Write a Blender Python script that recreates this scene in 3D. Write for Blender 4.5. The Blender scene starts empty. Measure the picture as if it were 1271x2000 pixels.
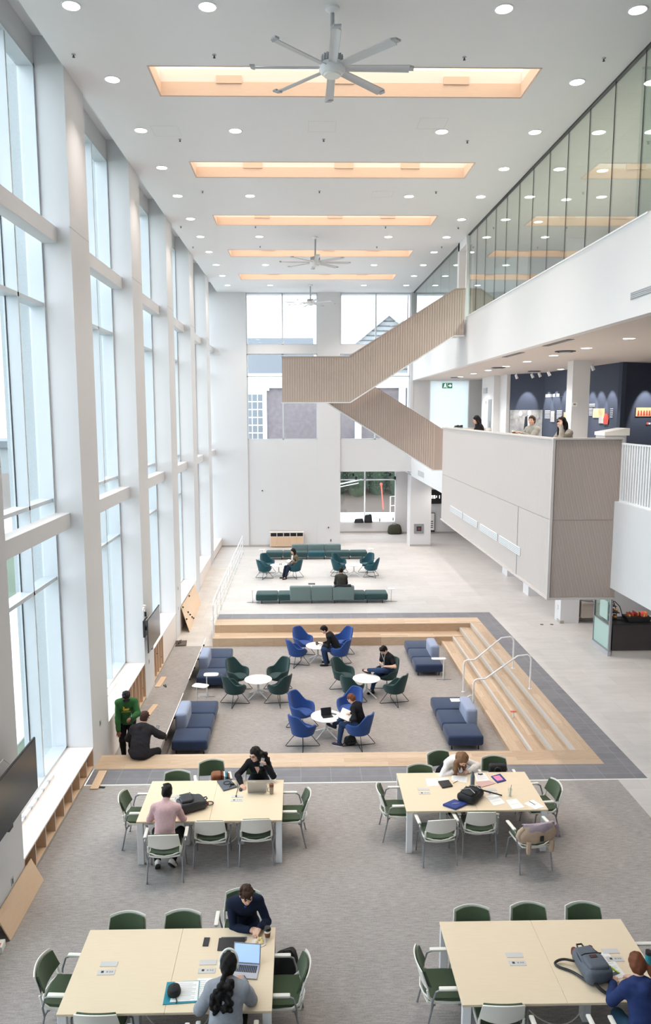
EXPO=0.92; SKY=2.8; LAMP=2.0
import bpy, bmesh, math, random
import numpy as np
from mathutils import Vector, Matrix, Euler
random.seed(7)
C = bpy.context.scene.collection
PI = math.pi
S = bpy.context.scene

# ------------------------------------------------------------------ materials
def lin(c):
    r = []
    for v in c:
        v = v/255.0
        r.append(v/12.92 if v <= .04045 else ((v+.055)/1.055)**2.4)
    return (r[0], r[1], r[2], 1)

MATS = {}
def base(name):
    m = bpy.data.materials.new(name); m.use_nodes = True
    nt = m.node_tree
    b = nt.nodes['Principled BSDF']
    return m, nt, b

def mat(name, col, rough=.6, metal=0, var=.06, scale=6, bump=0, bscale=60, spec=.5, stretch=None, sheen=0, coat=0):
    if name in MATS: return MATS[name]
    m, nt, b = base(name)
    b.inputs['Roughness'].default_value = rough
    b.inputs['Metallic'].default_value = metal
    b.inputs['Specular IOR Level'].default_value = spec
    if sheen: b.inputs['Sheen Weight'].default_value = sheen
    if coat: b.inputs['Coat Weight'].default_value = coat
    tc = nt.nodes.new('ShaderNodeTexCoord')
    mp = nt.nodes.new('ShaderNodeMapping')
    nt.links.new(tc.outputs['Object'], mp.inputs[0])
    if stretch: mp.inputs['Scale'].default_value = stretch
    nz = nt.nodes.new('ShaderNodeTexNoise'); nz.inputs['Scale'].default_value = scale; nz.inputs['Detail'].default_value = 4
    nt.links.new(mp.outputs[0], nz.inputs['Vector'])
    mx = nt.nodes.new('ShaderNodeMix'); mx.data_type = 'RGBA'
    c = lin(col)
    mx.inputs[6].default_value = tuple(max(0, v*(1-var)) for v in c[:3])+(1,)
    mx.inputs[7].default_value = tuple(min(1, v*(1+var)) for v in c[:3])+(1,)
    nt.links.new(nz.outputs['Fac'], mx.inputs[0])
    nt.links.new(mx.outputs[2], b.inputs['Base Color'])
    if bump:
        n2 = nt.nodes.new('ShaderNodeTexNoise'); n2.inputs['Scale'].default_value = bscale; n2.inputs['Detail'].default_value = 3
        nt.links.new(mp.outputs[0], n2.inputs['Vector'])
        bp = nt.nodes.new('ShaderNodeBump'); bp.inputs['Strength'].default_value = bump; bp.inputs['Distance'].default_value = .01
        nt.links.new(n2.outputs['Fac'], bp.inputs['Height']); nt.links.new(bp.outputs[0], b.inputs['Normal'])
    MATS[name] = m
    return m

def emis(name, col, strength):
    if name in MATS: return MATS[name]
    m, nt, b = base(name)
    b.inputs['Base Color'].default_value = lin(col)
    b.inputs['Emission Color'].default_value = lin(col)
    b.inputs['Emission Strength'].default_value = strength
    MATS[name] = m
    return m

def tiles(name, c1, c2, cm, bw, rh, mortar=.004, rot=0, rough=.5, off=.5, var=.5, noise=3, bump=.0, grain=None, spec=.5, namt=.12):
    m, nt, b = base(name)
    tc = nt.nodes.new('ShaderNodeTexCoord'); mp = nt.nodes.new('ShaderNodeMapping')
    mp.inputs['Rotation'].default_value = (0, 0, rot)
    nt.links.new(tc.outputs['Object'], mp.inputs[0])
    br = nt.nodes.new('ShaderNodeTexBrick')
    br.inputs['Scale'].default_value = 1; br.inputs['Brick Width'].default_value = bw; br.inputs['Row Height'].default_value = rh
    br.inputs['Mortar Size'].default_value = mortar; br.inputs['Mortar Smooth'].default_value = .1; br.offset = off
    br.inputs['Color1'].default_value = lin(c1); br.inputs['Color2'].default_value = lin(c2); br.inputs['Mortar'].default_value = lin(cm)
    nt.links.new(mp.outputs[0], br.inputs['Vector'])
    nz = nt.nodes.new('ShaderNodeTexNoise'); nz.inputs['Scale'].default_value = noise; nz.inputs['Detail'].default_value = 6
    mp2 = nt.nodes.new('ShaderNodeMapping'); nt.links.new(mp.outputs[0], mp2.inputs[0])
    if grain: mp2.inputs['Scale'].default_value = grain
    nt.links.new(mp2.outputs[0], nz.inputs['Vector'])
    rr = nt.nodes.new('ShaderNodeMapRange'); rr.inputs['From Min'].default_value = .3; rr.inputs['From Max'].default_value = .7
    rr.inputs['To Min'].default_value = 1-namt; rr.inputs['To Max'].default_value = 1+namt
    nt.links.new(nz.outputs['Fac'], rr.inputs['Value'])
    mx = nt.nodes.new('ShaderNodeVectorMath'); mx.operation = 'SCALE'
    nt.links.new(br.outputs['Color'], mx.inputs[0]); nt.links.new(rr.outputs[0], mx.inputs['Scale'])
    nt.links.new(mx.outputs[0], b.inputs['Base Color'])
    b.inputs['Roughness'].default_value = rough; b.inputs['Specular IOR Level'].default_value = spec
    MATS[name] = m
    return m

def carpet(name, ca, cb, cc):
    m, nt, b = base(name)
    tc = nt.nodes.new('ShaderNodeTexCoord')
    def noise(scl, sx, sy, det=3):
        mp = nt.nodes.new('ShaderNodeMapping'); mp.inputs['Scale'].default_value = (sx, sy, 1)
        nt.links.new(tc.outputs['Object'], mp.inputs[0])
        n = nt.nodes.new('ShaderNodeTexNoise'); n.inputs['Scale'].default_value = scl; n.inputs['Detail'].default_value = det
        nt.links.new(mp.outputs[0], n.inputs['Vector']); return n
    n1 = noise(7, 1, 7); n2 = noise(45, 1.2, 1.6); n3 = noise(1.1, 1, 1)
    r1 = nt.nodes.new('ShaderNodeValToRGB')
    r1.color_ramp.elements[0].position = .33; r1.color_ramp.elements[0].color = lin(ca)
    r1.color_ramp.elements[1].position = .67; r1.color_ramp.elements[1].color = lin(cb)
    nt.links.new(n1.outputs['Fac'], r1.inputs[0])
    m1 = nt.nodes.new('ShaderNodeMix'); m1.data_type = 'RGBA'; m1.inputs[7].default_value = lin(cc)
    r2 = nt.nodes.new('ShaderNodeMapRange'); r2.inputs['From Min'].default_value = .45; r2.inputs['From Max'].default_value = .75; r2.inputs['To Max'].default_value = .8
    nt.links.new(n2.outputs['Fac'], r2.inputs['Value'])
    nt.links.new(r2.outputs[0], m1.inputs[0]); nt.links.new(r1.outputs[0], m1.inputs[6])
    sc = nt.nodes.new('ShaderNodeVectorMath'); sc.operation = 'SCALE'
    r3 = nt.nodes.new('ShaderNodeMapRange'); r3.inputs['From Min'].default_value = .3; r3.inputs['From Max'].default_value = .7
    r3.inputs['To Min'].default_value = .95; r3.inputs['To Max'].default_value = 1.05
    nt.links.new(n3.outputs['Fac'], r3.inputs['Value']); nt.links.new(r3.outputs[0], sc.inputs['Scale'])
    nt.links.new(m1.outputs[2], sc.inputs[0]); nt.links.new(sc.outputs[0], b.inputs['Base Color'])
    b.inputs['Roughness'].default_value = .95; b.inputs['Specular IOR Level'].default_value = .15
    bp = nt.nodes.new('ShaderNodeBump'); bp.inputs['Strength'].default_value = .35; bp.inputs['Distance'].default_value = .006
    nt.links.new(n2.outputs['Fac'], bp.inputs['Height']); nt.links.new(bp.outputs[0], b.inputs['Normal'])
    MATS[name] = m; return m

def glass(name, tint, ior=1.5, extra=0.0, gl=1.0):
    m = bpy.data.materials.new(name); m.use_nodes = True; nt = m.node_tree
    nt.nodes.remove(nt.nodes['Principled BSDF']); out = nt.nodes['Material Output']
    tr = nt.nodes.new('ShaderNodeBsdfTransparent'); tr.inputs[0].default_value = tuple(tint)+(1,)
    go = nt.nodes.new('ShaderNodeBsdfGlossy'); go.inputs['Roughness'].default_value = .0; go.inputs[0].default_value = (gl, gl, gl, 1)
    fr = nt.nodes.new('ShaderNodeFresnel')
    ge = nt.nodes.new('ShaderNodeNewGeometry'); mr = nt.nodes.new('ShaderNodeMapRange')   # same index on both faces of the pane
    mr.inputs['To Min'].default_value = ior; mr.inputs['To Max'].default_value = 1/ior
    nt.links.new(ge.outputs['Backfacing'], mr.inputs['Value']); nt.links.new(mr.outputs[0], fr.inputs[0])
    mt = nt.nodes.new('ShaderNodeMath'); mt.operation = 'ADD'; mt.use_clamp = True; mt.inputs[1].default_value = extra
    nt.links.new(fr.outputs[0], mt.inputs[0])
    mx = nt.nodes.new('ShaderNodeMixShader')
    nt.links.new(mt.outputs[0], mx.inputs[0]); nt.links.new(tr.outputs[0], mx.inputs[1]); nt.links.new(go.outputs[0], mx.inputs[2])
    nt.links.new(mx.outputs[0], out.inputs[0])
    MATS[name] = m; return m

def M(n): return MATS[n]
def sm(pts, it=2):
    # corner cutting: turns a coarse path into a smooth one
    p=[Vector(q) for q in pts]
    for _ in range(it):
        r=[p[0]]
        for a,b in zip(p[:-1],p[1:]): r+=[a.lerp(b,.25),a.lerp(b,.75)]
        p=r+[p[-1]]
    return p

# ------------------------------------------------------------------ mesh builder
class MB:
    def __init__(s): s.v = []; s.f = []; s.sm = []
    def add(s, vs, fs, smooth=False, mtx=None):
        o = len(s.v)
        if mtx is not None: vs = [tuple(mtx @ Vector(v)) for v in vs]
        s.v += [tuple(v) for v in vs]
        for f in fs: s.f.append(tuple(i+o for i in f)); s.sm.append(smooth)
        return s
    def box(s, x0, x1, y0, y1, z0, z1, mtx=None):
        vs = [(x0,y0,z0),(x1,y0,z0),(x1,y1,z0),(x0,y1,z0),(x0,y0,z1),(x1,y0,z1),(x1,y1,z1),(x0,y1,z1)]
        return s.add(vs, [(0,3,2,1),(4,5,6,7),(0,1,5,4),(1,2,6,5),(2,3,7,6),(3,0,4,7)], False, mtx)
    def rbox(s, x0, x1, y0, y1, z0, z1, r=.02, seg=3, mtx=None, smooth=True):
        bm = bmesh.new(); bmesh.ops.create_cube(bm, size=1)
        for v in bm.verts:
            v.co = Vector(((x0+x1)/2+v.co.x*(x1-x0), (y0+y1)/2+v.co.y*(y1-y0), (z0+z1)/2+v.co.z*(z1-z0)))
        bmesh.ops.bevel(bm, geom=bm.edges[:], offset=r, segments=seg, profile=.5, affect='EDGES')
        bm.verts.index_update()
        s.add([v.co[:] for v in bm.verts], [[v.index for v in f.verts] for f in bm.faces], smooth, mtx); bm.free(); return s
    def prism(s, poly, axis, a, b, mtx=None):
        # poly: list of 2D points; axis 'x': (y,z), 'y': (x,z), 'z': (x,y)
        n = len(poly)
        def p(q, d): return (d,q[0],q[1]) if axis == 'x' else ((q[0],d,q[1]) if axis == 'y' else (q[0],q[1],d))
        vs = [p(q,a) for q in poly]+[p(q,b) for q in poly]
        fs = [tuple(range(n))[::-1], tuple(range(n,2*n))]+[(i,(i+1)%n,n+(i+1)%n,n+i) for i in range(n)]
        return s.add(vs, fs, False, mtx)
    def tube(s, pts, r, n=8, cap=True, closed=False, mtx=None):
        pts = [Vector(p) for p in pts]; rs = r if isinstance(r, (list, tuple)) else [r]*len(pts)
        vs = []; N = len(pts); up = None
        for i, p in enumerate(pts):
            a = pts[(i-1) % N] if (closed or i > 0) else p
            b = pts[(i+1) % N] if (closed or i < N-1) else p
            t = (b-a).normalized() if (b-a).length > 1e-9 else Vector((0,0,1))
            if up is None:
                up = Vector((0,0,1)) if abs(t.z) < .9 else Vector((1,0,0))
            u = (up-t*up.dot(t))
            u = u.normalized() if u.length > 1e-6 else t.orthogonal().normalized()
            up = u; w = t.cross(u)
            for k in range(n):
                an = 2*PI*k/n; vs.append(p+(u*math.cos(an)+w*math.sin(an))*rs[i])
        fs = []
        for i in range(N if closed else N-1):
            j = (i+1) % N
            for k in range(n):
                fs.append((i*n+k, i*n+(k+1) % n, j*n+(k+1) % n, j*n+k))
        if cap and not closed:
            fs.append(tuple(range(n))[::-1]); fs.append(tuple((N-1)*n+k for k in range(n)))
        return s.add(vs, fs, True, mtx)
    def lathe(s, prof, n=24, mtx=None, smooth=True, cap=True):
        vs = []; fs = []
        for (r, z) in prof:
            for k in range(n):
                a = 2*PI*k/n; vs.append((r*math.cos(a), r*math.sin(a), z))
        for i in range(len(prof)-1):
            for k in range(n): fs.append((i*n+k, i*n+(k+1)%n, (i+1)*n+(k+1)%n, (i+1)*n+k))
        if cap: fs.append(tuple(range(n))[::-1]); fs.append(tuple((len(prof)-1)*n+k for k in range(n)))
        return s.add(vs, fs, smooth, mtx)
    def cyl(s, c, r, z0, z1, n=24, mtx=None): 
        m = Matrix.Translation((c[0], c[1], 0))
        return s.lathe([(r,z0),(r,z1)], n, (mtx @ m) if mtx is not None else m)
    def sphere(s, c, r, n=14, mtx=None):
        rx, ry, rz = r if isinstance(r, (tuple, list)) else (r, r, r)
        vs = []; fs = []; L = n//2+1
        for i in range(L+1):
            th = PI*i/L
            for k in range(n):
                a = 2*PI*k/n; vs.append((c[0]+rx*math.sin(th)*math.cos(a), c[1]+ry*math.sin(th)*math.sin(a), c[2]+rz*math.cos(th)))
        for i in range(L):
            for k in range(n): fs.append((i*n+k, (i+1)*n+k, (i+1)*n+(k+1)%n, i*n+(k+1)%n))
        return s.add(vs, fs, True, mtx)
    def grid(s, fn, nu, nv, thick=0, smooth=True, mtx=None):
        # fn(u,v)->point for u,v in 0..1 ; optional thickness along normals
        P = [[Vector(fn(i/nu, j/nv)) for j in range(nv+1)] for i in range(nu+1)]
        vs = [p for row in P for p in row]; w = nv+1; fs = []
        for i in range(nu):
            for j in range(nv): fs.append((i*w+j, (i+1)*w+j, (i+1)*w+j+1, i*w+j+1))
        if thick:
            back = []
            for i in range(nu+1):
                for j in range(nv+1):
                    a = P[min(i+1,nu)][j]-P[max(i-1,0)][j]; b = P[i][min(j+1,nv)]-P[i][max(j-1,0)]
                    nr = a.cross(b); nr = nr.normalized() if nr.length > 1e-9 else Vector((0,0,1))
                    back.append(P[i][j]-nr*thick)
            o = len(vs); vs = vs+back
            fs += [tuple(o+i for i in f[::-1]) for f in fs]
            ring = [i*w for i in range(nu+1)]+[nu*w+j for j in range(1,nv+1)]+[i*w+nv for i in range(nu-1,-1,-1)]+[j for j in range(nv-1,0,-1)]
            for k in range(len(ring)):
                a, b = ring[k], ring[(k+1) % len(ring)]
                fs.append((b, a, a+o, b+o))
        return s.add(vs, fs, smooth, mtx)
    def build(s, name, m, parent=None, fixn=True, bevel=0):
        me = bpy.data.meshes.new(name)
        me.from_pydata(s.v, [], s.f)
        me.polygons.foreach_set('use_smooth', s.sm)
        if fixn:
            bm = bmesh.new(); bm.from_mesh(me); bmesh.ops.recalc_face_normals(bm, faces=bm.faces[:]); bm.to_mesh(me); bm.free()
        if any(s.sm):
            try: me.set_sharp_from_angle(angle=math.radians(42))
            except Exception: pass
        me.update()
        o = bpy.data.objects.new(name, me); C.objects.link(o)
        me.materials.append(M(m) if isinstance(m, str) else m)
        if parent is not None: o.parent = parent
        if bevel:
            bv = o.modifiers.new('edge', 'BEVEL'); bv.width = bevel; bv.segments = 2; bv.limit_method = 'ANGLE'
        return o

def struct(name, mb, m, parent=None):
    o = mb.build(name, m, parent)
    if parent is None: o['kind'] = 'structure'
    return o
def thing(name, label, cat, loc=(0,0,0), rz=0, group=None):
    o = bpy.data.objects.new(name, None); C.objects.link(o); o.empty_display_size = .1
    o.location = loc; o.rotation_euler = (0,0,rz); o['label'] = label; o['category'] = cat
    if group: o['group'] = group
    return o
def tag(o, label, cat, group=None, kind=None):
    o['label'] = label; o['category'] = cat
    if group: o['group'] = group
    if kind: o['kind'] = kind
    return o
def kids(o): return [c for c in o.children]
def copy_tree(o, label, loc, rz, group=None):
    def rec(q, par):
        c = q.copy(); C.objects.link(c)
        if par is not None: c.parent = par
        for ch in list(q.children): rec(ch, c)
        return c
    c = rec(o, None); c.location = loc; c.rotation_euler = (0,0,rz); c['label'] = label
    if group: c['group'] = group
    return c
ORD = ['first','second','third','fourth','fifth','sixth','seventh','eighth','ninth','tenth','eleventh','twelfth','thirteenth','fourteenth']
def T(x,y,z): return Matrix.Translation((x,y,z))
def RZ(a): return Matrix.Rotation(a,4,'Z')
def RX(a): return Matrix.Rotation(a,4,'X')
def RY(a): return Matrix.Rotation(a,4,'Y')

# ------------------------------------------------------------------ palette
mat('wall_white', (216,215,216), .65, var=.012, scale=2)
mat('ceiling_white', (233,232,233), .8, var=.012, scale=2)
mat('ceiling_tile_beige', (205,196,190), .85, var=.02, scale=3)
mat('white_metal', (235,235,236), .35, var=.01)
mat('aluminium', (206,211,215), .42, metal=.15, var=.02)
mat('grey_metal', (150,152,156), .38, metal=.5, var=.03)
mat('dark_metal', (34,35,38), .4, var=.05)
mat('chrome', (215,215,215), .15, metal=1, var=.01)
mat('black_plastic', (22,22,24), .4, var=.08)
mat('white_plastic', (236,235,230), .4, var=.01)
mat('cream_plastic', (238,235,226), .45, var=.012)
mat('grey_plastic', (176,178,182), .5, var=.02)
mat('maple', (232,213,184), .5, var=.05, scale=5, stretch=(1,14,14))
mat('maple_side', (214,190,158), .55, var=.06, scale=6, stretch=(10,1,10))
mat('bench_white', (238,226,220), .5, var=.015, scale=4)
mat('plywood', (216,186,156), .6, var=.07, scale=5, stretch=(10,1.2,6))
mat('peach_wood', (228,204,189), .6, var=.06, scale=6, stretch=(1,10,10))
mat('slat_gap', (186,168,157), .7, var=.015)
mat('slat_wood', (202,185,174), .6, var=.015, scale=7, stretch=(12,12,1))
mat('pale_slat', (209,200,196), .6, var=.04, scale=7, stretch=(12,12,1))
mat('riser_grey', (196,190,184), .5, var=.03)
mat('seat_green', (64,82,56), .9, var=.12, scale=90, bump=.2, bscale=500, sheen=.2)
mat('fabric_blue', (30,70,138), .9, var=.12, scale=60, bump=.2, bscale=400, sheen=.2)
mat('fabric_pine', (24,58,58), .9, var=.14, scale=60, bump=.2, bscale=400, sheen=.2)
mat('fabric_teal', (18,72,84), .9, var=.14, scale=60, bump=.2, bscale=400, sheen=.2)
mat('fabric_navy', (32,49,80), .9, var=.12, scale=60, bump=.2, bscale=400, sheen=.2)
mat('fabric_lightblue', (140,150,175), .9, var=.1, scale=80, bump=.2, bscale=400, sheen=.2)
mat('fabric_sage', (104,124,124), .9, var=.1, scale=80, bump=.2, bscale=400, sheen=.2)
mat('fabric_slateteal', (34,66,68), .9, var=.12, scale=60, bump=.2, bscale=400, sheen=.2)
mat('gallery_navy', (56,64,82), .75, var=.06, scale=3)
mat('screen_black', (38,40,46), .22, var=.02, spec=.6)
mat('paper', (244,243,240), .7, var=.01)
mat('tile_base', (176,170,164), .6, var=.04)
tiles('stone_floor', (204,199,196), (197,192,189), (182,177,174), 1.2, .6, .004, rot=0, rough=.42, noise=1.6, namt=.05, grain=(1,3,1), spec=.4)
tiles('ring_tile', (124,123,128), (116,115,121), (150,149,152), .6, .3, .004, rough=.6, off=0, noise=4, namt=.08)
tiles('ramp_tile', (204,196,188), (196,188,180), (178,170,164), .6, .3, .004, rough=.5, noise=2, namt=.05)
tiles('plank_x', (204,180,154), (182,155,129), (156,130,106), 1.8, .16, .0015, rough=.5, noise=4, namt=.12, grain=(1,14,14))
tiles('plank_y', (204,180,154), (182,155,129), (156,130,106), 1.8, .16, .0015, rot=PI/2, rough=.5, noise=4, namt=.12, grain=(1,14,14))
tiles('brick_red', (106,88,90), (94,80,84), (124,114,116), .24, .075, .008, rough=.9, noise=3, namt=.15)
tiles('pier_stone', (176,180,181), (170,174,176), (150,154,156), 1.2, .6, .004, rough=.9, noise=30, namt=.08)
tiles('grid_ceiling', (206,200,194), (202,196,190), (184,178,172), .61, .61, .008, off=0, rough=.9, noise=8, namt=.03)
carpet('carpet_grey', (144,138,135), (170,164,161), (181,176,173))
carpet('carpet_pit', (140,134,131), (165,158,154), (176,170,166))
glass('window_glass', (.93,.965,.975), 1.45)
glass('clear_glass', (.97,.99,.99), 1.4)
glass('green_glass', (.80,.885,.85), 1.5, .14)
glass('cafe_glass', (.72,.90,.86), 1.5)
glass('bottle_glass', (.93,.96,.97), 1.4)
emis('lamp_face', (255,250,242), 9)
emis('sky_panel', (255,240,216), .82)
mat('grass', (74,88,62), .95, var=.3, scale=8)
mat('hedge', (66,80,62), .95, var=.35, scale=20)
mat('snow', (244,246,248), .8, var=.02)
mat('mulch', (100,88,80), .95, var=.3, scale=14)
mat('roof_slate', (98,101,106), .85, var=.08, scale=10)
mat('hoarding_orange', (214,92,78), .6, var=.05)

def frosted(name):
    m=bpy.data.materials.new(name); m.use_nodes=True; nt=m.node_tree; nt.nodes.remove(nt.nodes['Principled BSDF']); out=nt.nodes['Material Output']
    a=nt.nodes.new('ShaderNodeBsdfTranslucent'); a.inputs[0].default_value=(.88,.93,.94,1); b=nt.nodes.new('ShaderNodeBsdfDiffuse'); b.inputs[0].default_value=(.85,.88,.88,1)
    x=nt.nodes.new('ShaderNodeMixShader'); x.inputs[0].default_value=.45; nt.links.new(a.outputs[0],x.inputs[1]); nt.links.new(b.outputs[0],x.inputs[2]); nt.links.new(x.outputs[0],out.inputs[0]); MATS[name]=m
frosted('frosted_glass')

mat('module_grey',(206,204,202),.5,var=.01)
# ================================================================== CAMERA / WORLD
cam = bpy.data.cameras.new('camera'); co = bpy.data.objects.new('camera', cam); C.objects.link(co)
f_px, ppx, yaw, pitch, roll = 1441.8, 611.13, -.018425, .133617, -.002425
cam.sensor_fit = 'AUTO'; cam.sensor_width = 36; cam.lens = f_px/2000*36
cam.shift_x = (635.5-ppx)/2000; cam.clip_end = 400
Bm = Matrix(((1,0,0),(0,0,-1),(0,1,0)))
cyw, syw = math.cos(yaw), math.sin(yaw); cp_, sp_ = math.cos(pitch), math.sin(pitch); cr_, sr_ = math.cos(roll), math.sin(roll)
Rw2c = Matrix(((cr_,-sr_,0),(sr_,cr_,0),(0,0,1))) @ Matrix(((1,0,0),(0,cp_,-sp_),(0,sp_,cp_))) @ Bm @ Matrix(((cyw,syw,0),(-syw,cyw,0),(0,0,1)))
Rc = Rw2c.transposed() @ Matrix(((1,0,0),(0,-1,0),(0,0,-1)))
co.matrix_world = Matrix.Translation((0,0,7.15)) @ Rc.to_4x4()
S.camera = co
S.view_settings.view_transform = 'Standard'; S.view_settings.look = 'None'; S.view_settings.gamma = 1
S.view_settings.use_curve_mapping = False
S.view_settings.exposure = EXPO
w = bpy.data.worlds.new('overcast_sky'); S.world = w; w.use_nodes = True
wn = w.node_tree; bg = wn.nodes['Background']
tcw = wn.nodes.new('ShaderNodeTexCoord'); sep = wn.nodes.new('ShaderNodeSeparateXYZ')
wn.links.new(tcw.outputs['Generated'], sep.inputs[0])
rmp = wn.nodes.new('ShaderNodeValToRGB'); rmp.color_ramp.elements[0].position = .0; rmp.color_ramp.elements[0].color = (.82,.88,.93,1)
rmp.color_ramp.elements[1].position = .6; rmp.color_ramp.elements[1].color = (.86,.93,1,1)
wn.links.new(sep.outputs['Z'], rmp.inputs[0]); wn.links.new(rmp.outputs[0], bg.inputs[0])
bg.inputs[1].default_value = SKY
cy = S.cycles
cy.use_denoising = True
try: cy.denoiser = 'OPENIMAGEDENOISE'
except Exception: pass
cy.max_bounces = 8; cy.diffuse_bounces = 5; cy.glossy_bounces = 4; cy.transmission_bounces = 6; cy.transparent_max_bounces = 16
cy.caustics_reflective = False; cy.caustics_refractive = False
cy.sample_clamp_indirect = 6
cy.use_adaptive_sampling = True; cy.adaptive_threshold = .02

def portal(c, rot, sx, sy):
    l = bpy.data.lights.new('daylight_portal', 'AREA'); l.shape = 'RECTANGLE'; l.size = sx; l.size_y = sy
    l.cycles.is_portal = True
    o = bpy.data.objects.new('daylight_portal', l); C.objects.link(o); o.location = c; o.rotation_euler = rot
def spot(c, e, ang, blend, col, aim=None, r=.08):
    l = bpy.data.lights.new('downlight_or_fill_beam', 'SPOT'); l.energy = e; l.spot_size = ang; l.spot_blend = blend; l.color = col; l.shadow_soft_size = r
    o = bpy.data.objects.new('downlight_or_fill_beam', l); C.objects.link(o); o.location = c
    if aim is not None:
        o.rotation_euler = (Vector(aim)-Vector(c)).to_track_quat('-Z','Y').to_euler()
    return o

# ================================================================== SHELL
ZC = 13.31
Y0, Y1 = -2.6, 39.26
XW, XP, XG = -4.70, -4.18, -4.95        # inner wall, pilaster face, glass plane
# floors ------------------------------------------------------------
struct('floor', MB().box(-4.75, 6.22, Y0, 13.545, -.12, 0), 'carpet_grey')
struct('floor', MB().box(6.22, 15, Y0, 13.545, -.12, 0).box(6.83, 15, 13.545, 25.8, -.12, 0).box(-2.9, 15, 25.8, 46, -.12, 0)
       .box(-4.75, -2.9, 34.0, 39.4, -.12, 0), 'stone_floor')
struct('trim_1', MB().box(-4.18, 6.83, 13.54, 13.575, -.02, .004), 'white_plastic')   # pale threshold strip
rt = MB().box(-4.18, 6.83, 13.575, 14.2, -.12, 0).box(6.2, 6.83, 14.2, 25.12, -.12, 0).box(-2.9, 6.83, 25.12, 25.8, -.12, 0)
struct('floor', rt, 'ring_tile')
struct('floor', MB().box(-4.75, 4.85, 14.83, 24.2, -.67, -.55), 'carpet_pit')
struct('floor', MB().prism([(23.85,-.549),(34,0),(34,-.12),(23.85,-.67)], 'x', -4.75, -2.9), 'ramp_tile')
# wooden seating steps ---------------------------------------------
nb = MB().box(-4.18, 6.22, 14.2, 14.83, -.55, .004)
struct('trim_2', nb, 'plank_x')
fb = MB().box(-2.9, 6.22, 24.41, 25.12, -.55, .004).box(-2.9, 5.45, 23.78, 24.41, -.55, -.265)
struct('trim_3', fb, 'plank_x')
st = MB().box(5.82, 6.22, 14.83, 24.41, -.55, .004)
struct('trim_4', st, 'plank_y')
xs = [5.82, 5.45, 5.09, 4.72]
for i in range(3):
    z = -.1375*(i+1)
    struct('trim_%d' % (5+i), MB().box(xs[i+1], xs[i], 14.83, 24.41 if i == 0 else 23.78 if i == 2 else 24.0, -.55, z), 'plank_y')
for i in range(3):
    z = -.1375*i
    struct('trim_%d' % (8+i), MB().box(xs[i]-.006, xs[i]+.0, 14.83, 24.4 if i < 2 else 23.9, z-.075, z+.003)
           .box(xs[i]-.006, xs[i]+.05, 14.83, 24.4 if i < 2 else 23.9, z+.002, z+.007), 'riser_grey')
# wall behind the camera, right, roof --------------------------------
struct('wall_back', MB().box(-5.0, 15.2, Y0-.2, Y0, -.2, 14.2), 'wall_white')
struct('wall_right', MB().box(15, 15.2, Y0, 46, -.2, 14.2), 'wall_white')
# ceiling with five skylight slots -----------------------------------
SK = [(14.21+4.99*k, 15.46+4.99*k) for k in range(5)]
SK = [(14.21,15.46),(19.29,20.5),(24.27,25.5),(29.25,30.46),(34.18,35.58)]
SX0, SX1 = -2.68, 4.41
ce = MB(); y = Y0
for a, b in SK:
    ce.box(-4.19, 5.95, y, a, ZC, 13.8); ce.box(-4.19, SX0, a, b, ZC, 13.8); ce.box(SX1, 5.95, a, b, ZC, 13.8); y = b
ce.box(-4.19, 5.95, y, 39.4, ZC, 13.8)
ce.box(-5.0, -4.19, Y0, 39.4, 13.8, 14.1)
struct('ceiling', ce, 'ceiling_white')
struct('ceiling', MB().box(5.95, 15.2, Y0, 39.4, ZC+.002, 13.8), 'grid_ceiling')
struct('ceiling', MB().box(6.15, 15.2, 8, 39.3, 8.82, 8.9), 'ceiling_tile_beige')
struct('floor', MB().box(5.97, 15.2, 8, 39.3, 10.25, 10.4), 'carpet_grey')
struct('ceiling', MB().box(6.0, 15.2, 8, 46, 3.82, 3.9), 'ceiling_white')
struct('floor', MB().box(6.0, 15.2, 8, 39.2, 5.3, 5.45), 'stone_floor')
# roof over the rest
struct('ceiling', MB().box(-5.2, 15.2, Y0-.2, 39.6, 14.1, 14.3), 'ceiling_white')
# left wall: pilasters, header, beams, windows -------------------------
PY = [(-.75,.45),(4.2,5.42),(9.2,10.42),(14.2,15.42),(19.27,20.45),(24.3,25.45),(29.3,30.45),(34.3,35.45)]
lw = MB()
for a, b in PY: lw.box(-5.0, XP, a, b, -.6, 13.8)
struct('wall_left', lw, 'wall_white')
struct('wall_left', MB().box(-4.98, XW, Y0, 39.3, 13.33, 13.8).box(-4.98, XW, Y0, 39.3, -.6, .46), 'wall_white')
bays = [(Y0,-.75)]+[(PY[i][1], PY[i+1][0]) for i in range(len(PY)-1)]+[(35.45, 39.26)]
seam = MB()
for a, b in PY: seam.box(XP-.02, XP+.002, a, b, 10.532, 10.545)
struct('trim_11', seam, 'grey_plastic')
ti = 12
for i, (a, b) in enumerate(bays):
    if i == 0: continue
    struct('trim_%d' % ti, MB().rbox(XW, -4.43, a-.01, b+.01, 10.25, 10.54, .006, 1, smooth=False), 'wall_white'); ti += 1
    struct('trim_%d' % ti, MB().rbox(XW, -4.43, a-.01, b+.01, 4.95, 5.25, .006, 1, smooth=False), 'wall_white'); ti += 1
WN = 0
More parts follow.
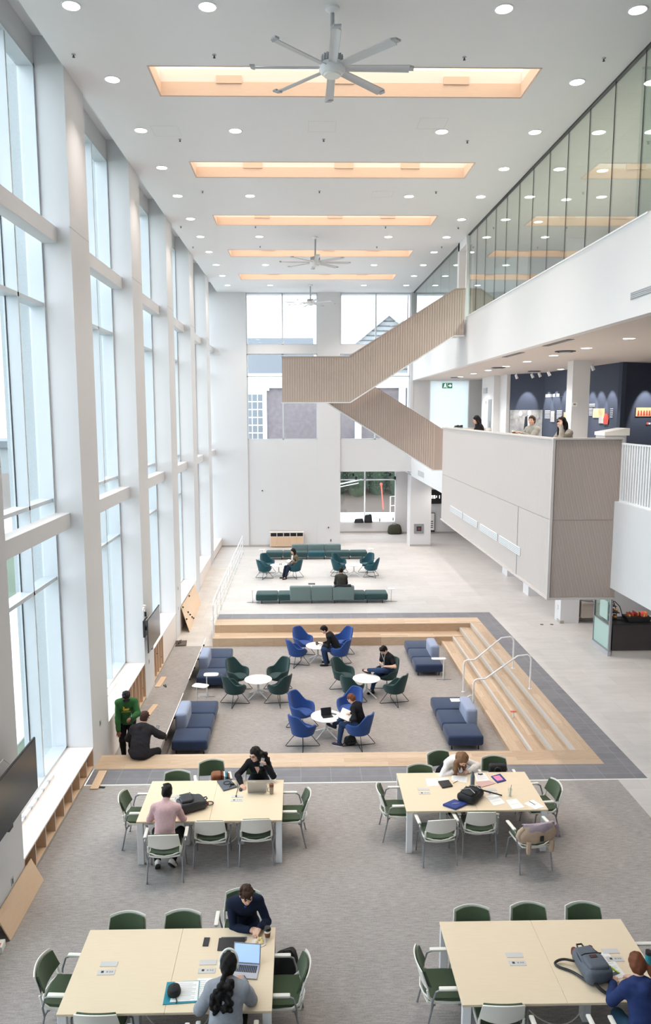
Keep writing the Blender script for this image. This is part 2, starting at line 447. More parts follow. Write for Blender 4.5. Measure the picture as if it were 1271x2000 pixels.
for i, (a, b) in enumerate(bays):
    WN += 1
    fr = MB(); z0, z1 = .46, 13.33; d0, d1 = -4.99, XW-.03
    fr.box(d0, d1+.03, a, a+.05, z0, z1).box(d0, d1+.03, b-.05, b, z0, z1).box(d0, d1+.03, a, b, z1-.05, z1).box(d0, d1+.03, a, b, z0, z0+.06)
    nm = 3
    for k in range(1, nm): 
        ym = a+(b-a)*k/nm; fr.box(d0, d1, ym-.028, ym+.028, z0, z1)
    for zm in (9.15, 5.5, 3.97): fr.box(d0, d1, a, b, zm-.035, zm+.035)
    wo = struct('window_%d' % WN, fr, 'aluminium')
    gk = MB()
    ys = [a+(b-a)*k/nm for k in range(nm+1)]; zs = [z0+.05, 3.97, 5.5, 9.15, z1-.04]
    for k in range(nm):
        for j in range(4): gk.box(XG-.012, XG, ys[k]+.02, ys[k+1]-.02, zs[j]+.02, zs[j+1]-.02)
    gk.build('glass', 'window_glass', wo)
    # thin dark gasket line round each pane
    gs = MB()
    for k in range(nm):
        gs.box(XG+.0, XG+.012, ys[k+1]-.045, ys[k+1]-.03, z0, z1)
    gs.build('gasket', 'dark_metal', wo)
    portal((-5.06, (a+b)/2, (z0+z1)/2), (0, -PI/2, 0), z1-z0, b-a)
# benches / ledges ----------------------------------------------------
bn = 0
# far wall -------------------------------------------------------------
FW = MB()
FW.box(-5.0, -2.72, Y1-.06, 40.2, -.2, 14)            # left strip
FW.box(.97, 2.17, Y1-.06, 40.2, -.2, 14)              # middle column
FW.box(-2.72, .97, Y1+.02, 40.2, -.2, 5.74)
FW.box(-2.72, .97, Y1+.02, 40.2, 13.27, 14)
FW.box(2.17, 6.0, Y1+.02, 40.2, 4.03, 5.74)
FW.box(2.17, 6.0, Y1+.02, 40.2, 13.27, 14)
struct('wall_back', FW, 'wall_white')
struct('trim_%d' % ti, MB().box(-2.72, .97, Y1+.0, 40, 10.2, 10.66).box(2.17, 5.9, Y1+.0, 40, 10.2, 10.66), 'wall_white'); ti += 1
struct('wall_back', MB().box(5.83, 6.0, Y1-.1, 40.2, 4.03, 14).box(5.93, 7.05, 39.1, 40.2, 0, 3.82), 'wall_white')   # right pier
struct('wall_back', MB().box(6.0, 6.85, 39.2, 39.5, 5.4, 8.82).box(8.98, 15.2, 39.2, 39.5, 5.4, 8.82).box(6.0, 15.2, 39.2, 39.5, 8.82, 10.85).box(6.0, 6.3, 39.2, 39.5, 10.85, 13.8).box(9.0, 15.2, 39.2, 39.5, 10.85, 13.8).box(6.3, 9.0, 39.2, 39.5, 12.9, 13.8), 'wall_white')
WNF = struct('window_20', MB().box(6.85, 6.9, 39.2, 39.3, 5.45, 8.82).box(8.93, 8.98, 39.2, 39.3, 5.45, 8.82).box(6.85, 8.98, 39.2, 39.3, 5.45, 5.5), 'white_metal')
MB().box(6.9, 8.93, 39.24, 39.26, 5.5, 8.82).build('frosted_pane', 'frosted_glass', WNF)
# recess with low window
struct('wall_back', MB().box(2.0, 2.17, 40.2, 44, 0, 4.03).box(1.9, 6.6, 40.2, 44, 4.03, 4.2), 'wall_white')
struct('wall_back', MB().box(2.0, 2.4, 43.7, 44, 0, 4.03).box(2.4, 5.75, 43.7, 44, 0, .62).box(2.4, 5.75, 43.7, 44, 3.72, 4.03).box(5.75, 7.9, 43.7, 44, 0, 4.03), 'wall_white')
struct('wall_back', MB().box(7.9, 15.2, 43.4, 43.7, 0, 3.82).box(7.6, 7.9, 43.4, 44, 0, 3.82), 'wall_white')
struct('baseboard_back', MB().box(-4.18, .97, Y1-.075, Y1+.02, 0, .1).box(.97,2.17,Y1-.075,Y1-.05,0,.1).box(2.17,5.95,43.685,43.7,0,.1).box(5.93,7.05,39.085,39.1,0,.1).box(6,15,43.385,43.4,0,.1), 'tile_base')
def far_window(x0, x1, rows, y, xm, name):
    fr = MB(); t = .045
    for (z0, z1, zmid) in rows:
        fr.box(x0, x0+t, y, y+.14, z0, z1).box(x1-t, x1, y, y+.14, z0, z1).box(x0, x1, y, y+.14, z0, z0+t).box(x0, x1, y, y+.14, z1-t, z1)
        fr.box(xm-.035, xm+.035, y, y+.14, z0, z1)
        if zmid: fr.box(x0, x1, y, y+.14, zmid-.03, zmid+.03)
    wo = struct(name, fr, 'aluminium' if y < 43 else 'white_metal')
    g = MB()
    for (z0, z1, zmid) in rows: g.box(x0+.02, x1-.02, y+.06, y+.07, z0+.02, z1-.02)
    g.build('glass', 'window_glass', wo)
    for (z0, z1, zmid) in rows: portal(((x0+x1)/2, y+.3, (z0+z1)/2), (-PI/2, 0, 0), x1-x0, z1-z0)
WN += 1; far_window(-2.72, .97, [(5.74,10.2,9.04),(10.66,13.27,None)], 39.3, -.84, 'window_%d' % WN)
WN += 1; far_window(2.17, 5.83, [(5.74,10.2,9.04),(10.66,13.27,None)], 39.3, 4.02, 'window_%d' % WN)
WN += 1; far_window(2.4, 5.75, [(.62,3.72,3.18)], 43.75, 3.9, 'window_%d' % WN)
# right side bands ------------------------------------------------------
struct('wall_right', MB().box(5.95, 6.15, 8, 39.2, 8.82, 10.52), 'wall_white')       # upper band
struct('wall_right', MB().box(5.95, 6.2, 6, 39.1, 3.81, 5.48), 'wall_white')         # lower band
struct('trim_%d' % ti, MB().box(5.93, 6.2, 13.0, 39.1, 10.5, 10.53), 'white_metal'); ti += 1
struct('trim_%d' % ti, MB().box(5.93, 6.01, 8, 39.2, ZC-.035, ZC), 'dark_metal'); ti += 1
struct('wall_right', MB().box(5.9, 6.15, 27.95, 28.25, 10.4, ZC).box(5.95, 6.5, 28.25, 28.35, 10.4, ZC), 'wall_white')   # pier at stair head
struct('trim_%d' % ti, MB().box(6.0, 6.12, 26.9, 27.0, 10.4, ZC), 'dark_metal'); ti += 1
struct('trim_%d' % ti, MB().box(5.9, 6.0, 26.72, 26.8, 10.4, ZC), 'white_metal'); ti += 1
struct('trim_%d' % ti, MB().box(5.9, 6.1, 26.76, 28.2, ZC-.3, ZC), 'wall_white'); ti += 1
# glass walls of the upper floor
JY = [26.74, 25.52, 24.33, 23.14, 21.95, 20.74, 19.56, 18.32, 17.1, 15.89, 14.67, 13.44, 12.2, 11.0, 9.8]
wo = MB()
for k in range(len(JY)-1): wo.box(5.965, 5.98, JY[k+1]+.006, JY[k]-.006, 10.53, ZC-.03)
WN += 1
gw = struct('window_%d' % WN, wo, 'green_glass')
jm = MB()
for yv in JY[1:]: jm.box(5.962, 5.983, yv-.006, yv+.006, 10.53, ZC-.03)
jm.build('joint', 'dark_metal', gw)
wo = MB(); J2 = [28.3, 30.1, 31.9, 33.7, 35.5, 37.3, 39.15]
for k in range(len(J2)-1): wo.box(5.965, 5.98, J2[k]+.006, J2[k+1]-.006, 10.53, ZC-.03)
WN += 1; struct('window_%d' % WN, wo, 'green_glass')
# return glass partition inside upper floor
WN += 1
gr = struct('window_%d' % WN, MB().box(5.99, 9.5, 13.6, 13.615, 10.4, ZC-.25), 'green_glass')
MB().box(5.99, 9.5, 13.59, 13.625, ZC-.27, ZC-.23).box(7.2,7.23,13.59,13.625,10.4,ZC-.25).build('frame','grey_metal',gr)
# upper floor back wall + partitions + far glazing
struct('wall_right', MB().box(14.5, 14.7, 8, 39.2, 10.4, ZC), 'wall_white')
struct('wall_right', MB().box(5.97, 15, 8, 8.2, 8.9, ZC), 'wall_white')
struct('wall_right', MB().box(8.5, 8.9, 29.5, 36, 10.4, ZC).box(9.6, 14.5, 27.2, 27.4, 10.4, ZC), 'wall_white')
struct('door_1', MB().box(9.7, 10.7, 27.1, 27.2, 10.4, 12.6), 'grey_plastic')
WN += 1; far_window(6.3, 9.0, [(10.85,12.9,None)], 39.22, 7.6, 'window_%d' % WN)
# second floor gallery ---------------------------------------------------
def wall_seg(p, q, z0, z1, t=.15):
    p = Vector(p); q = Vector(q); d = (q-p).normalized(); n = Vector((-d.y, d.x))*t
    return [(p.x,p.y),(q.x,q.y),(q.x+n.x,q.y+n.y),(p.x+n.x,p.y+n.y)], z0, z1
gwm = MB()
A0, A1, B1, C1 = (9.40,33.07), (10.48,31.83), (10.91,25.1), (15.0,26.8)
for p, q in ((A0,A1),(A1,B1),(B1,C1)):
    poly, a, b = wall_seg(p, q, 5.45, 8.82); gwm.prism(poly, 'z', a, b)
struct('wall_right', gwm, 'gallery_navy')
struct('wall_right', MB().box(9.24, 9.395, 33.1, 34.2, 5.45, 8.82).box(8.95, 9.3, 34.2, 36.4, 5.45, 8.82).box(9.3, 15, 34.3, 34.5, 5.45, 8.82), 'wall_white')
struct('wall_right', MB().box(8.95, 9.52, 24.34, 24.86, 5.45, 8.82).box(8.88, 9.52, 24.34, 24.9, 0, 3.82), 'wall_white')
struct('wall_right', MB().box(8.95, 15, 24.62, 24.8, 0, 3.82), 'wall_white')
struct('wall_right', MB().box(9.1, 9.7, 31.6, 32.4, 0, 3.82).box(8.95, 9.6, 28.1, 28.8, 0, 3.82), 'wall_white')
struct('door_2', MB().box(9.45, 10.6, 30.6, 30.75, 0, 2.3), 'gallery_navy')
struct('baseboard_right', MB().box(8.86, 9.0, 24.3, 24.62, 0, .1).box(9.52, 15, 24.605, 24.62, 0, .1), 'tile_base')
dd = struct('door_3', MB().box(8.93, 8.952, 34.5, 35.1, 5.45, 7.75), 'grey_metal')
MB().tube([(8.9,34.62,6.35),(8.9,34.62,6.75)], .015).build('door_handle', 'chrome', dd)
# under the bridge: service wall behind the cafe
struct('wall_right', MB().box(12.0, 15, 22.9, 23.1, 0, 3.82), 'wall_white')
# outdoors -------------------------------------------------------------
struct('ground', MB().box(-80, -5.0, -30, 90, -1.2, -1.0), 'grass')
struct('ground', MB().box(-30, 40, 44.05, 51, -.3, .25), 'snow')
struct('ground', MB().prism([(51,-.3),(51,.25),(57,2.6),(57,-.3)], 'x', -30, 40), 'mulch')
for k, (a, b) in enumerate(PY):
    struct('pier', MB().box(-5.55, -5.0, a, b, -1, 15), 'pier_stone')
# ================================================================== CEILING FIXTURES
proto_light = None
def ceiling_light(x, y, z, label, group, r=.13):
    global proto_light
    if proto_light is None:
        t = thing('ceiling_light', label, 'ceiling light', (x,y,z), 0, group)
        MB().lathe([(r,.004),(r+.022,.004),(r+.022,-.006),(r,-.010),(r,.004)], 28, cap=False).build('frame', 'white_metal', t)
        MB().lathe([(0.001,-.0045),(r,-.0045),(r,.002),(0.001,.002)], 24).build('diffuser', 'lamp_face', t)
        proto_light = t; return t
    return copy_tree(proto_light, label, (x,y,z), 0, group)
WARM = (1, .90, .82); NEUT = (1, .95, .88)
L1Y = [12.24,14.75,17.25,19.74,22.19,24.71,27.13,29.6,32.1,34.6,37.1]
L2Y = [12.24,17.25,22.17,27.1,32.1,37.1]
for i, y in enumerate(L1Y):
    ceiling_light(-3.44, y, ZC-.002, 'round ceiling downlight nearest the tall windows, %s from the front of its row' % ORD[i], 'downlights along the window side')
    spot((-3.44,y,ZC-.03), 70*LAMP, math.radians(95), 1.0, WARM)
for i, y in enumerate(L1Y):
    ceiling_light(5.26, y, ZC-.002, 'round ceiling downlight beside the glass wall, %s from the front of its row' % ORD[i], 'downlights along the glass wall')
    spot((5.26,y,ZC-.03), 60*LAMP, math.radians(80), 1.0, WARM)
for i, y in enumerate(L2Y):
    ceiling_light(-1.37, y, ZC-.002, 'round ceiling downlight left of the fans, %s from the front of its row' % ORD[i], 'downlights left of the fans')
    ceiling_light(3.185, y, ZC-.002, 'round ceiling downlight right of the fans, %s from the front of its row' % ORD[i], 'downlights right of the fans')
    for x in (-1.37, 3.185): spot((x,y,ZC-.03), 210*LAMP, math.radians(100), .8, WARM)
for i, y in enumerate([14.65,17.2,19.85,22.45,25.0]):
    ceiling_light(7.83, y, ZC-.0, 'round downlight behind the upper glass wall, %s from the front of its row' % ORD[i], 'downlights behind the upper glass', )
    spot((7.83,y,ZC-.03), 320*LAMP, math.radians(130), .6, NEUT)
for i, (x, y) in enumerate([(7.54,17.09),(7.54,19.62),(7.55,22.16),(7.57,24.78),(7.58,27.33),(7.56,29.85),(7.57,32.37),(7.63,35.31)]):
    ceiling_light(x, y, 8.818, 'round downlight in the beige gallery ceiling, %s from the front of its row' % ORD[i], 'downlights in the gallery ceiling')
    spot((x,y,8.78), 80*LAMP, math.radians(130), .6, NEUT)
ceiling_light(10.26, 29.22, 8.818, 'round downlight in the gallery ceiling close to the dark exhibition wall', 'downlights in the gallery ceiling')
# skylights -------------------------------------------------------------
for i, (a, b) in enumerate(SK):
    t = thing('skylight', 'long glowing ceiling slot with peach wood sides, %s from the front' % ORD[i], 'skylight', ((SX0+SX1)/2, (a+b)/2, ZC), 0, 'glowing ceiling slots')
    hx, hy = (SX1-SX0)/2, (b-a)/2; T_ = .02; ztop = .62
    well = MB().box(-hx, hx, hy-T_, hy, -.004, .25).box(-hx, -hx+T_, -hy, hy, -.004, .25).box(hx-T_, hx, -hy, hy, -.004, .25).box(-hx,hx,-hy,-hy+T_,-.004,.10)
    well.build('well_side', 'peach_wood', t)
    MB().box(-hx-.4, hx+.4, -hy-.3, hy+.9, .60, .62).build('light_panel', 'sky_panel', t)
    MB().box(-hx-.012, hx+.012, -hy-.012, -hy, -.012, .06).box(-hx-.012, -hx, -hy, hy, -.012, .06).box(hx, hx+.012, -hy, hy, -.012, .06).box(-hx-.012, hx+.012, hy, hy+.012, -.012, .06).build('trim_frame', 'peach_wood', t)
    for xx in ([-2.2, 0.0, 2.25] if i == 0 else [-2.05, .35, 2.1]):
        MB().box(xx-.25, xx+.25, hy-.05, hy+.1, .22, .36).build('bracket', 'peach_wood', t)
# ceiling fans -----------------------------------------------------------
mat('fan_grey',(206,206,208),.5,var=.01)
def blade_mb():
    m = MB()
    def fn(u, v):
        x = .14+u*1.06; wd = .065+.012*u
        yy = (v-.5)*2*wd
        return (x, yy, .02*(1-(2*v-1)**2)-yy*.28)
    m.grid(fn, 14, 6, .012); return m
def tip_mb():
    m = MB()
    m.prism([(1.195,-.072),(1.265,-.035),(1.275,.07),(1.195,.07)], 'z', -.006, .022); return m
def fan(x, y, rz, label):
    t = thing('ceiling_fan', label, 'ceiling fan', (x,y,ZC), rz, 'ceiling fans')
    MB().lathe([(.001,0),(.11,0),(.11,-.03),(.04,-.08),(.001,-.08)], 20).build('ceiling_mount', 'white_metal', t)
    MB().cyl((0,0), .032, -.70, -.02, 14).build('rod', 'grey_plastic', t)
    mo = MB().lathe([(.001,-.66),(.13,-.68),(.155,-.72),(.155,-.78),(.001,-.80)], 28)
    for k in range(18):
        a = 2*PI*k/18; mo.box(.15,.17,-.006,.006,-.79,-.69, RZ(a))
    mo.build('motor', 'grey_plastic', t)
    MB().lathe([(.001,-.79),(.16,-.79),(.205,-.83),(.205,-.90),(.16,-.955),(.001,-.96)], 32).build('hub', 'white_metal', t)
    MB().lathe([(.001,-.955),(.135,-.95),(.125,-.985),(.001,-.995)], 32).build('hub_cap', 'white_plastic', t)
    bm_, tm = blade_mb(), tip_mb(); first = None
    for k in range(8):
        if first is None:
            b = bm_.build('blade', 'fan_grey', t); tp = tm.build('blade_tip', 'grey_plastic', b); first = (b, tp)
        else:
            b = first[0].copy(); C.objects.link(b); b.parent = t; tp = first[1].copy(); C.objects.link(tp); tp.parent = b
        b.location = (0,0,-.865); b.rotation_euler = (0,0,k*PI/4)
    return t
fan(.54, 12.25, 0, 'large eight-bladed grey ceiling fan hanging nearest the front, across the first glowing slot')
fan(.60, 27.17, .05, 'eight-bladed grey ceiling fan hanging halfway along, across the fourth glowing slot')
fan(.58, 36.96, .22, 'farthest eight-bladed ceiling fan, hanging before the bright end windows')
# sprinklers ---------------------------------------------------------------
sp_proto = None
for i, (x, y) in enumerate([(-3.87,13.79),(-1.44,13.78),(2.92,13.8),(5.38,13.81),(-2.67,17.78),(.59,17.74),(3.88,17.8),(-2.67,21.73),(.6,21.7),(3.88,21.72),(-3.9,25.69),(-1.42,25.67),(2.92,25.68),(5.37,25.73),(-3.93,28.73),(-1.42,28.63),(2.94,28.66),(5.37,28.64)]):
    side = 'beside the windows' if x < -3 else 'left of the fans' if x < -1 else 'in line with the fans' if x < 1.5 else 'right of the fans' if x < 4.5 else 'beside the glass wall'
    row = {13:'before the first glowing slot',17:'past the first glowing slot',21:'past the second glowing slot',25:'past the third glowing slot',28:'before the fourth glowing slot'}[int(y)]
    lab = 'tiny dark ceiling sprinkler %s, %s' % (side, row)
    if sp_proto is None:
        sp_proto = thing('sprinkler', lab, 'sprinkler', (x,y,ZC), 0, 'ceiling sprinklers')
        MB().lathe([(.001,.012),(.038,.012),(.034,-.012),(.001,-.012)], 14).build('collar', 'grey_plastic', sp_proto)
        MB().lathe([(.010,-.01),(.011,-.04),(.022,-.044),(.024,-.052),(.001,-.056)], 12).build('nozzle', 'dark_metal', sp_proto)
    else: copy_tree(sp_proto, lab, (x,y,ZC), 0, 'ceiling sprinklers')
mat('hatch_line',(214,214,216),.8,var=.01)
# access hatches (fine outlines in the ceiling)
for i, (x, y, lab) in enumerate([(.53,17.0,'square access hatch outline in the ceiling behind the nearest fan'),(-2.9,17.3,'square access hatch outline in the ceiling between the second window and second slot'),(2.9,16.8,'square access hatch outline in the ceiling right of the fan line'),(2.4,22.0,'square access hatch outline in the ceiling behind the second glowing slot')]):
    h = MB(); s_ = .3
    for (a,b,c,d) in ((-s_,s_,-s_,-s_+.008),(-s_,s_,s_-.008,s_),(-s_,-s_+.008,-s_,s_),(s_-.008,s_,-s_,s_)): h.box(x+a,x+b,y+c,y+d,ZC-.002,ZC+.012)
    tag(h.build('access_hatch', 'hatch_line'), lab, 'hatch', 'ceiling hatches')
# gallery ceiling vents
for i, (x, y, r, lab) in enumerate([(7.35,20.64,.22,'round black-rimmed air vent in the gallery ceiling nearest the front'),(7.5,28.1,.2,'round dark air vent in the gallery ceiling between the downlights'),(9.62,30.5,.2,'round dark air vent in the gallery ceiling near the exhibition wall'),(7.54,35.87,.2,'farthest round dark air vent in the gallery ceiling')]):
    t = thing('ceiling_vent', lab, 'vent', (x,y,8.82), 0, 'gallery ceiling vents')
    MB().lathe([(r+.06,0),(r+.06,-.02),(r,-.03),(r,0)], 26).build('rim', 'dark_metal', t)
    MB().lathe([(.001,-.005),(r*.7,-.005),(r*.7,-.05),(.001,-.05)], 26).build('plate', 'grey_plastic', t)
for i, (y, lab) in enumerate([(18.2,'thin dark slot diffuser in the gallery ceiling nearest the front'),(21.97,'thin dark slot diffuser in the gallery ceiling farther back')]):
    tag(MB().box(6.2,6.36,y-.9,y+.9,8.812,8.822).build('slot_diffuser','dark_metal'), lab, 'vent', 'slot diffusers')
# air grille on the upper white band
t = thing('air_grille', 'long grey louvred air grille set in the upper white band', 'vent', (5.95,12.5,9.2))
MB().box(-.012,.0,-1.0,1.0,-.06,.06).build('frame','grey_metal',t)
for k in range(3): MB().box(-.02,-.012,-.97,.97,-.045+k*.03,-.03+k*.03).build('slat','grey_plastic',t)

# ================================================================== STAIRCASE
sx = 26.74
t = thing('staircase', 'suspended timber-slatted staircase folding from the upper floor to the gallery', 'staircase', (0,sx,5.45))
def para(poly, y0, y1): 
    return MB().prism([(x, z-5.45) for x, z in poly], 'y', y0-sx, y1-sx)
up = [(-.6,7.52),(1.83,7.52),(5.53,9.86),(5.87,9.86),(5.87,11.48),(5.53,11.46),(1.77,9.12),(-.6,9.12)]
para(up, 26.74, 26.84).build('upper_parapet', 'slat_gap', t)
def slats(m, x0, x1, zf0, zf1, y, n, w=.02, d=.009):
    for k in range(n):
        x = x0+(x1-x0)*(k+.5)/n; za, zb = zf0(x), zf1(x)
        dz0 = (zf0(x+w)-zf0(x-w))/2*.5; dz1 = (zf1(x+w)-zf1(x-w))/2*.5
        m.add([(x-w,y-d-sx,za-dz0-5.45),(x+w,y-d-sx,za+dz0-5.45),(x+w,y-d-sx,zb+dz1-5.45),(x-w,y-d-sx,zb-dz1-5.45),
               (x-w,y-sx,za-dz0-5.45),(x+w,y-sx,za+dz0-5.45),(x+w,y-sx,zb+dz1-5.45),(x-w,y-sx,zb-dz1-5.45)],
              [(0,1,2,3),(4,7,6,5),(0,4,5,1),(3,2,6,7),(0,3,7,4),(1,5,6,2)])
zlo = lambda x: 7.52 if x < 1.83 else min(9.86, 7.52+(x-1.83)*.6324)
zhi = lambda x: 9.12 if x < 1.77 else min(11.47, 9.12+(x-1.77)*.622)
sm_ = MB(); slats(sm_, -.58, 5.86, lambda x: zlo(x)+.02, lambda x: zhi(x)-.02, 26.74, 74, .033)
sl = sm_.build('slat_cladding', 'slat_wood', t)
para([(-.62,7.49),(1.84,7.49),(5.53,9.83),(5.89,9.83),(5.89,9.87),(5.52,9.87),(1.82,7.53),(-.62,7.53)], 26.71, 26.86).build('bottom_trim', 'white_metal', t)
para([(-.62,9.11),(1.77,9.11),(5.53,11.45),(5.89,11.47),(5.89,11.50),(5.52,11.485),(1.76,9.145),(-.62,9.145)], 26.71, 26.87).build('handrail_cap', 'slat_wood', t)
para([(-.6,7.56),(1.8,7.56),(5.53,9.9),(5.87,9.9),(5.87,10.4),(5.5,10.4),(1.75,7.9),(-.6,7.9)], 26.84, 28.1).build('upper_flight', 'wall_white', t)
lo = [(1.05,7.55),(5.10,4.97),(7.0,4.97),(7.0,6.55),(5.5,6.55),(2.9,8.13),(2.2,8.55),(-.6,8.9),(-.6,7.55)]
para([(1.09,7.52),(5.14,4.95),(6.9,4.95),(6.9,6.55),(5.46,6.54),(2.94,8.09),(1.5,8.98),(-.6,8.98),(-.6,7.52)], 28.3, 28.4).build('lower_parapet', 'slat_gap', t)
sm_ = MB()
l0 = lambda x: 7.52-.6346*(x-1.09); l1 = lambda x: 8.09-.615*(x-2.94)
slats(sm_, 1.3, 5.2, lambda x: l0(x)+.02, lambda x: l1(x)-.02, 28.3, 45, .033)
sm_.build('slat_cladding', 'slat_wood', t)
para([(1.05,7.50),(5.12,4.92),(6.9,4.92),(6.9,4.95),(5.14,4.96),(1.09,7.53)], 28.26, 28.42).build('bottom_trim', 'white_metal', t)
para([(1.1,7.56),(5.14,5.0),(6.9,5.0),(6.9,5.44),(5.5,5.45),(1.6,7.9)], 28.4, 29.6).build('lower_flight', 'wall_white', t)
para([(-.6,7.55),(1.7,7.55),(1.7,7.88),(-.6,7.88)], 28.1, 29.7).build('landing', 'wall_white', t)
para([(-.6,7.52),(-.5,7.52),(-.5,9.12),(-.6,9.12)], 26.84, 29.7).build('end_parapet', 'slat_wood', t)

# ================================================================== BALCONY BOX
bx0, bx1, by0, by1, bz0, bz1 = 4.75, 6.05, 13.73, 24.5, 3.6, 6.66
t = thing('balcony', 'pale slatted timber balcony box jutting from the gallery floor', 'balcony', (bx0,by0,bz0))
L_, W_, Hh = by1-by0, bx1-bx0, bz1-bz0; zs_ = 5.12-bz0
MB().box(.012, .12, .12, L_, zs_+.008, Hh-.02).box(.012, .12, .12, L_, 0.02, zs_-.008).box(.03,.115,.12,L_,zs_-.009,zs_+.009).build('long_side', 'pale_slat', t)
MB().box(.012, W_, .03, .12, .02, Hh-.02).build('short_side', 'slat_gap', t)
MB().box(.12, W_+.3, L_-.12, L_, 0, Hh-.02).build('far_side', 'pale_slat', t)
MB().box(.12, W_-.12, .12, L_-.12, 0, .12).build('soffit', 'wall_white', t)
MB().box(.12, W_+.0, .12, L_-.12, 5.3-bz0, 5.45-bz0).build('deck', 'stone_floor', t)
m = MB(); n = 52
for k in range(n):
    x = .05+(W_-.06)*(k+.5)/n
    m.box(x-.0085, x+.0085, .012, .03, zs_+.012, Hh-.03); m.box(x-.0085, x+.0085, .012, .03, .03, zs_-.012)
m.build('slat_cladding', 'slat_wood', t)
m = MB(); n = 240
for k in range(n):
    y = .05+(L_-.1)*(k+.5)/n
    m.box(.005, .014, y-.017, y+.017, zs_+.012, Hh-.03); m.box(.005, .014, y-.017, y+.017, .03, zs_-.012)
m.build('slat_cladding', 'pale_slat', t)
MB().box(-.02, .03, -.01, .03, .02, Hh-.02).build('corner_trim', 'pale_slat', t)
MB().box(-.02, .03, -.01, L_, -.02, .02).box(.03, W_+.0, -.01, .03, -.02, .02).build('bottom_trim', 'pale_slat', t)
MB().box(-.02, .16, -.02, L_, Hh-.02, Hh+.01).box(.16, W_+.02, -.02, .16, Hh-.02, Hh+.01).build('rail_cap', 'pale_slat', t)
MB().box(W_-.02, W_+.02, -.015, .12, 5.5-bz0, Hh).build('end_trim', 'pale_slat', t)
MB().box(-.003, .01, 15.82-by0-.006, 15.82-by0+.006, .02, zs_).build('panel_joint', 'grey_metal', t)
for (ya, yb) in ((21.24,22.96),(19.42,21.1),(17.42,19.1),(15.56,17.2)):
    v = MB().box(-.014, .0, ya-by0, yb-by0, 4.08-bz0, 4.26-bz0).build('air_vent', 'white_metal', t)
    g = MB()
    for q in range(4): g.box(-.018, -.013, ya-by0+.04, yb-by0-.04, 4.105-bz0+q*.038, 4.12-bz0+q*.038)
    g.build('louvre', 'grey_plastic', v)
    MB().box(-.02,-.012,(ya+yb)/2-by0-.012,(ya+yb)/2-by0+.012,4.08-bz0,4.26-bz0).build('divider','white_metal',v)
MB().box(.12, .62, .2, L_-.3, 6.5-bz0, 6.54-bz0).build('bar_counter', 'maple', t)
# white baluster railing right of the box
t = thing('railing', 'white vertical-baluster railing on the lower band right of the balcony', 'railing', (6.03,13.7,5.48))
MB().box(-.02,.03,-6,0,1.07,1.10).box(-.02,.03,-6,0,.0,.035).build('rail','white_metal',t)
b0 = None
for k in range(50):
    if b0 is None: b0 = MB().box(-.008,.022,-.03,.03,.03,1.07).build('baluster','white_metal',t); q = b0
    else: q = b0.copy(); C.objects.link(q); q.parent = t
    q.location = (0,-.03-k*.10,0)
# glass guard at the far edge of the gallery
t = thing('glass_guard', 'clear glass guard with slim top rail by the gallery far edge', 'railing', (6.1,28.5,5.45))
MB().box(0,.012,1.3,9.5,0,1.0).build('pane','clear_glass',t); MB().box(-.02,.03,1.3,9.5,1.0,1.03).build('top_rail','grey_metal',t)
# ================================================================== HANDRAILS
def handrail(xa, ya, za, xb, yb, zb, label):
    t = thing('handrail', label, 'handrail', (xa,ya,za), 0, 'white handrails on the wooden steps')
    dx, dy, dz = xb-xa, yb-ya, zb-za; h = .92; r = .022
    p = [(0,0,0),(0,0,h-.12),(.02,0,h-.04),(.08,0,h),(.30,0,h+.01),(dx-.35,dy,dz+h-.03),(dx-.10,dy,dz+h),(dx-.03,dy,dz+h-.04),(dx,dy,dz+h-.13),(dx,dy,dz)]
    MB().tube(p, r, 10).build('rail', 'white_metal', t)
    MB().lathe([(.001,0),(.05,0),(.05,.012),(.001,.012)],16).build('floor_flange','white_metal',t)
    MB().lathe([(.001,dz),(.05,dz),(.05,dz+.012),(.001,dz+.012)],16,T(dx,dy,0)).build('floor_flange','white_metal',t)
handrail(4.52, 19.58, -.55, 5.98, 19.9, .004, 'white tubular handrail across the wooden steps, the farther of two')
handrail(4.44, 18.1, -.55, 5.98, 18.35, .004, 'white tubular handrail across the wooden steps, the nearer of two')
t = thing('railing', 'long white guard railing beside the ramp by the windows', 'railing', (-2.9,24.0,0))
rl = MB(); 
rz_ = lambda y: -.55 if y < 0 else min(0, -.55+(y)*.055)
rl.tube([(0,0,.80),(0,.25,.92),(0,1.3,.95),(0,13.0,.95),(0,13.1,.85),(0,13.1,.0)], .022, 8)
rl.tube([(0,.05,.45),(0,13.1,.45)], .012, 6).tube([(0,.05,.15),(0,13.1,.15)], .012, 6).tube([(0,.05,.7),(0,13.1,.7)], .012, 6)
rl.build('rail', 'white_metal', t)
p0 = None
for k in range(12):
    y = k*1.19
    if k == 0: MB().tube([(0,0,-.55),(0,0,.82)], .022, 8).build('post', 'white_metal', t); continue
    if p0 is None: p0 = MB().tube([(0,0,0),(0,0,.95)], .016, 8).build('post', 'white_metal', t); q = p0
    else: q = p0.copy(); C.objects.link(q); q.parent = t
    q.location = (0,y,0)
rl2 = MB().tube([(-.06,-.1,.30),(-.06,3,.47),(-.06,10,.86)], .018, 8); rl2.build('ramp_handrail', 'white_metal', t)
# unseen spots without fixtures, added to brighten the floor under the gallery
for y in (15.5,18.5,21.5,24.0,27.5,31,34.5,38):
    for x in (7.3,9.6 if y<24 else 8.2): spot((x,y,3.78), 26*LAMP, math.radians(140), .7, (1,.93,.87), None, .1)

# bare spots added to lift the dark window recess of the end wall
for x in (3.0,4.6): spot((x,41.6,3.98), 55*LAMP, math.radians(150), .7, (1,.95,.9), None, .1)
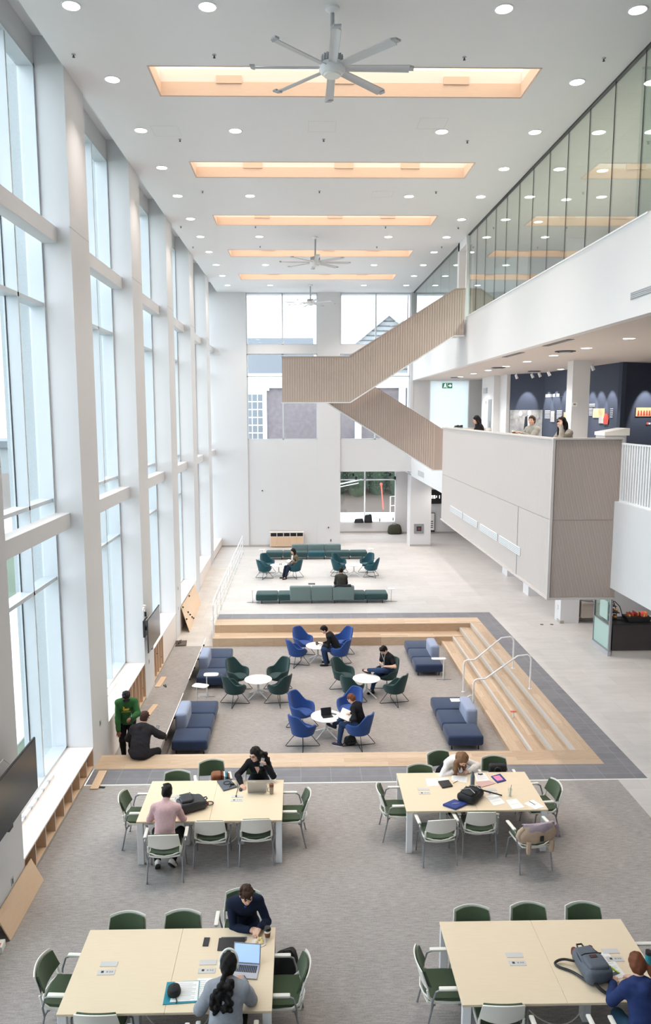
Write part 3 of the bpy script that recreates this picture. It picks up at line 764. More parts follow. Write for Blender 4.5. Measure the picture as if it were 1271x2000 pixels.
# ================================================================== WINDOW BENCHES, TVs, LEFT WALL ITEMS
PF = -.55
def bench(y0, y1, zf, label, openr, ndiv, closed):
    t = thing('window_bench', label, 'bench', (-4.18,(y0+y1)/2,zf), 0, 'window benches')
    c = (y0+y1)/2; a, b = y0-c+.003, y1-c-.003; zt = .48-zf
    MB().box(-.54, .0, a, b, zt-.03, zt).build('bench_top', 'bench_white', t)
    if openr:
        o0, o1 = openr[0]-c, openr[1]-c; o0=max(o0,a); o1=min(o1,b)
        MB().box(-.50, -.47, o0, o1, .06, zt-.03).box(-.5,-.003,o0,o1,.07,.09).build('shelf', 'plywood', t)
        d0 = None
        for k in range(ndiv+1):
            if d0 is None: d0 = MB().box(-.47,-.004,-.009,.009,.09,zt-.03).build('divider','plywood',t); q = d0
            else: q = d0.copy(); C.objects.link(q); q.parent = t
            q.location = (0, o0+.01+(o1-o0-.02)*k/ndiv, 0)
            if k==0: e0=MB().box(-.004,-.001,-.009,.009,.09,zt-.03).build('edge_band','bench_white',q)
            else: e=e0.copy(); C.objects.link(e); e.parent=q
    if closed:
        for (p, q) in closed: MB().box(-.03, -.006, p-c, q-c, .08, zt-.03).build('front_panel', 'bench_white' , t)
    MB().box(-.03, -.02, a, b, 0, .08).build('toe_kick', 'tile_base', t)
    return t
t1 = bench(5.42, 9.2, 0, 'pale window bench nearest the front, behind the leaning panel', None, 0, [(5.43,9.19)])
t2 = bench(10.42, 14.2, 0, 'pale window bench with a row of open cubbies beside the grey carpet', (10.43,14.19), 8, None)
t3 = bench(15.42, 19.27, PF, 'pale window bench by the man in green, open slatted cubbies at its far end', (17.3,19.26), 5, [(15.43,17.3)])
t4 = bench(20.45, 24.3, PF, 'pale window bench behind the farther wall screen, half its cubbies open', (20.46,21.9), 4, [(21.9,24.29)])
t5 = bench(25.45, 29.3, -.48, 'pale window bench with the knobbed panel leaning on its front', None, 0, [(25.46,29.29)])
t6 = bench(30.45, 34.3, -.22, 'pale window bench halfway up the ramp', None, 0, [(30.46,34.29)])
t7 = bench(35.45, 39.2, 0, 'farthest pale window bench by the end wall', None, 0, [(35.46,39.19)])
kn = None
for i, (x, y, z, lab) in enumerate([(-4.3,11.75,.3,'black knob in the second cubby from the near end of the open bench'),(-4.32,12.15,.12,'black knob low in the third cubby of the open bench'),(-4.25,13.35,.3,'black knob in a cubby near the far end of the open bench'),(-4.3,14.05,.25,'black knob in the last cubby of the open bench')]):
    tag(MB().sphere((x,y,z),.035).tube([(x,y,z),(x-.05,y+.02,z)],.012).build('knob','black_plastic'), lab, 'knob', 'black knobs in cubbies')
for i,(y,z,lab) in enumerate([(18.55,.1,'black knob in the slatted cubbies behind the man in green, upper'),(19.05,-.15,'black knob in the slatted cubbies behind the man in green, lower'),(21.2,.1,'black knob in the open cubbies below the farther wall screen, upper'),(21.75,-.2,'black knob in the open cubbies below the farther wall screen, lower')]):
    tag(MB().sphere((-4.24,y,z),.035).tube([(-4.24,y,z),(-4.29,y+.02,z)],.012).build('knob','black_plastic'), lab, 'knob', 'black knobs in cubbies')
def tv(x, yc, zc, w_, h_, label):
    t = thing('wall_screen', label, 'television', (XP,yc,zc-h_/2), 0, 'wall screens')
    d = x-XP
    MB().rbox(d-.03, d, -w_/2, w_/2, 0, h_, .008, 2, smooth=False).build('housing', 'dark_metal', t)
    MB().box(d, d+.003, -w_/2+.012, w_/2-.012, .014, h_-.012).build('screen', 'screen_black', t)
    MB().box(.0, .05, -.22, .22, h_/2-.2, h_/2+.25).box(.05, d-.03, -.05, .05, h_/2-.05, h_/2+.05).box(d-.08, d-.03, -.2, .2, h_/2-.15, h_/2+.2).build('mount', 'black_plastic', t)
    MB().box(d-.06,d-.005,-.35,-.22,-.05,.01).build('sensor_bar', 'black_plastic', t)
    MB().tube([(.03,-.1,h_/2+.2),(.12,.2,h_/2+.3),(.2,.3,h_/2+.15),(d-.03,.1,h_/2+.1)], .008, 6).build('cable','white_plastic',t)
tv(-3.8, 9.42, 2.17, 1.42, .78, 'large dark wall screen on the nearest white pilaster')
tv(-3.92, 19.35, 1.42, 1.62, .88, 'dark wall screen seen edge-on on a farther pilaster above the benches')
def leaning_panel(x0, x1, y0, y1, z0, z1, label, m='plywood', knobs=()):
    # plate whose foot is at x1 and whose head leans at x0
    t = thing('leaning_panel', label, 'panel', (x1,(y0+y1)/2,z0), 0, 'loose bench panels')
    dx = x0-x1; dz = z1-z0; L = math.hypot(dx,dz); n = Vector((dz,0,-dx))/L*.018; h = (y1-y0)/2
    vs = []
    for yy in (-h,h):
        vs += [(0,yy,0.004),(dx,yy,dz),(dx+n.x,yy,dz+n.z),(n.x,yy,max(.002,n.z))]
    MB().add(vs,[(0,1,2,3),(4,7,6,5),(0,4,5,1),(1,5,6,2),(2,6,7,3),(3,7,4,0)]).build('board', m, t)
    for (u, v) in knobs:
        p = Vector((dx*u,0,dz*u))+n*1.0; yy = -h+2*h*v
        MB().sphere((p.x+n.x*.8,yy,p.z+n.z*.8),.035,10).build('knob','black_plastic',t)
leaning_panel(-4.165, -3.99, 9.30, 10.62, 0, .36, 'plain plywood panel leaning on the wall below the nearest screen')
leaning_panel(-4.16, -3.88, 25.2, 28.6, -.5, .42, 'knobbed plywood panel leaning on the bench beside the ramp', 'plywood', ((.95,.05),(.97,.5),(.5,.03),(.6,.2),(.45,.25),(.3,.3),(.2,.35)))
leaning_panel(-2.975, -3.22, 15.3, 18.0, PF, .12, 'bench panel leaning on the back of the nearer left navy sofa', 'bench_white', ((.85,.1),(.9,.5),(.85,.85)))
leaning_panel(-2.985, -3.25, 19.0, 22.6, PF, .12, 'bench panel with knobs leaning on the back of the farther left navy sofa', 'bench_white', ((.9,.05),(.9,.3),(.92,.5),(.92,.65),(.92,.85)))
# pilaster plates, small items -----------------------------------------
for (y, z, lab) in ((9.95,.45,'small grey outlet plate on the nearest pilaster above the leaning panel'),(14.75,.75,'small grey switch plate on the pilaster beside the man in green'),(19.75,.35,'small outlet plate on the pilaster below the farther screen'),(24.8,.5,'small outlet plate on the pilaster beside the knobbed panel'),(24.8,1.2,'small grey switch on the pilaster above the ramp')):
    t = thing('wall_plate', lab, 'outlet', (XP,y,z), 0, 'pilaster plates')
    MB().box(0,.008,-.04,.04,-.06,.06).build('plate','grey_plastic',t); MB().box(.008,.012,-.015,.015,-.035,.035).build('insert','dark_metal',t)
t = thing('window_blind_rail', 'pale slotted rail lying along the window side of the nearest open bench', 'rail', (-4.60,12.0,.48))
MB().box(-.04,.03,-.9,1.0,0.001,.045).build('rail','white_metal',t); sl_=MB()
for k in range(6): sl_.box(-.02,.032,-.8+k*.3,-.72+k*.3,.01,.047)
sl_.build('slot','grey_plastic',t)
t = thing('window_blind_rail', 'pale slotted rail lying on the bench beside the man in green', 'rail', (-4.60,17.0,.48))
MB().box(-.04,.03,-.8,.8,0.001,.045).build('rail','white_metal',t)
def board(x,y,rz,l,w_,z,lab):
    t = MB().box(-w_/2,w_/2,-l/2,l/2,0.002,.02).build('loose_board','plywood'); t.location=(x,y,z); t.rotation_euler=(0,0,rz); tag(t,lab,'board','loose boards')
board(-3.97,13.75,.02,.72,.16,.004,'pale loose board lying across the threshold by the open bench')
board(-3.9,18.45,-.12,.85,.14,PF,'pale loose board on the pit carpet behind the man in green')
board(-4.03,20.55,-.05,.8,.16,PF,'pale loose board on the carpet below the farther screen')
def pliers(x,y,z,rz,lab):
    t = thing('pliers',lab,'tool',(x,y,z),rz,'loose tools')
    MB().tube([(0,0,.012),(.03,.06,.012),(.02,.13,.012)],.012,6).tube([(0,0,.012),(-.03,.06,.012),(-.02,.13,.012)],.012,6).build('handle','black_plastic',t)
    MB().rbox(-.02,.02,-.07,.01,.002,.024,.006,1).build('jaw','dark_metal',t)
pliers(-3.84,13.46,0,1.4,'black pliers lying on the grey carpet near the threshold strip')
pliers(-3.83,20.2,PF,.4,'black clamp tool on the pit carpet beside the loose board')
t = thing('tool_tray','brown tray of tools on the ramp by the knobbed panel','tools',(-4.0,24.1,-.54),.1)
MB().rbox(-.18,.18,-.25,.25,0,.04,.01,1).build('tray','mulch',t)
for k in range(6): MB().rbox(-.13+.05*(k%3),-.10+.05*(k%3),-.18+.12*(k//2),-.02+.1*(k//2),.03,.08+.02*(k%2),.008,1).build('tool','dark_metal' if k%2 else 'mulch',t)
t = thing('supply_box','small white box with a red mark on the carpet below the leaning panel','box',(-4.07,9.12,0),.1)
MB().rbox(-.07,.07,-.07,.09,0,.1,.006,1).build('carton','white_plastic',t); MB().rbox(-.04,.04,-.05,.0,.1,.112,.004,1).build('red_lid','hoarding_orange',t)
for (x, y, lab) in ((8.21,24.2,'small dark floor box plate on the stone floor, left of two by the column'),(8.55,24.2,'small dark floor box plate on the stone floor, right of two by the column')):
    tag(MB().lathe([(.001,0),(.06,0),(.055,.008),(.001,.01)],16,T(x,y,0)).build('floor_box','dark_metal'),lab,'floor box','floor boxes')
tag(MB().box(-2.82,-2.52,19.36,19.66,PF,PF+.006).build('floor_hatch','grey_plastic'),'square grey floor hatch in the pit carpet below the little white tables','floor box')
t = thing('vase_plant','small pale flower sprig in black holder on top of the farther wall screen','plant',(-4.05,18.9,1.87))
MB().cyl((0,0),.03,0,.12,12).build('holder','black_plastic',t)
fl=MB()
for k in range(9): fl.sphere((random.uniform(-.06,.06),random.uniform(-.06,.06),.2+random.uniform(-.05,.1)),.022,8)
fl.build('petals','bench_white',t); MB().tube([(0,0,.1),(.01,.01,.2)],.006).build('stem','hedge',t)

# ================================================================== CONFERENCE TABLES + CHAIRS
def conf_table(x0, x1, y0, y1, label):
    cx, cy_ = (x0+x1)/2, (y0+y1)/2; hx, hy = (x1-x0)/2, (y1-y0)/2
    t = thing('work_table', label, 'table', (cx,cy_,0), 0, 'maple work tables')
    MB().rbox(-hx,-.001,-hy,hy,.71,.74,.003,1,smooth=False).build('tabletop','maple',t); MB().rbox(.001,hx,-hy,hy,.71,.74,.003,1,smooth=False).build('tabletop','maple',t)
    MB().box(-hx+.05,hx-.05,-hy+.07,-hy+.11,.69,.711).box(-hx+.05,hx-.05,hy-.11,hy-.07,.69,.711).box(-hx+.05,-hx+.09,-hy+.07,hy-.07,.69,.711).box(hx-.09,hx-.05,-hy+.07,hy-.07,.69,.711).build('frame','white_metal',t)
    l0 = None
    for sx_ in (-1,1):
        for sy_ in (-1,1):
            if l0 is None: l0 = MB().rbox(-.05,.05,-.03,.03,0,.71,.006,1,smooth=False).build('leg','white_metal',t); q = l0
            else: q = l0.copy(); C.objects.link(q); q.parent = t
            q.location = (sx_*(hx-.055),sy_*(hy-.04),0)
    for sx_ in (-.45,.45):
        MB().rbox(sx_-.05,sx_+.05,-.12,.0,0,.7,.006,1,smooth=False).build('leg','white_metal',t)
    MB().tube(sm([(-.5,-.1,.62),(-.3,-.2,.25),(0,-.22,.05),(.3,-.15,.03),(.5,-.05,.3)]),.007,6).build('cable','white_plastic',t)
    return t
conf_table(-2.645,-.325,7.20,8.515,'maple work table at front left, with a laptop screen glowing on it')
conf_table(1.75,4.07,7.235,8.57,'maple work table at front right, with a grey backpack on it')
conf_table(-2.61,-.30,10.975,12.28,'maple work table at middle left, with a black backpack near its corner')
conf_table(1.712,4.025,11.19,12.47,'maple work table at middle right, strewn with papers')
def make_conf_chair(label, loc, rz):
    t = thing('office_armchair', label, 'chair', loc, rz, 'white-backed green office chairs')
    def bk(u,v,off=0,w=.25,z0=.57,z1=.815):
        x=(u-.5)*2; z=z0+(z1-z0)*v; ww=w*(1-.08*v)
        top=.03*(1-x*x)*v; low=.035*(x*x)*(1-v)
        return (x*ww, -.235-.075*v-.05*(1-x*x)+off, z+low+top)
    MB().grid(lambda u,v: bk(u,v),12,8,.014).build('back_shell','cream_plastic',t)
    MB().grid(lambda u,v: bk(u,v,.032,.232,.58,.803),12,8,.02).build('back_pad','seat_green',t)
    # side uprights + lumbar rim
    up_=MB()
    for s in (-1,1): up_.tube([(s*.225,.05,.43),(s*.235,-.14,.44),(s*.243,-.22,.50),(s*.243,-.24,.60)],[.014,.016,.018,.014],8)
    up_.tube([(-.235,-.2,.475),(-.12,-.262,.462),(0,-.28,.455),(.12,-.262,.462),(.235,-.2,.475)],.012,8)
    up_.build('back_support','cream_plastic',t)
    def st_(u,v,z=0,w=.245,y0=-.235,y1=.235):
        x=(u-.5)*2; y=y0+(y1-y0)*v
        rr=1-.10*abs(v-.45)**2*4*.5
        return (x*w*rr, y-(.03*(1-x*x) if v<.5 else -.02*(1-x*x)), .43+z+.012*x*x-.03*max(0,v-.7)**1.0+.04*max(0,.18-v))
    MB().grid(lambda u,v: st_(u,v),12,12,.02).build('seat_shell','cream_plastic',t)
    MB().grid(lambda u,v: st_(u,v,.042,.228,-.215,.225),12,12,.045).build('seat','seat_green',t)
    for s in (-1,1):
        MB().tube([(s*.22,-.16,.41),(s*.262,-.19,.36),(s*.275,-.26,.02),(s*.276,-.268,0)],.0125,8).build('leg','grey_metal',t)
        MB().tube([(s*.22,.14,.41),(s*.262,.17,.36),(s*.278,.215,.02),(s*.279,.22,0)],.0125,8).build('leg','grey_metal',t)
        MB().tube([(s*.265,-.19,.36),(s*.30,-.19,.50),(s*.31,-.15,.63),(s*.31,-.08,.662),(s*.31,.14,.655)],.0125,8).build('arm','grey_metal',t)
        MB().rbox(s*.31-.028,s*.31+.028,-.12,.155,.655,.685,.012,2).build('arm_pad','cream_plastic',t)
    MB().box(-.24,.24,-.17,-.14,.395,.42).box(-.24,.24,.12,.15,.395,.42).build('under_frame','grey_metal',t)
    return t
chairs = [
 (-2.10,10.77,.04,'white-backed green office chair holding the person in pink'),
 (-1.43,11.13,0,'white-backed green office chair, middle one of the front side of the middle left table'),
 (-.72,11.165,.045,'white-backed green office chair, right one on the front side of the middle left table'),
 (-2.685,11.66,-PI/2,'green office chair at the left end of the middle left table, by the window bench'),
 (-.185,11.655,PI/2,'green office chair at the right end of the middle left table'),
 (-2.19,12.14,PI,'green office chair behind the middle left table, back left corner'),
 (-1.58,12.54,PI+.2,'green office chair pushed back behind the middle left table, a brown bag on it'),
 (-.78,12.52,PI-.05,'green office chair under the woman on the phone'),
 (2.185,11.09,.085,'white-backed green office chair, left one on the front side of the middle right table'),
 (2.89,11.30,-.02,'white-backed green office chair below the black backpack of the middle right table'),
 (3.63,10.90,.177,'office chair draped with a beige and mauve jacket'),
 (1.635,11.79,-PI/2,'green office chair at the left end of the paper-strewn table'),
 (4.10,11.86,PI/2+.1,'green office chair at the right end of the paper-strewn table'),
 (2.15,12.27,PI,'green office chair behind the paper-strewn table, left corner'),
 (2.66,12.82,PI+.3,'green office chair under the woman in the white blouse'),
 (3.57,12.57,PI,'green office chair behind the paper-strewn table with a black bag hanging on it'),
 (-2.72,7.86,-PI/2-.06,'green office chair at the left end of the front left table'),
 (-.25,7.80,PI/2,'green office chair at the right end of the front left table'),
 (-2.21,8.37,PI,'green office chair behind the front left table, left corner'),
 (-1.51,8.39,PI,'green office chair behind the front left table, middle'),
 (-.78,8.80,PI,'green office chair under the man in the navy sweater'),
 (-2.19,7.41,-.03,'white-backed office chair in front of the front left table, left corner'),
 (-1.535,6.98,0,'white-backed office chair just left of the woman in the grey hoodie'),
 (-.80,7.00,0,'office chair under the woman in the grey hoodie'),
 (1.675,7.86,-PI/2,'green office chair at the left end of the front right table'),
 (4.22,7.90,PI/2,'green office chair at the right end of the front right table, cut by the frame'),
 (2.19,8.40,PI,'green office chair behind the front right table, left of three'),
 (2.93,8.44,PI,'green office chair behind the front right table, middle of three'),
 (3.64,8.43,PI,'green office chair behind the front right table, right of three'),
 (2.18,7.44,-.02,'white-backed office chair in front of the front right table, left corner'),
 (2.79,7.0,0,'office chair in front of the front right table, below the grey backpack'),
 (3.64,6.98,0,'office chair under the woman in the navy hoodie')]
cc0 = None
for (x,y,rz,lab) in chairs:
    if cc0 is None: cc0 = make_conf_chair(lab,(x,y,0),rz)
    else: copy_tree(cc0,lab,(x,y,0),rz)
# power modules
pm0 = None
for (x,y,lab) in [(-2.26,7.86,'grey flush power plate on the front left table, left half'),(-1.10,7.86,'grey flush power plate on the front left table, by the woman with headphones'),(2.53,7.90,'grey flush power plate on the front right table, left half'),(3.70,7.94,'grey flush power plate on the front right table, above the paper'),(-1.07,11.66,'grey flush power plate on the middle left table with a cable in it'),(-2.21,11.68,'grey flush power plate on the middle left table, by the person in pink'),(2.10,11.82,'grey flush power plate on the paper-strewn table, left half'),(3.25,11.78,'grey flush power plate on the paper-strewn table, by the pink folder')]:
    if pm0 is None:
        pm0 = thing('power_module',lab,'power outlet',(x,y,.74),0,'table power plates')
        MB().rbox(-.10,.10,.025,.105,0,.006,.002,1,smooth=False).build('lid','module_grey',pm0)
        MB().rbox(-.10,.10,-.105,-.025,0,.005,.002,1,smooth=False).build('plate','module_grey',pm0)
        MB().box(-.06,-.03,-.075,-.045,.005,.006).build('socket','dark_metal',pm0)
        MB().box(.0,.02,-.07,-.05,.005,.006).box(.035,.05,-.07,-.05,.005,.006).box(.06,.075,-.07,-.05,.005,.006).build('port','grey_metal',pm0)
    else: copy_tree(pm0,lab,(x,y,.74),0)
# ================================================================== LOUNGE CHAIRS AND ROUND TABLES
def sstep(a,b,x):
    t=min(1,max(0,(x-a)/(b-a))); return t*t*(3-2*t)
def lounge_chair(fab, label, loc, rz, group):
    t = thing('lounge_chair', label, 'armchair', loc, rz, group)     # faces +y
    def sh(u,v,ins=0):
        ph=(u-.5)*2*PI; ap=abs(ph)           # 0 = back
        rim=.415+.165*(1-sstep(1.9,2.75,ap))+.265*(1-sstep(.45,1.25,ap))
        rx=.33-.02*(1-sstep(.3,1.2,ap)); ry=.31
        if v<.5:
            k=v/.5; r=k**.8; z=.27+.07*k**2.2
            sx_,sy_=.27*r,.26*r
        else:
            k=(v-.5)/.5; z=.34+(rim-.34)*k
            flare=sstep(0,1,k)
            lean=.075*(1-sstep(.5,1.5,ap))*k
            sx_=.27+(rx-.27)*flare**.7; sy_=.26+(ry-.26)*flare**.7+lean
        return (math.sin(ph)*(sx_-ins), -math.cos(ph)*(sy_-ins)+.0, z)
    n=40
    m=MB()
    outer=[[sh(i/n,j/14) for j in range(15)] for i in range(n)]
    vs=[];w_=0
    prof=[]
    for i in range(n):
        col=list(outer[i])
        # inner wall from rim back to the seat
        ph=(i/n-.5)*2*PI
        inn=[sh(i/n,j/14,.045) for j in range(14,7,-1)]
        rimp=col[-1]; mid=((rimp[0]+inn[0][0])/2,(rimp[1]+inn[0][1])/2,rimp[2]+.014)
        prof.append(col+[mid]+[(p[0],p[1],p[2]) for p in inn])
    k=len(prof[0])
    for i in range(n): vs+=prof[i]
    fs=[]
    for i in range(n):
        j=(i+1)%n
        for q in range(k-1): fs.append((i*k+q,j*k+q,j*k+q+1,i*k+q+1))
    m.add(vs,fs,True).build('shell',fab,t)
    MB().lathe([(.001,.33),(.2,.33),(.245,.355),(.25,.385),(.235,.415),(.15,.43),(.001,.432)],30,Matrix.Scale(1.0,4)@T(0,.01,0)).build('seat_cushion',fab,t)
    fr=MB()
    for (a) in (PI/4,3*PI/4):
        c,s=math.cos(a),math.sin(a); r0,r1=.17,.40
        fr.tube([(c*r0,s*r0,.31),(c*(r1-.03),s*(r1-.03),.06),(c*r1,s*r1,.018),(c*(r1-.02),s*(r1-.02),.009),(-c*(r1-.02),-s*(r1-.02),.009),(-c*r1,-s*r1,.018),(-c*(r1-.03),-s*(r1-.03),.06),(-c*r0,-s*r0,.31)],.0085,6)
    fr.build('wire_base','black_plastic',t)
    return t
def round_table(x,y,z,label,h=.5):
    t = thing('round_table',label,'table',(x,y,z),0,'round white cafe tables')
    MB().lathe([(.001,h-.022),(.355,h-.022),(.375,h-.012),(.375,h-.004),(.365,h),(.001,h)],40).build('tabletop','white_plastic',t)
    MB().lathe([(.028,.16),(.028,h-.02)],14).build('pedestal','white_metal',t)
    for k in range(4):
        a=PI/4+k*PI/2; c,s=math.cos(a),math.sin(a)
        MB().tube([(0,0,.2),(c*.16,s*.16,.11),(c*.36,s*.36,.012)],[.024,.018,.012],8).build('leg','white_metal',t)
TA=[('A',-1.15,19.39),('B',.55,22.29),('C',1.81,19.39),('D',.62,16.88)]
tl={'A':'round white table among four green chairs in the pit','B':'round white table among blue chairs at the back of the pit','C':'round white table beside the man in the black T-shirt','D':'round white table under the propped foot of the reading woman'}
for k,x,y in TA: round_table(x,y,PF,tl[k])
round_table(-.93,32.0,0,'round white table beside the woman on the teal chair, far lounge')
round_table(2.39,32.0,0,'round white table among the empty teal chairs, far lounge')
def face(dx,dy): return math.atan2(dx,-dy) # chair at offset (dx,dy) facing the table centre
lch={}
def place_lounge(fab,key,x,y,z,rz,lab,grp):
    if key not in lch: lch[key]=lounge_chair(fab,lab,(x,y,z),rz,grp); return lch[key]
    return copy_tree(lch[key],lab,(x,y,z),rz,grp)
for k,x,y in TA:
    green=k in 'AC'; fab='fabric_pine' if green else 'fabric_blue'; cn='dark green' if green else 'bright blue'
    offs=[(-.60,.54,'back left'),(.52,.54,'back right'),(-.60,-.46,'front left'),(.58,-.46,'front right')]
    if k=='B': offs=[(-.46,.62,'back left'),(.80,.62,'back right'),(-.64,-.34,'front left'),(.66,-.36,'front right')]
    if k=='D': offs=[(-.58,.50,'back left'),(.60,.70,'back right'),(-.57,-.56,'front left'),(.73,-.54,'front right')]
    if k=='C': offs=[(-.60,.50,'back left'),(.62,.50,'back right'),(-.42,-.52,'front left'),(.70,-.52,'front right')]
    where={'A':'of the left pit table','B':'of the rearmost pit table','C':'of the right pit table','D':'of the frontmost pit table'}[k]
    for dx,dy,w_ in offs:
        occ={('B','front right'):', dark-jacketed man in it',('C','back right'):', man in black T-shirt',('D','front right'):', reading woman in it'}.get((k,w_),'')
        place_lounge(fab,fab,x+dx,y+dy,PF,face(dx,dy),'%s tub chair, %s %s%s'%(cn,w_,where,occ),'%s tub chairs in the pit'%('green' if green else 'blue'))
for (x,y,tx,ty,lab) in [(-1.45,32.65,-.93,32.0,'teal tub chair, back left of the far table with the seated woman'),(-1.54,31.6,-.93,32.0,'teal tub chair, front left of the far table with the seated woman'),(-.22,31.65,-.93,32.1,'teal tub chair holding the seated woman in the far lounge'),
                      (1.78,32.6,2.39,32.0,'teal tub chair, back left of the far right round table'),(1.72,31.75,2.39,32.0,'teal tub chair, front left of the far right round table'),(3.02,32.65,2.39,32.0,'teal tub chair, back right of the far right round table'),(3.13,31.75,2.39,32.0,'teal tub chair, front right of the far right round table')]:
    place_lounge('fabric_teal','fabric_teal',x,y,0,face(x-tx,y-ty),lab,'teal tub chairs in the far lounge')
# ================================================================== SOFAS
def puff(m,x0,x1,y0,y1,z0,z1,r=.07,cr=.025):
    # cushion block: rounded box with a slightly crowned top
    q=MB().rbox(x0,x1,y0,y1,z0,z1,r,4)
    cx,cy_=(x0+x1)/2,(y0+y1)/2
    vs=[]
    for (x,y,z) in q.v:
        if z>z1-r*.9:
            u=(x-cx)/((x1-x0)/2); v=(y-cy_)/((y1-y0)/2); z+=cr*(1-u*u)*(1-v*v)
        vs.append((x,y,z))
    m.add(vs,q.f,True); return m
def sofa3(x0,y0,z,ybs,side,label,fab,bfab):
    # modules in a row along +y, back rest on one long side over the middle module
    W=.82
    t=thing('sofa',label,'sofa',(x0+W/2,ybs[0],z),0,'navy modular sofas in the pit')
    for i in range(3):
        puff(MB(),-W/2,W/2,ybs[i]-ybs[0]+.004,ybs[i+1]-ybs[0]-.004,.11,.36,.06).build('seat_module',fab,t)
    a,b=ybs[1]-ybs[0],ybs[2]-ybs[0]
    xb=(-W/2-.03,-W/2+.25) if side<0 else (W/2-.25,W/2+.03)
    puff(MB(),xb[0],xb[1],a+.0,b+.02,.18,.69,.07,.02).build('backrest',bfab,t)
    for xx in (-W/2+.1,W/2-.1):
        for yy in (.1,ybs[1]-ybs[0],ybs[2]-ybs[0],ybs[3]-ybs[0]-.1):
            MB().cyl((xx,yy),.016,0,.12,10).build('leg','black_plastic',t)
    return t
sofa3(-2.93,15.88,PF,[15.88,16.62,17.46,18.28],-1,'navy modular sofa at the front left of the pit, pale blue backrest on its left','fabric_navy','fabric_lightblue')
sofa3(-2.93,19.95,PF,[19.95,20.72,21.62,22.55],-1,'navy modular sofa at the back left of the pit, behind the small white tables','fabric_navy','fabric_lightblue')
sofa3(3.38,15.98,PF,[15.98,16.72,17.56,18.38],1,'navy modular sofa at the front right of the pit beside the steps','fabric_navy','fabric_lightblue')
sofa3(3.38,20.82,PF,[20.82,21.55,22.38,23.2],1,'navy modular sofa at the back right of the pit, near the handrail foot','fabric_navy','fabric_lightblue')
def sofa5(y,rz,label):
    t=thing('sofa',label,'sofa',(.83,y,0),rz,'teal five-seat sofas in the far lounge')
    bs=[-2.5,-1.66,-.43,.43,1.66,2.5]; ms=['fabric_slateteal','fabric_slateteal','fabric_teal','fabric_slateteal','fabric_slateteal']
    for i in range(5):
        puff(MB(),bs[i]+.004,bs[i+1]-.004,-.36,.34,.12,.37,.06).build('seat_module',ms[i],t)
        for yy in (-.3,.28): MB().cyl((bs[i]+.05 if i else bs[i]+.22,yy),.016,0,.13,10).build('leg','black_plastic',t)
    for yy in (-.3,.28): MB().cyl((2.3,yy),.016,0,.13,10).build('leg','black_plastic',t)
    for k in range(3):
        puff(MB(),-1.22+k*.815+.003,-1.22+(k+1)*.815-.003,-.38,-.16,.12,.67,.05,.02).build('backrest','fabric_sage',t)
sofa5(27.52,0,'long teal and sage sofa with its back to the pit, man leaning on it')
sofa5(35.95,PI,'long teal and sage sofa before the end-wall cabinet, facing the pit')
def laptop_table(x,y,z,px,py,label,w_=.38,d_=.26,rz=0,h=.62):
    t=thing('side_table',label,'table',(x,y,z),rz,'little white laptop tables')
    p=MB()
    pts=[]
    for k in range(28):
        a=2*PI*k/28; c,s=math.cos(a),math.sin(a)
        pts.append((w_/2*math.copysign(abs(c)**.45,c),d_/2*math.copysign(abs(s)**.45,s)))
    p.prism(pts,'z',h-.016,h).build('tray','white_plastic',t)
    MB().cyl((px,py),.016,.01,h-.016,12).build('post','white_metal',t)
    MB().tube([(px-.2,py-.03,.008),(px+.22,py-.05,.008)],.01,6).tube([(px,py-.12,.008),(px+.02,py+.15,.008)],.01,6).build('foot','grey_metal',t)
laptop_table(-2.44,19.47,PF,-.12,-.02,'small white laptop table on a post, in front of the back left sofa',.40,.26)
laptop_table(-2.62,18.64,PF,-.1,-.02,'small white laptop table on a post, between the two left sofas',.42,.28,-.35)
laptop_table(4.02,20.62,PF,.14,-.03,'small white laptop tray at the near end of the back right sofa',.42,.16)
t=thing('side_table','small white laptop tray hovering over the front right sofa','table',(3.86,17.5,PF),0,'little white laptop tables')
MB().rbox(-.13,.17,-.10,.10,.60,.62,.008,2).build('tray','white_plastic',t); MB().tube([(.44,.0,.008),(.44,0,.70),(.40,0,.735),(.36,0,.735),(.15,0,.605),(0,0,.598)],.010,8).build('post','white_metal',t); MB().tube([(.44,-.15,.008),(.44,.15,.008)],.012,6).build('foot','grey_metal',t)
laptop_table(-1.84,27.45,0,.03,-.0,'small white side table at the left end of the front teal sofa',.26,.26,0,.5)
laptop_table(3.48,27.45,0,.0,0,'small white side table at the right end of the front teal sofa',.26,.26,0,.5)
laptop_table(-1.84,35.8,0,.0,0,'small white side table at the left end of the rear teal sofa',.3,.26,0,.5)
laptop_table(3.5,35.8,0,.0,0,'small white side table at the right end of the rear teal sofa',.3,.26,0,.5)
# ================================================================== FAR WALL ITEMS
t=thing('storage_cabinet','low pale cabinet with five open cubbies by the end wall','cabinet',(-.69,39.0,0))
MB().box(-.9,.9,-.0,.2,.04,.82).build('body','bench_white',t)
for k in range(5):
    xk=-.88+k*.352
    MB().box(xk+.01,xk+.345,-.02,0,.05,.57).build('door','plywood',t); MB().box(xk+.02,xk+.335,-.006,.0,.6,.78).build('cubby','black_plastic',t)  # flat black plates on the solid body paint in the shade of open cubbies
MB().box(-.92,.92,-.03,.2,.8,.84).build('cabinet_top','bench_white',t)
def camera_dome(x,y,z,lab):
    t=thing('security_camera',lab,'camera',(x,y,z),0,'wall cameras')
    MB().box(-.06,.06,-.04,0,-.05,.05).build('housing','white_plastic',t); MB().sphere((0,-.06,0),.04,12).build('lens','black_plastic',t)
camera_dome(-1.98,39.28,3.04,'small wall camera on the end wall left of the column')
camera_dome(1.55,39.19,1.05,'small wall camera low on the end-wall column')
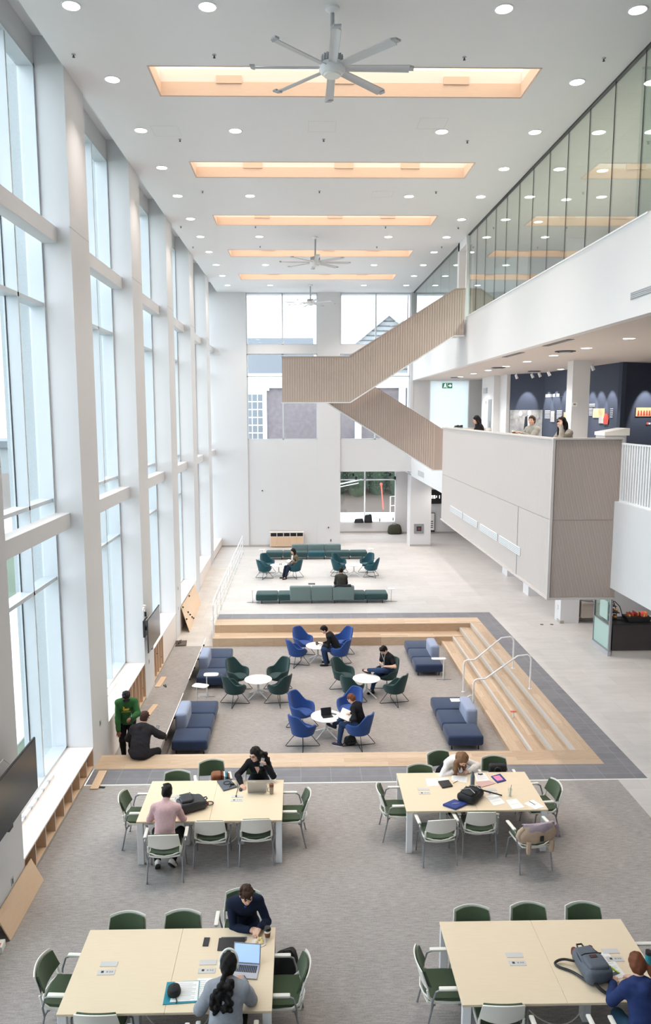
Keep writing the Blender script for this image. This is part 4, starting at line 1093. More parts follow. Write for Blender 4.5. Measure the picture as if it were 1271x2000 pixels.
t=thing('wall_plate','small outlet plate low on the end-wall column','outlet',(1.68,39.2,.33),0); MB().box(-.05,.05,-.01,0,-.08,.08).build('plate','grey_plastic',t); MB().box(-.02,.02,-.014,-.01,-.05,.05).build('insert','dark_metal',t)
mat('rust_trim',(120,56,44),.8,var=.1)
t=thing('alarm_panel','square grey alarm panel with dark red centre on the far pier','alarm',(6.41,39.1,.96))
MB().box(-.26,.26,-.03,0,-.26,.26).build('frame','grey_metal',t); MB().box(-.13,.13,-.035,-.03,-.13,.13).build('glass','screen_black',t); MB().lathe([(.001,0),(.06,0),(.001,.01)],12,T(0,-.035,.0)@RX(PI/2)).build('bell','rust_trim',t)
# wall clock screen with digits
def seg_text(m, s, x0, z0, w_, h_, y, t_=.02):
    SEG={'0':'abcdef','1':'bc','2':'abged','3':'abgcd','4':'fgbc','5':'afgcd','6':'afgecd','7':'abc','8':'abcdefg','9':'abcdfg'}
    x=x0
    for ch in s:
        if ch==':':
            m.box(x,x+t_*1.3,y-.004,y,z0+h_*.25,z0+h_*.25+t_*1.3).box(x,x+t_*1.3,y-.004,y,z0+h_*.65,z0+h_*.65+t_*1.3); x+=t_*3; continue
        if ch==' ': x+=w_*.5; continue
        for q in SEG[ch]:
            a={'a':(0,w_,h_-t_,h_),'d':(0,w_,0,t_),'g':(0,w_,h_/2-t_/2,h_/2+t_/2),'f':(0,t_,h_/2,h_),'e':(0,t_,0,h_/2),'b':(w_-t_,w_,h_/2,h_),'c':(w_-t_,w_,0,h_/2)}[q]
            m.box(x+a[0],x+a[1],y-.004,y,z0+a[2],z0+a[3])
        x+=w_*1.5
emis('digit_white',(255,255,255),1.2)
t=thing('display_screen','black wall screen with white digits beyond the far pier','television',(8.15,43.4,2.2))
MB().box(-.65,.52,-.06,0,-.42,.42).build('housing','black_plastic',t)
m=MB(); seg_text(m,'0 26:11',-.6,-.10,.11,.18,-.062,.035); m.build('digits','digit_white',t)
t=thing('poster_frame','tall black-edged white notice on the wall beyond the far pier','poster',(7.82,43.35,.1))
MB().box(-.25,.22,-.04,0,0,1.15).build('frame','black_plastic',t); MB().box(-.23,.19,-.045,-.04,.1,1.11).build('sheet','paper',t)
m=MB()
for k in range(4): m.box(-.02,.12,-.047,-.045,.25+k*.12,.30+k*.12)
m.build('print','dark_metal',t)
# faint lettering on the lower band
m=MB()
for k in range(6): m.box(5.942,5.95,35.1+k*.31,35.1+k*.31+.2,4.03,4.3)
tag(m.build('wall_lettering','grey_plastic'),'faint small grey lettering on the white band near the far pier','sign')
# exit sign
t=thing('exit_sign','green and white running-man exit sign under the gallery ceiling','sign',(7.55,38.0,8.5))
MB().box(-.26,.26,-.04,.04,-.14,.14).build('housing','white_plastic',t)
MATS['exit_green']=emis('exit_green',(20,110,80),.5)
MB().box(-.25,-.02,-.045,-.04,-.13,.13).box(.02,.25,-.045,-.04,-.13,.13).build('panel','exit_green',t)
m=MB().box(.06,.18,-.05,-.045,-.02,.02).prism([(.13,-.07),(.22,0),(.13,.07)],'y',-.05,-.045)
m.sphere((-.10,-.048,.085),(.022,.004,.022),10).prism([(-.15,.06),(-.08,.06),(-.07,-.01),(-.04,-.09),(-.07,-.10),(-.11,-.02),(-.16,-.09),(-.19,-.08),(-.14,0)],'y',-.05,-.045)
m.build('pictogram','digit_white',t)
tag(MB().box(8.88,8.95,35.35,35.95,8.05,8.3).build('room_sign','grey_plastic'),'small grey hanging sign above the gallery door','sign')
tag(MB().box(8.92,8.95,35.5,35.62,7.55,7.68).build('wall_device','grey_plastic'),'tiny grey device on the white wall above the gallery door','sensor')
tag(MB().box(8.94,8.95,35.75,36.2,6.3,7.0).build('notice_sheet','paper'),'pale notice sheet on the white wall left of the gallery door','poster')
t=thing('thermostat','small cream thermostat on the gallery column face','thermostat',(9.05,24.34,7.4)); MB().box(-.08,.08,-.02,0,-.07,.07).build('case','white_plastic',t); MB().box(-.05,.03,-.024,-.02,-.02,.03).build('display','grey_metal',t)
# bags on sill and floor
def soft_bag(name,label,cat,loc,sz,m,rz=0,straps=True,m2='black_plastic'):
    t=thing(name,label,cat,loc,rz)
    a,b,c=sz
    q=MB().rbox(-a/2,a/2,-b/2,b/2,0,c,min(a,b,c)*.32,4)
    vs=[(x*(1-.22*(z/c)),y*(1-.3*(z/c)),z*(1+.05*math.sin(7*x+3*y))) for x,y,z in q.v]
    MB().add(vs,q.f,True).build('body',m,t)
    if straps:
        MB().tube([(-a*.3,-b*.2,c*.92),(-a*.1,-b*.2,c*1.12),(a*.1,-b*.2,c*1.12),(a*.3,-b*.2,c*.92)],.014,6).build('handle',m2,t)
        MB().rbox(-a*.32,a*.32,-b*.62,-b*.4,c*.08,c*.5,.03,3).build('pocket',m,t)
    return t
mat('rust_trim',(150,66,42),.8,var=.1); mat('bag_black',(26,27,30),.7,var=.2,scale=20); mat('bag_olive',(62,62,48),.8,var=.3,scale=16); mat('bag_brown',(128,72,38),.5,var=.2,scale=14); mat('bag_grey',(92,98,108),.85,var=.2,scale=40); mat('bag_charcoal',(44,46,52),.5,var=.2,scale=16); mat('rust_trim',(150,66,42),.8,var=.1)
soft_bag('backpack','black backpack standing on the low far window sill','bag',(4.1,43.58,.62),(.5,.22,.5),'bag_black')
soft_bag('duffel_bag','slumped dark bag lying on the low far window sill','bag',(3.55,43.58,.62),(.6,.2,.26),'bag_black',0,False)
soft_bag('backpack','olive backpack slumped on the floor under the far window','bag',(5.65,43.3,0),(.9,.5,.55),'bag_olive')
for i,(x,z,lab) in enumerate([(3.2,3.5,'small black box on the low far window, upper left one'),(3.37,3.3,'small black box on the low far window, lower left one'),(5.4,3.5,'small black box on the low far window, upper right one'),(5.68,3.3,'small black box on the low far window, at its right edge'),(4.8,.78,'little black stop at the bottom of the low far window, middle'),(5.6,.82,'little black stop at the bottom right of the low far window')]):
    s=.055 if i<4 else .03
    tag(MB().box(x-s,x+s,43.68,43.75,z-.09,z+.09).build('window_sensor','black_plastic'),lab,'sensor','black boxes on the far window')
t=thing('door_pull','white vertical door pull on the bright side of the far pier','handle',(5.9,39.6,1.2)); MB().tube([(0,0,-.3),(-.05,0,-.25),(-.05,0,.25),(0,0,.3)],.014,8).build('bar','white_metal',t)
# ================================================================== CAFE + FOUNTAIN
mat('fountain_steel',(182,172,162),.35,metal=.35,var=.03)
t=thing('drinking_fountain','stainless drinking fountain on the beige wall under the balcony','fountain',(9.87,24.62,.2))
MB().prism([(-.28,0),(.25,0),(.30,.5),(-.28,.5)],'y',-.36,-.02).build('basin','fountain_steel',t)
MB().rbox(-.29,.38,-.44,0,.5,.56,.015,2).build('rim','fountain_steel',t); MB().lathe([(.001,.555),(.16,.56),(.2,.57),(.001,.575)],20,T(0,-.2,0)).build('bowl','chrome',t); MB().tube([(.2,-.1,.56),(.2,-.1,.64),(.14,-.14,.66)],.012,8).build('spout','chrome',t)
for x,lab in ((9.32,'small outlet plate on the beige wall left of the fountain'),):
    tt=thing('wall_plate',lab,'outlet',(x,24.62,.42)); MB().box(-.05,.05,-.012,0,-.07,.07).build('plate','grey_plastic',tt); MB().box(-.03,.03,-.016,-.012,-.05,.05).build('insert','white_plastic',tt)
tt=thing('wall_plate','small outlet plate on the white column under the balcony','outlet',(8.88,24.6,.5)); MB().box(-.012,0,-.04,.04,-.07,.07).build('plate','grey_plastic',tt); MB().box(-.016,-.012,-.02,.02,-.05,.05).build('insert','white_plastic',tt)
t=thing('glass_screen','pale green glass screen in a grey frame at the end of the cafe counter','partition',(9.12,21.5,0))
MB().box(-.05,.05,-.62,.58,0,.14).build('plinth','grey_plastic',t)
MB().box(-.03,.03,-.62,-.55,.14,1.9).box(-.03,.03,.55,.58,.14,1.9).box(-.03,.03,-.55,.55,.9,.93).box(-.03,.03,-.55,.55,1.87,1.9).box(-.03,.03,-.55,.55,.14,.17).build('frame','grey_metal',t)
mat('frost_green',(168,196,190),.4,var=.02); MB().box(-.008,.008,-.55,.55,.17,.9).build('lower_pane','frost_green',t); MB().box(-.006,.006,-.55,.55,.93,1.87).build('upper_pane','cafe_glass',t)
tag(MB().box(9.075,9.112,21.05,21.6,1.05,1.6).build('notice_sheet','frost_green'),'pale notice hung on the cafe glass screen','poster')
mat('cafe_dark',(52,46,48),.5,var=.12,scale=5,stretch=(1,1,8))
t=thing('cafe_counter','dark cafe counter behind the green glass screen','counter',(9.2,20.9,0))
MB().box(0,3.2,0,.7,.16,.95).build('front','cafe_dark',t); MB().box(-.02,3.2,-.03,.75,.95,.99).build('countertop','black_plastic',t); MB().box(.02,3.2,.05,.65,0,.16).build('plinth','riser_grey',t)
t=thing('pastry_case','black curved display case of pastries on the cafe counter','display case',(9.3,21.25,.99))
MB().tube([(.32,0,0),(.30,0,.2),(.22,0,.42),(.08,0,.56),(-.02,0,.6)],.014,8).tube([(.32,.4,0),(.30,.4,.2),(.22,.4,.42),(.08,.4,.56),(-.02,.4,.6)],.014,8).box(-.1,.32,0,.4,0,.02).box(-.1,.25,.02,.38,.2,.215).box(-.1,.15,.02,.38,.4,.415).build('frame','black_plastic',t)
mat('pastry',(176,92,60),.7,var=.3,scale=14); mat('pastry_red',(150,40,40),.6,var=.2); mat('pastry_gold',(220,160,86),.7,var=.2)
for i,(x,y,z,mm) in enumerate([(.0,.1,.23,'pastry'),(.1,.2,.23,'pastry_red'),(.18,.12,.23,'pastry_gold'),(.05,.3,.23,'pastry_red'),(.0,.15,.43,'white_plastic'),(.09,.25,.43,'pastry'),(.15,.1,.03,'pastry_gold'),(.02,.1,.03,'pastry_red'),(.2,.28,.03,'pastry')]):
    MB().sphere((x,y,z+.045),(.055,.05,.04),10).build('pastry',mm,t)
t=thing('snack_tray','black tray heaped with red and orange snacks on the cafe counter','tray',(10.0,21.15,.99))
MB().prism([(-.3,0),(.3,0),(.36,.16),(-.36,.16)],'y',-.18,.2).build('tray','black_plastic',t)
for k in range(14): MB().rbox(-.3+.045*k,-.26+.045*k,random.uniform(-.15,0),random.uniform(.05,.17),.15,.2+random.uniform(0,.12),.012,2).build('snack',random.choice(['pastry_gold','pastry','pastry_red','hoarding_orange']),t)
for i,(x,h,lab) in enumerate([(10.42,.14,'white paper cup on the cafe counter right of the snack tray'),(10.62,.2,'larger white paper cup stack at the right of the cafe counter')]):
    t=thing('paper_cup',lab,'cup',(x,21.1,.99),0,'cafe paper cups'); MB().lathe([(.001,0),(.045,0),(.06,h),(.001,h)],18).build('cup_body','white_plastic',t); MB().lathe([(.001,h),(.064,h),(.06,h+.014),(.001,h+.014)],18).build('cup_rim','paper',t)
# gallery model case
t=thing('display_plinth','white angular display plinth on the gallery by the dark wall','plinth',(9.55,22.5,5.45))
MB().box(-.35,.3,-.35,.35,0,1.0).build('base','grey_plastic',t); MB().prism([(-.38,1.0),(.38,1.0),(.38,1.22),(.3,1.22),(-.38,1.1)],'y',-.38,.38).build('top','white_plastic',t)
tag(MB().box(10.2,10.9,18.6,19.2,5.45,6.95).build('display_plinth','white_plastic'),'white plinth at the right edge of the gallery before the dark wall','plinth')
# ================================================================== EXHIBITION WALL GRAPHICS
def on_wall(p,q,s,off=.012):
    # matrix whose local x runs p->q, local y out towards the room (left/front side), origin at distance s along
    p=Vector((p[0],p[1],0)); q=Vector((q[0],q[1],0)); d=(q-p).normalized(); n=Vector((d.y,-d.x,0))
    M4=Matrix(((d.x,n.x,0,0),(d.y,n.y,0,0),(0,0,1,0),(0,0,0,1)))
    return Matrix.Translation(p+d*s+n*off) @ M4
mat('photo_grey',(150,150,152),.6,var=.75,scale=3.2); mat('photo_light',(168,166,164),.6,var=.3,scale=5); mat('photo_colour',(214,170,130),.6,var=.6,scale=4); mat('photo_red',(170,60,50),.6,var=.5,scale=6); mat('text_white',(226,228,232),.6,var=.02)
t=thing('photo_mural','large grey crowd photograph on the dark exhibition wall behind the person with a cup','mural',(0,0,0))
mw=on_wall(A0,A1,.02)
MB().box(0,1.62,0,.012,6.1,7.25).build('print','photo_grey',t)
random.seed(3)
for k in range(13):
    x=.12+k*.115+random.uniform(-.02,.02); z=7.0+random.uniform(-.25,.1)
    MB().prism([(x+.06*math.cos(a*PI/5),z+.085*math.sin(a*PI/5)) for a in range(10)],'y',.012,.016).build('printed_face','photo_light',t)
for (x,z) in ((.55,7.1),(.98,7.12)):
    MB().prism([(x+.085*math.cos(a*PI/6),z+.115*math.sin(a*PI/6)) for a in range(12)],'y',.016,.02).build('printed_face','paper',t)
MB().prism([(.9,6.98),(1.06,6.98),(1.03,6.5),(.93,6.5)],'y',.016,.02).build('printed_shirt','paper',t)
m=MB().prism([(.78,6.95),(.9,7.0),(.98,6.6),(1.06,7.0),(1.2,6.95),(1.28,6.1),(.7,6.1)],'y',.017,.0185).build('suit','black_plastic',t)
t.matrix_world=mw
t=thing('wall_text','white exhibition heading and caption blocks on the dark wall left of the column','sign',(0,0,0))
m=MB()
x=.25
for wd in (.11,.05,.13,.08,.1,.12,.07,.1,.12): 
    m.box(x,x+wd,0,.008,7.78,7.9); x+=wd+.055
    if x>1.2 and x<1.4: x+=.12
m.box(.25,2.0,0,.004,7.778,7.783); m.build('heading','text_white',t)
m=MB()
for k in range(6): m.box(.25,.8,0,.006,7.2-.06*k,7.225-.06*k); m.box(1.5,2.0,0,.006,7.2-.06*k,7.225-.06*k)
m.build('caption','text_white',t)
t.matrix_world=on_wall(A1,B1,0)
t=thing('framed_photo','small light photograph below the exhibition heading','picture',(0,0,0)); MB().box(.9,1.3,0,.015,6.75,7.2).build('print','photo_light',t); MB().box(1.0,1.15,.015,.018,6.8,7.1).build('figure','photo_grey',t); t.matrix_world=on_wall(A1,B1,0)
t=thing('framed_photo','pale photograph beside the gallery column, half hidden','picture',(0,0,0)); MB().box(2.2,2.6,0,.015,6.6,7.15).build('print','photo_colour',t); t.matrix_world=on_wall(A1,B1,0)
t=thing('exhibit_panel','exhibit of bright photograph with a red figure on the dark wall right of the column','picture',(0,0,0))
MB().box(4.75,5.65,0,.015,6.95,7.28).build('print','photo_colour',t); MB().box(5.25,5.6,.0,.02,6.75,7.0).build('lower_print','photo_light',t)
MB().prism([(5.62,6.72),(5.95,6.72),(5.98,6.9),(5.88,7.1),(5.7,7.1),(5.6,6.9)],'y',0,.025).build('red_figure','photo_red',t)
m=MB()
for k in range(2): m.box(4.42,4.85,0,.006,7.36+.06*k,7.39+.06*k)
for k in range(6): m.box(4.42,4.68,0,.006,7.28-.05*k,7.3-.05*k)
for k in range(5): m.box(6.05,6.25,0,.006,7.25-.07*k,7.27-.07*k)
m.build('caption','text_white',t)
t.matrix_world=on_wall(A1,B1,0)
t=thing('exhibit_panel','bright colour photograph with a small red marker on the darkest wall at right','picture',(0,0,0))
MB().box(.68,1.42,0,.015,7.0,7.3).build('print','photo_colour',t); m=MB()
for k in range(5): m.prism([(.75+.13*k,7.02),(.85+.13*k,7.02),(.82+.13*k,7.2),(.77+.13*k,7.2)],'y',.015,.018)
m.build('figures','photo_red',t); MB().lathe([(.001,0),(.05,0),(.001,.012)],14,T(1.25,.012,6.75)@RX(-PI/2)).build('marker','hoarding_orange',t); MB().box(1.3,1.4,0,.008,6.72,6.78).build('arrow','text_white',t)
t.matrix_world=on_wall(B1,C1,0)
# track spotlights and their beams on the exhibition walls
def track_spot(x,y,aim,lab,e):
    t=thing('track_spotlight',lab,'spotlight',(x,y,8.82),0,'gallery track spotlights')
    MB().cyl((0,0),.012,-.12,0,8).build('stem','white_metal',t)
    d=(Vector(aim)-Vector((x,y,8.68))).normalized(); p=Vector((0,0,-.15))
    MB().tube([p-d*.08,p+d*.10],[.05,.06],14).build('head','white_metal',t)
    c=Vector((x,y,8.67))+d*.14
    spot(tuple(c),e,math.radians(48),.5,(1,.97,.93),aim,.02)
wx=lambda s,off:(lambda v:(v.x,v.y))(on_wall(A1,B1,s,off)@Vector((0,0,0)))
ax_=lambda s,off:(lambda v:(v.x,v.y))(on_wall(A0,A1,s,off)@Vector((0,0,0)))
bx_=lambda s,off:(lambda v:(v.x,v.y))(on_wall(B1,C1,s,off)@Vector((0,0,0)))
GE=75*LAMP
def gs(fn,s,so,lab,zt=6.9,e=1,off=.75):
    a=fn(s,0); b=fn(so,off); track_spot(b[0],b[1],(a[0],a[1],zt),lab,GE*e)
gs(ax_,.85,.85,'white track spotlight above the crowd photograph',7.4,.8,.9)
gs(wx,.55,.55,'white track spotlight over the exhibition heading, left',7.3); gs(wx,1.35,1.35,'white track spotlight over the exhibition heading, middle',7.3); gs(wx,2.3,2.3,'white track spotlight over the exhibition heading, right',7.3)
gs(wx,4.6,4.6,'white track spotlight over the red-figure exhibit, left',7.0); gs(wx,5.3,5.3,'white track spotlight over the red-figure exhibit, middle',7.0); gs(wx,6.1,6.1,'white track spotlight over the red-figure exhibit, right',7.0)
gs(bx_,1.1,1.1,'white track spotlight over the colour photograph on the darkest wall',7.0,1.5,.9)
# ================================================================== THINGS ON THE TABLES
TZ=.741
def flat(name,label,cat,pts,m,h=.002,z=TZ,group=None,lines=0):
    cx=sum(p[0] for p in pts)/len(pts); cy_=sum(p[1] for p in pts)/len(pts)
    q=[(x-cx,y-cy_) for x,y in pts]
    if sum(q[i][0]*q[(i+1)%len(q)][1]-q[(i+1)%len(q)][0]*q[i][1] for i in range(len(q)))<0: q=q[::-1]
    t=thing(name,label,cat,(cx,cy_,z),0,group); MB().prism(q,'z',0,h).build('sheet' if m=='paper' else 'cover',m,t)
    if lines:
        a,b,c,d=[Vector((p[0]-cx,p[1]-cy_)) for p in pts[:4]]
        l=MB()
        for k in range(lines):
            v=.12+.76*k/lines; p=a.lerp(d,v); r=b.lerp(c,v); e=p.lerp(r,.12); f=p.lerp(r,.86 if k%3 else .6); n_=(d-a).normalized()*.0035
            l.add([(e.x,e.y,h+.0004),(f.x,f.y,h+.0004),(f.x+n_.x,f.y+n_.y,h+.0004),(e.x+n_.x,e.y+n_.y,h+.0004)],[(0,1,2,3)])
        l.build('print','ink_grey',t)
    return t
mat('ink_grey',(150,152,160),.8); mat('book_blue',(38,62,132),.5,var=.06); mat('folder_pink',(214,176,170),.6,var=.03); mat('note_pink',(240,140,178),.6,var=.02); mat('teal_cover',(20,140,160),.5,var=.05); mat('laptop_silver',(178,178,180),.35,metal=.5,var=.02); mat('leather_black',(34,33,34),.5,var=.1); emis('laptop_screen',(150,178,224),.55)
mat('kraft_brown',(116,74,52),.6); mat('steel',(150,142,132),.3,metal=.7,var=.05); mat('bottle_slate',(92,102,110),.45,var=.05); mat('food',(226,206,150),.7,var=.25,scale=30)
# middle right table
flat('paper_sheet','sheet of paper farthest left on the paper-strewn table','paper',[(2.20,12.26),(2.40,12.27),(2.39,12.0),(2.19,11.98)],'paper',lines=8,group='papers on the middle right table')
flat('paper_sheet','sheet of paper half under the black wallet','paper',[(2.41,12.27),(2.60,12.27),(2.61,12.02),(2.42,12.0)],'paper',lines=6,group='papers on the middle right table')
t=flat('wallet','black leather pad cover lying by the left sheets of paper','wallet',[(2.40,12.12),(2.59,12.16),(2.62,11.96),(2.43,11.90)],'leather_black',.022,TZ+.003)
flat('paper_sheet','written sheet under the hand of the woman in the white blouse','paper',[(2.69,12.36),(2.96,12.30),(2.89,12.09),(2.64,12.19)],'paper',lines=9,group='papers on the middle right table')
def pen(x,y,z,rz,lab,m='dark_metal'):
    t=thing('pen',lab,'pen',(x,y,z),rz,'pens'); MB().tube([(0,-.06,.005),(0,.06,.005)],.0045,6).build('barrel',m,t); MB().tube([(0,.06,.005),(0,.075,.005)],[.0045,.001],6).build('tip','grey_metal',t)
pen(2.7,12.11,TZ,-.9,'dark pen lying in front of the writing woman')
t=thing('water_bottle','slate grey slim water bottle standing on the paper-strewn table','bottle',(2.96,11.95,TZ))
MB().lathe([(.001,0),(.036,.0),(.037,.01),(.037,.19),(.03,.215),(.02,.235),(.001,.235)],22).build('body','bottle_slate',t); MB().lathe([(.021,.235),(.021,.28),(.001,.282)],18).build('cap','bottle_slate',t)
flat('paper_sheet','printed sheets by the water bottle, under the pink folder','paper',[(3.10,12.42),(3.29,12.43),(3.32,12.15),(3.08,12.14)],'paper',.004,lines=10,group='papers on the middle right table')
flat('folder','pink folder on the printed sheets','folder',[(3.05,12.09),(3.30,12.15),(3.39,12.05),(3.11,11.92)],'folder_pink',.006,TZ+.004)
t=flat('notebook','dark blue notebook with pink note sheets on it','notebook',[(3.37,12.29),(3.56,12.38),(3.60,12.14),(3.42,12.06)],'book_blue',.014)
MB().prism([(-.09,.06),(.04,.1),(.07,-.06),(-.05,-.1)],'z',.014,.016).build('pink_notes','note_pink',t)
tag(MB().tube([(3.16,12.38,.752),(3.20,12.36,.756),(3.24,12.38,.752)],.012,6).build('earbud_case','black_plastic'),'small dark object on the printed sheets','gadget')
flat('paper_sheet','sheet of paper beside the black backpack','paper',[(3.10,11.62),(3.32,11.69),(3.38,11.40),(3.17,11.32)],'paper',.003,group='papers on the middle right table',lines=3)
flat('paper_sheet','sheet of paper at the front edge, third from the right end','paper',[(3.41,11.49),(3.60,11.53),(3.66,11.26),(3.44,11.21)],'paper',.003,group='papers on the middle right table',lines=2)
flat('paper_sheet','sheet of paper at the right front corner with a pen on it','paper',[(3.68,11.38),(3.87,11.50),(3.99,11.27),(3.81,11.195)],'paper',.003,group='papers on the middle right table',lines=2)
pen(3.82,11.38,TZ+.004,.5,'dark pen on the corner sheet of paper')
t=thing('water_cup','clear plastic cup with a straw by the loose sheets','cup',(3.52,11.63,TZ)); MB().lathe([(.025,0),(.038,.12),(.036,.12),(.023,.004),(.001,.004)],20).build('cup_body','bottle_glass',t); MB().tube([(.0,0,.01),(.02,.0,.2)],.004,6).build('straw','dark_metal',t); MB().lathe([(.001,.12),(.04,.12),(.036,.135),(.001,.137)],20).build('lid','bottle_glass',t)
t=flat('textbook','thick blue textbook at the front edge below the backpack','book',[(2.33,11.34),(2.55,11.49),(2.74,11.36),(2.51,11.20)],'book_blue',.035)
MB().prism([(-.195,.003),(.02,.145),(.195,.018),(-.02,-.14)],'z',.004,.031).build('pages','paper',t)
m=MB()
for k in range(3): m.add([(-.06+.02*k,.0+.012*k,.0356),(.05+.02*k,-.055+.012*k+.06,.0356),(.052+.02*k,-.062+.012*k+.06,.0356),(-.058+.02*k,-.007+.012*k,.0356)],[(0,1,2,3)])
m.build('cover_lettering','ink_grey',t)
def backpack(name,label,loc,rz,m,lying=True,L=.46,W=.32,H=.2,trim=None,logo=False):
    t=thing(name,label,'backpack',loc,rz)
    q=MB().rbox(-W/2,W/2,-L/2,L/2,0,H,.075,5)
    vs=[]
    for (x,y,z) in q.v:
        k=(y+L/2)/L
        vs.append((x*(1-.22*k**2),y+.015*math.sin(9*x),z*(1-.28*k)+.012*math.sin(14*y+5*x)*(z/H)))
    MB().add(vs,q.f,True).build('body',m,t)
    MB().rbox(-W*.36,W*.36,-L*.42,L*.02,H*.78,H*1.10,.035,3).build('front_pocket',m,t)
    MB().tube([(-W*.36,-L*.0,H*1.05),(-W*.2,L*.05,H*1.02),(W*.2,L*.05,H*1.02),(W*.36,-L*.0,H*1.05)],.007,6).build('zip','dark_metal',t)
    MB().tube([(-W*.40,-L*.3,H*.75),(-W*.40,L*.1,H*.8),(-W*.28,L*.36,H*.72),(W*.28,L*.36,H*.72),(W*.40,L*.1,H*.8),(W*.40,-L*.3,H*.75)],.006,6).build('zip','dark_metal',t)
    MB().tube([(-.04,L*.46,H*.55),(-.03,L*.56,H*.6),(.03,L*.56,H*.6),(.04,L*.46,H*.55)],.011,6).build('handle','black_plastic',t)
    if trim:
        MB().rbox(-W*.40,-W*.2,L*.36,L*.475,H*.2,H*.74,.03,2).rbox(W*.2,W*.40,L*.36,L*.475,H*.2,H*.74,.03,2).build('corner_patch',trim,t)
    if logo:
        MB().rbox(-.045,.045,-.07,-.02,H*1.09,H*1.115,.003,1).build('logo_patch','black_plastic',t)
        MB().box(-.03,-.005,-.055,-.033,H*1.115,H*1.12).box(.0,.03,-.055,-.048,H*1.115,H*1.12).box(.0,.03,-.042,-.033,H*1.115,H*1.12).build('logo_mark','rust_trim',t)
    return t
t=backpack('backpack','black backpack with grey piping on the paper-strewn table',(2.85,11.56,TZ),-.7,'bag_black',L=.48,W=.32,H=.17)
MB().tube([(-.1,.1,.16),(.0,.16,.17),(.1,.12,.16)],.006,6).tube([(-.12,-.16,.19),(0,-.05,.2),(.12,-.12,.19)],.006,6).build('piping','grey_plastic',t)
MB().tube([(.08,.12,.14),(.25,.22,.1),(.36,.40,.01)],[.016,.014,.012],6).build('strap','black_plastic',t)
t=thing('shoulder_bag','black bag and headphones hung over the green chair back','bag',(3.57,12.66,.60))
q=MB().rbox(-.16,.15,-.14,-.02,-.02,.24,.04,4); MB().add(q.v,q.f,True).build('body','bag_black',t)
MB().tube([(.06*math.cos(a)-.02,-.16,.14+.07*math.sin(a)) for a in np.linspace(-.5,PI+.5,14)],.012,6).build('headband','black_plastic',t)
MB().sphere((-.08,-.165,.1),(.03,.02,.04),10).sphere((.05,-.165,.1),(.03,.02,.04),10).build('ear_cup','black_plastic',t); MB().tube([(.13,-.08,.05),(.2,-.18,.0),(.12,-.22,.06)],.012,6).build('strap','black_plastic',t)
# jacket draped on chair
mat('jacket_tan',(184,160,138),.9,var=.14,scale=18,bump=.3,bscale=60); mat('jacket_mauve',(164,148,156),.85,var=.1,scale=18,bump=.3,bscale=60)
t=thing('jacket','beige and mauve jacket draped over a chair back','jacket',(3.63,10.90,0),.177)
def jk(u,v,w=.29,z0=.835,dz=.26,y0=-.352,bulge=.03):
    x=(u-.5)*2
    z=z0-dz*v-.05*abs(x)**3*(1-v)-.02*math.sin(5*u+1)*v; y=y0-bulge*math.sin(PI*min(1,v*1.1))-.012*math.sin(17*u+2*v)*v+.10*abs(x)**3
    return (x*(w+.02*v),y,z)
MB().grid(lambda u,v:jk(u,v),28,14,.02).build('back_panel','jacket_tan',t)
def jt(u,v):
    x=(u-.5)*2; a=v*1.0
    if v<.35: k=v/.35; return (x*.25,-.27-.085*k+.05*abs(x)**3,.82+.035*math.sin(k*PI*.6)-.015*x*x)
    k=(v-.35)/.65; return (x*(.25+.015*k),-.362-.022*math.sin(PI*k)-.01*math.sin(15*u)*k+.09*abs(x)**3,.853-.15*k-.02*x*x-.012*math.sin(7*u))
MB().grid(jt,24,14,.014).build('collar_fold','jacket_mauve',t)
MB().tube([(.25,-.30,.82),(.30,-.27,.74),(.325,-.26,.65),(.31,-.28,.58)],[.035,.05,.048,.03],10).build('sleeve','jacket_mauve',t)
MB().tube([(-.25,-.30,.80),(-.30,-.27,.72),(-.32,-.26,.64),(-.30,-.28,.59)],[.03,.042,.042,.028],10).build('sleeve','jacket_tan',t)
for s_ in (-1,1): MB().tube([(s_*.19,-.36,.6),(s_*.195,-.355,.48),(s_*.19,-.35,.40)],[.04,.042,.034],8).build('hanging_tail','jacket_tan',t)
MB().rbox(-.03,.03,-.412,-.392,.61,.70,.008,2).build('tag_patch','dark_metal',t)
# middle left table
t=flat('laptop_sleeve','closed grey laptop with a charger coiled on it, back edge of the middle left table','laptop',[(-1.47,12.23),(-1.25,12.28),(-1.10,12.02),(-1.32,11.89)],'bag_grey',.022)
MB().tube([(.03*math.cos(a)*2,.03*math.sin(a)*2+.03,.03) for a in np.linspace(0,9,24)],.006,6).tube([(.05,.03,.03),(.1,-.04,.03),(.06,-.12,.03)],.006,6).build('charger_cable','black_plastic',t); MB().rbox(.06,.13,-.05,-.01,.022,.05,.008,2).build('charger','black_plastic',t)
def laptop(label,loc,rz,w_=.32,d_=.22,ang=110,screen=True,body='laptop_silver'):
    t=thing('laptop',label,'laptop',loc,rz)       # keyboard towards local -y
    MB().rbox(-w_/2,w_/2,-d_,0,0,.014,.004,2,smooth=False).build('base',body,t)
    kb=MB()
    for r in range(5):
        for c in range(13): kb.box(-w_/2+.022+c*(w_-.044)/13,-w_/2+.022+(c+.82)*(w_-.044)/13,-.03-.022*(r+1)+.003,-.03-.022*r,.014,.0155)
    kb.build('keyboard','black_plastic',t); MB().box(-.045,.045,-d_+.012,-d_+.068,.014,.0146).build('trackpad','grey_plastic',t)
    a=math.radians(ang-90); mt=T(0,0,.010)@RX(-a)
    l=MB().rbox(-w_/2,w_/2,0,.007,0,d_,.003,1,mt,False).build('lid',body,t)
    if screen: MB().box(-w_/2+.012,w_/2-.012,-.0015,0,.014,d_-.012,mt).build('screen','laptop_screen',l)
    return t
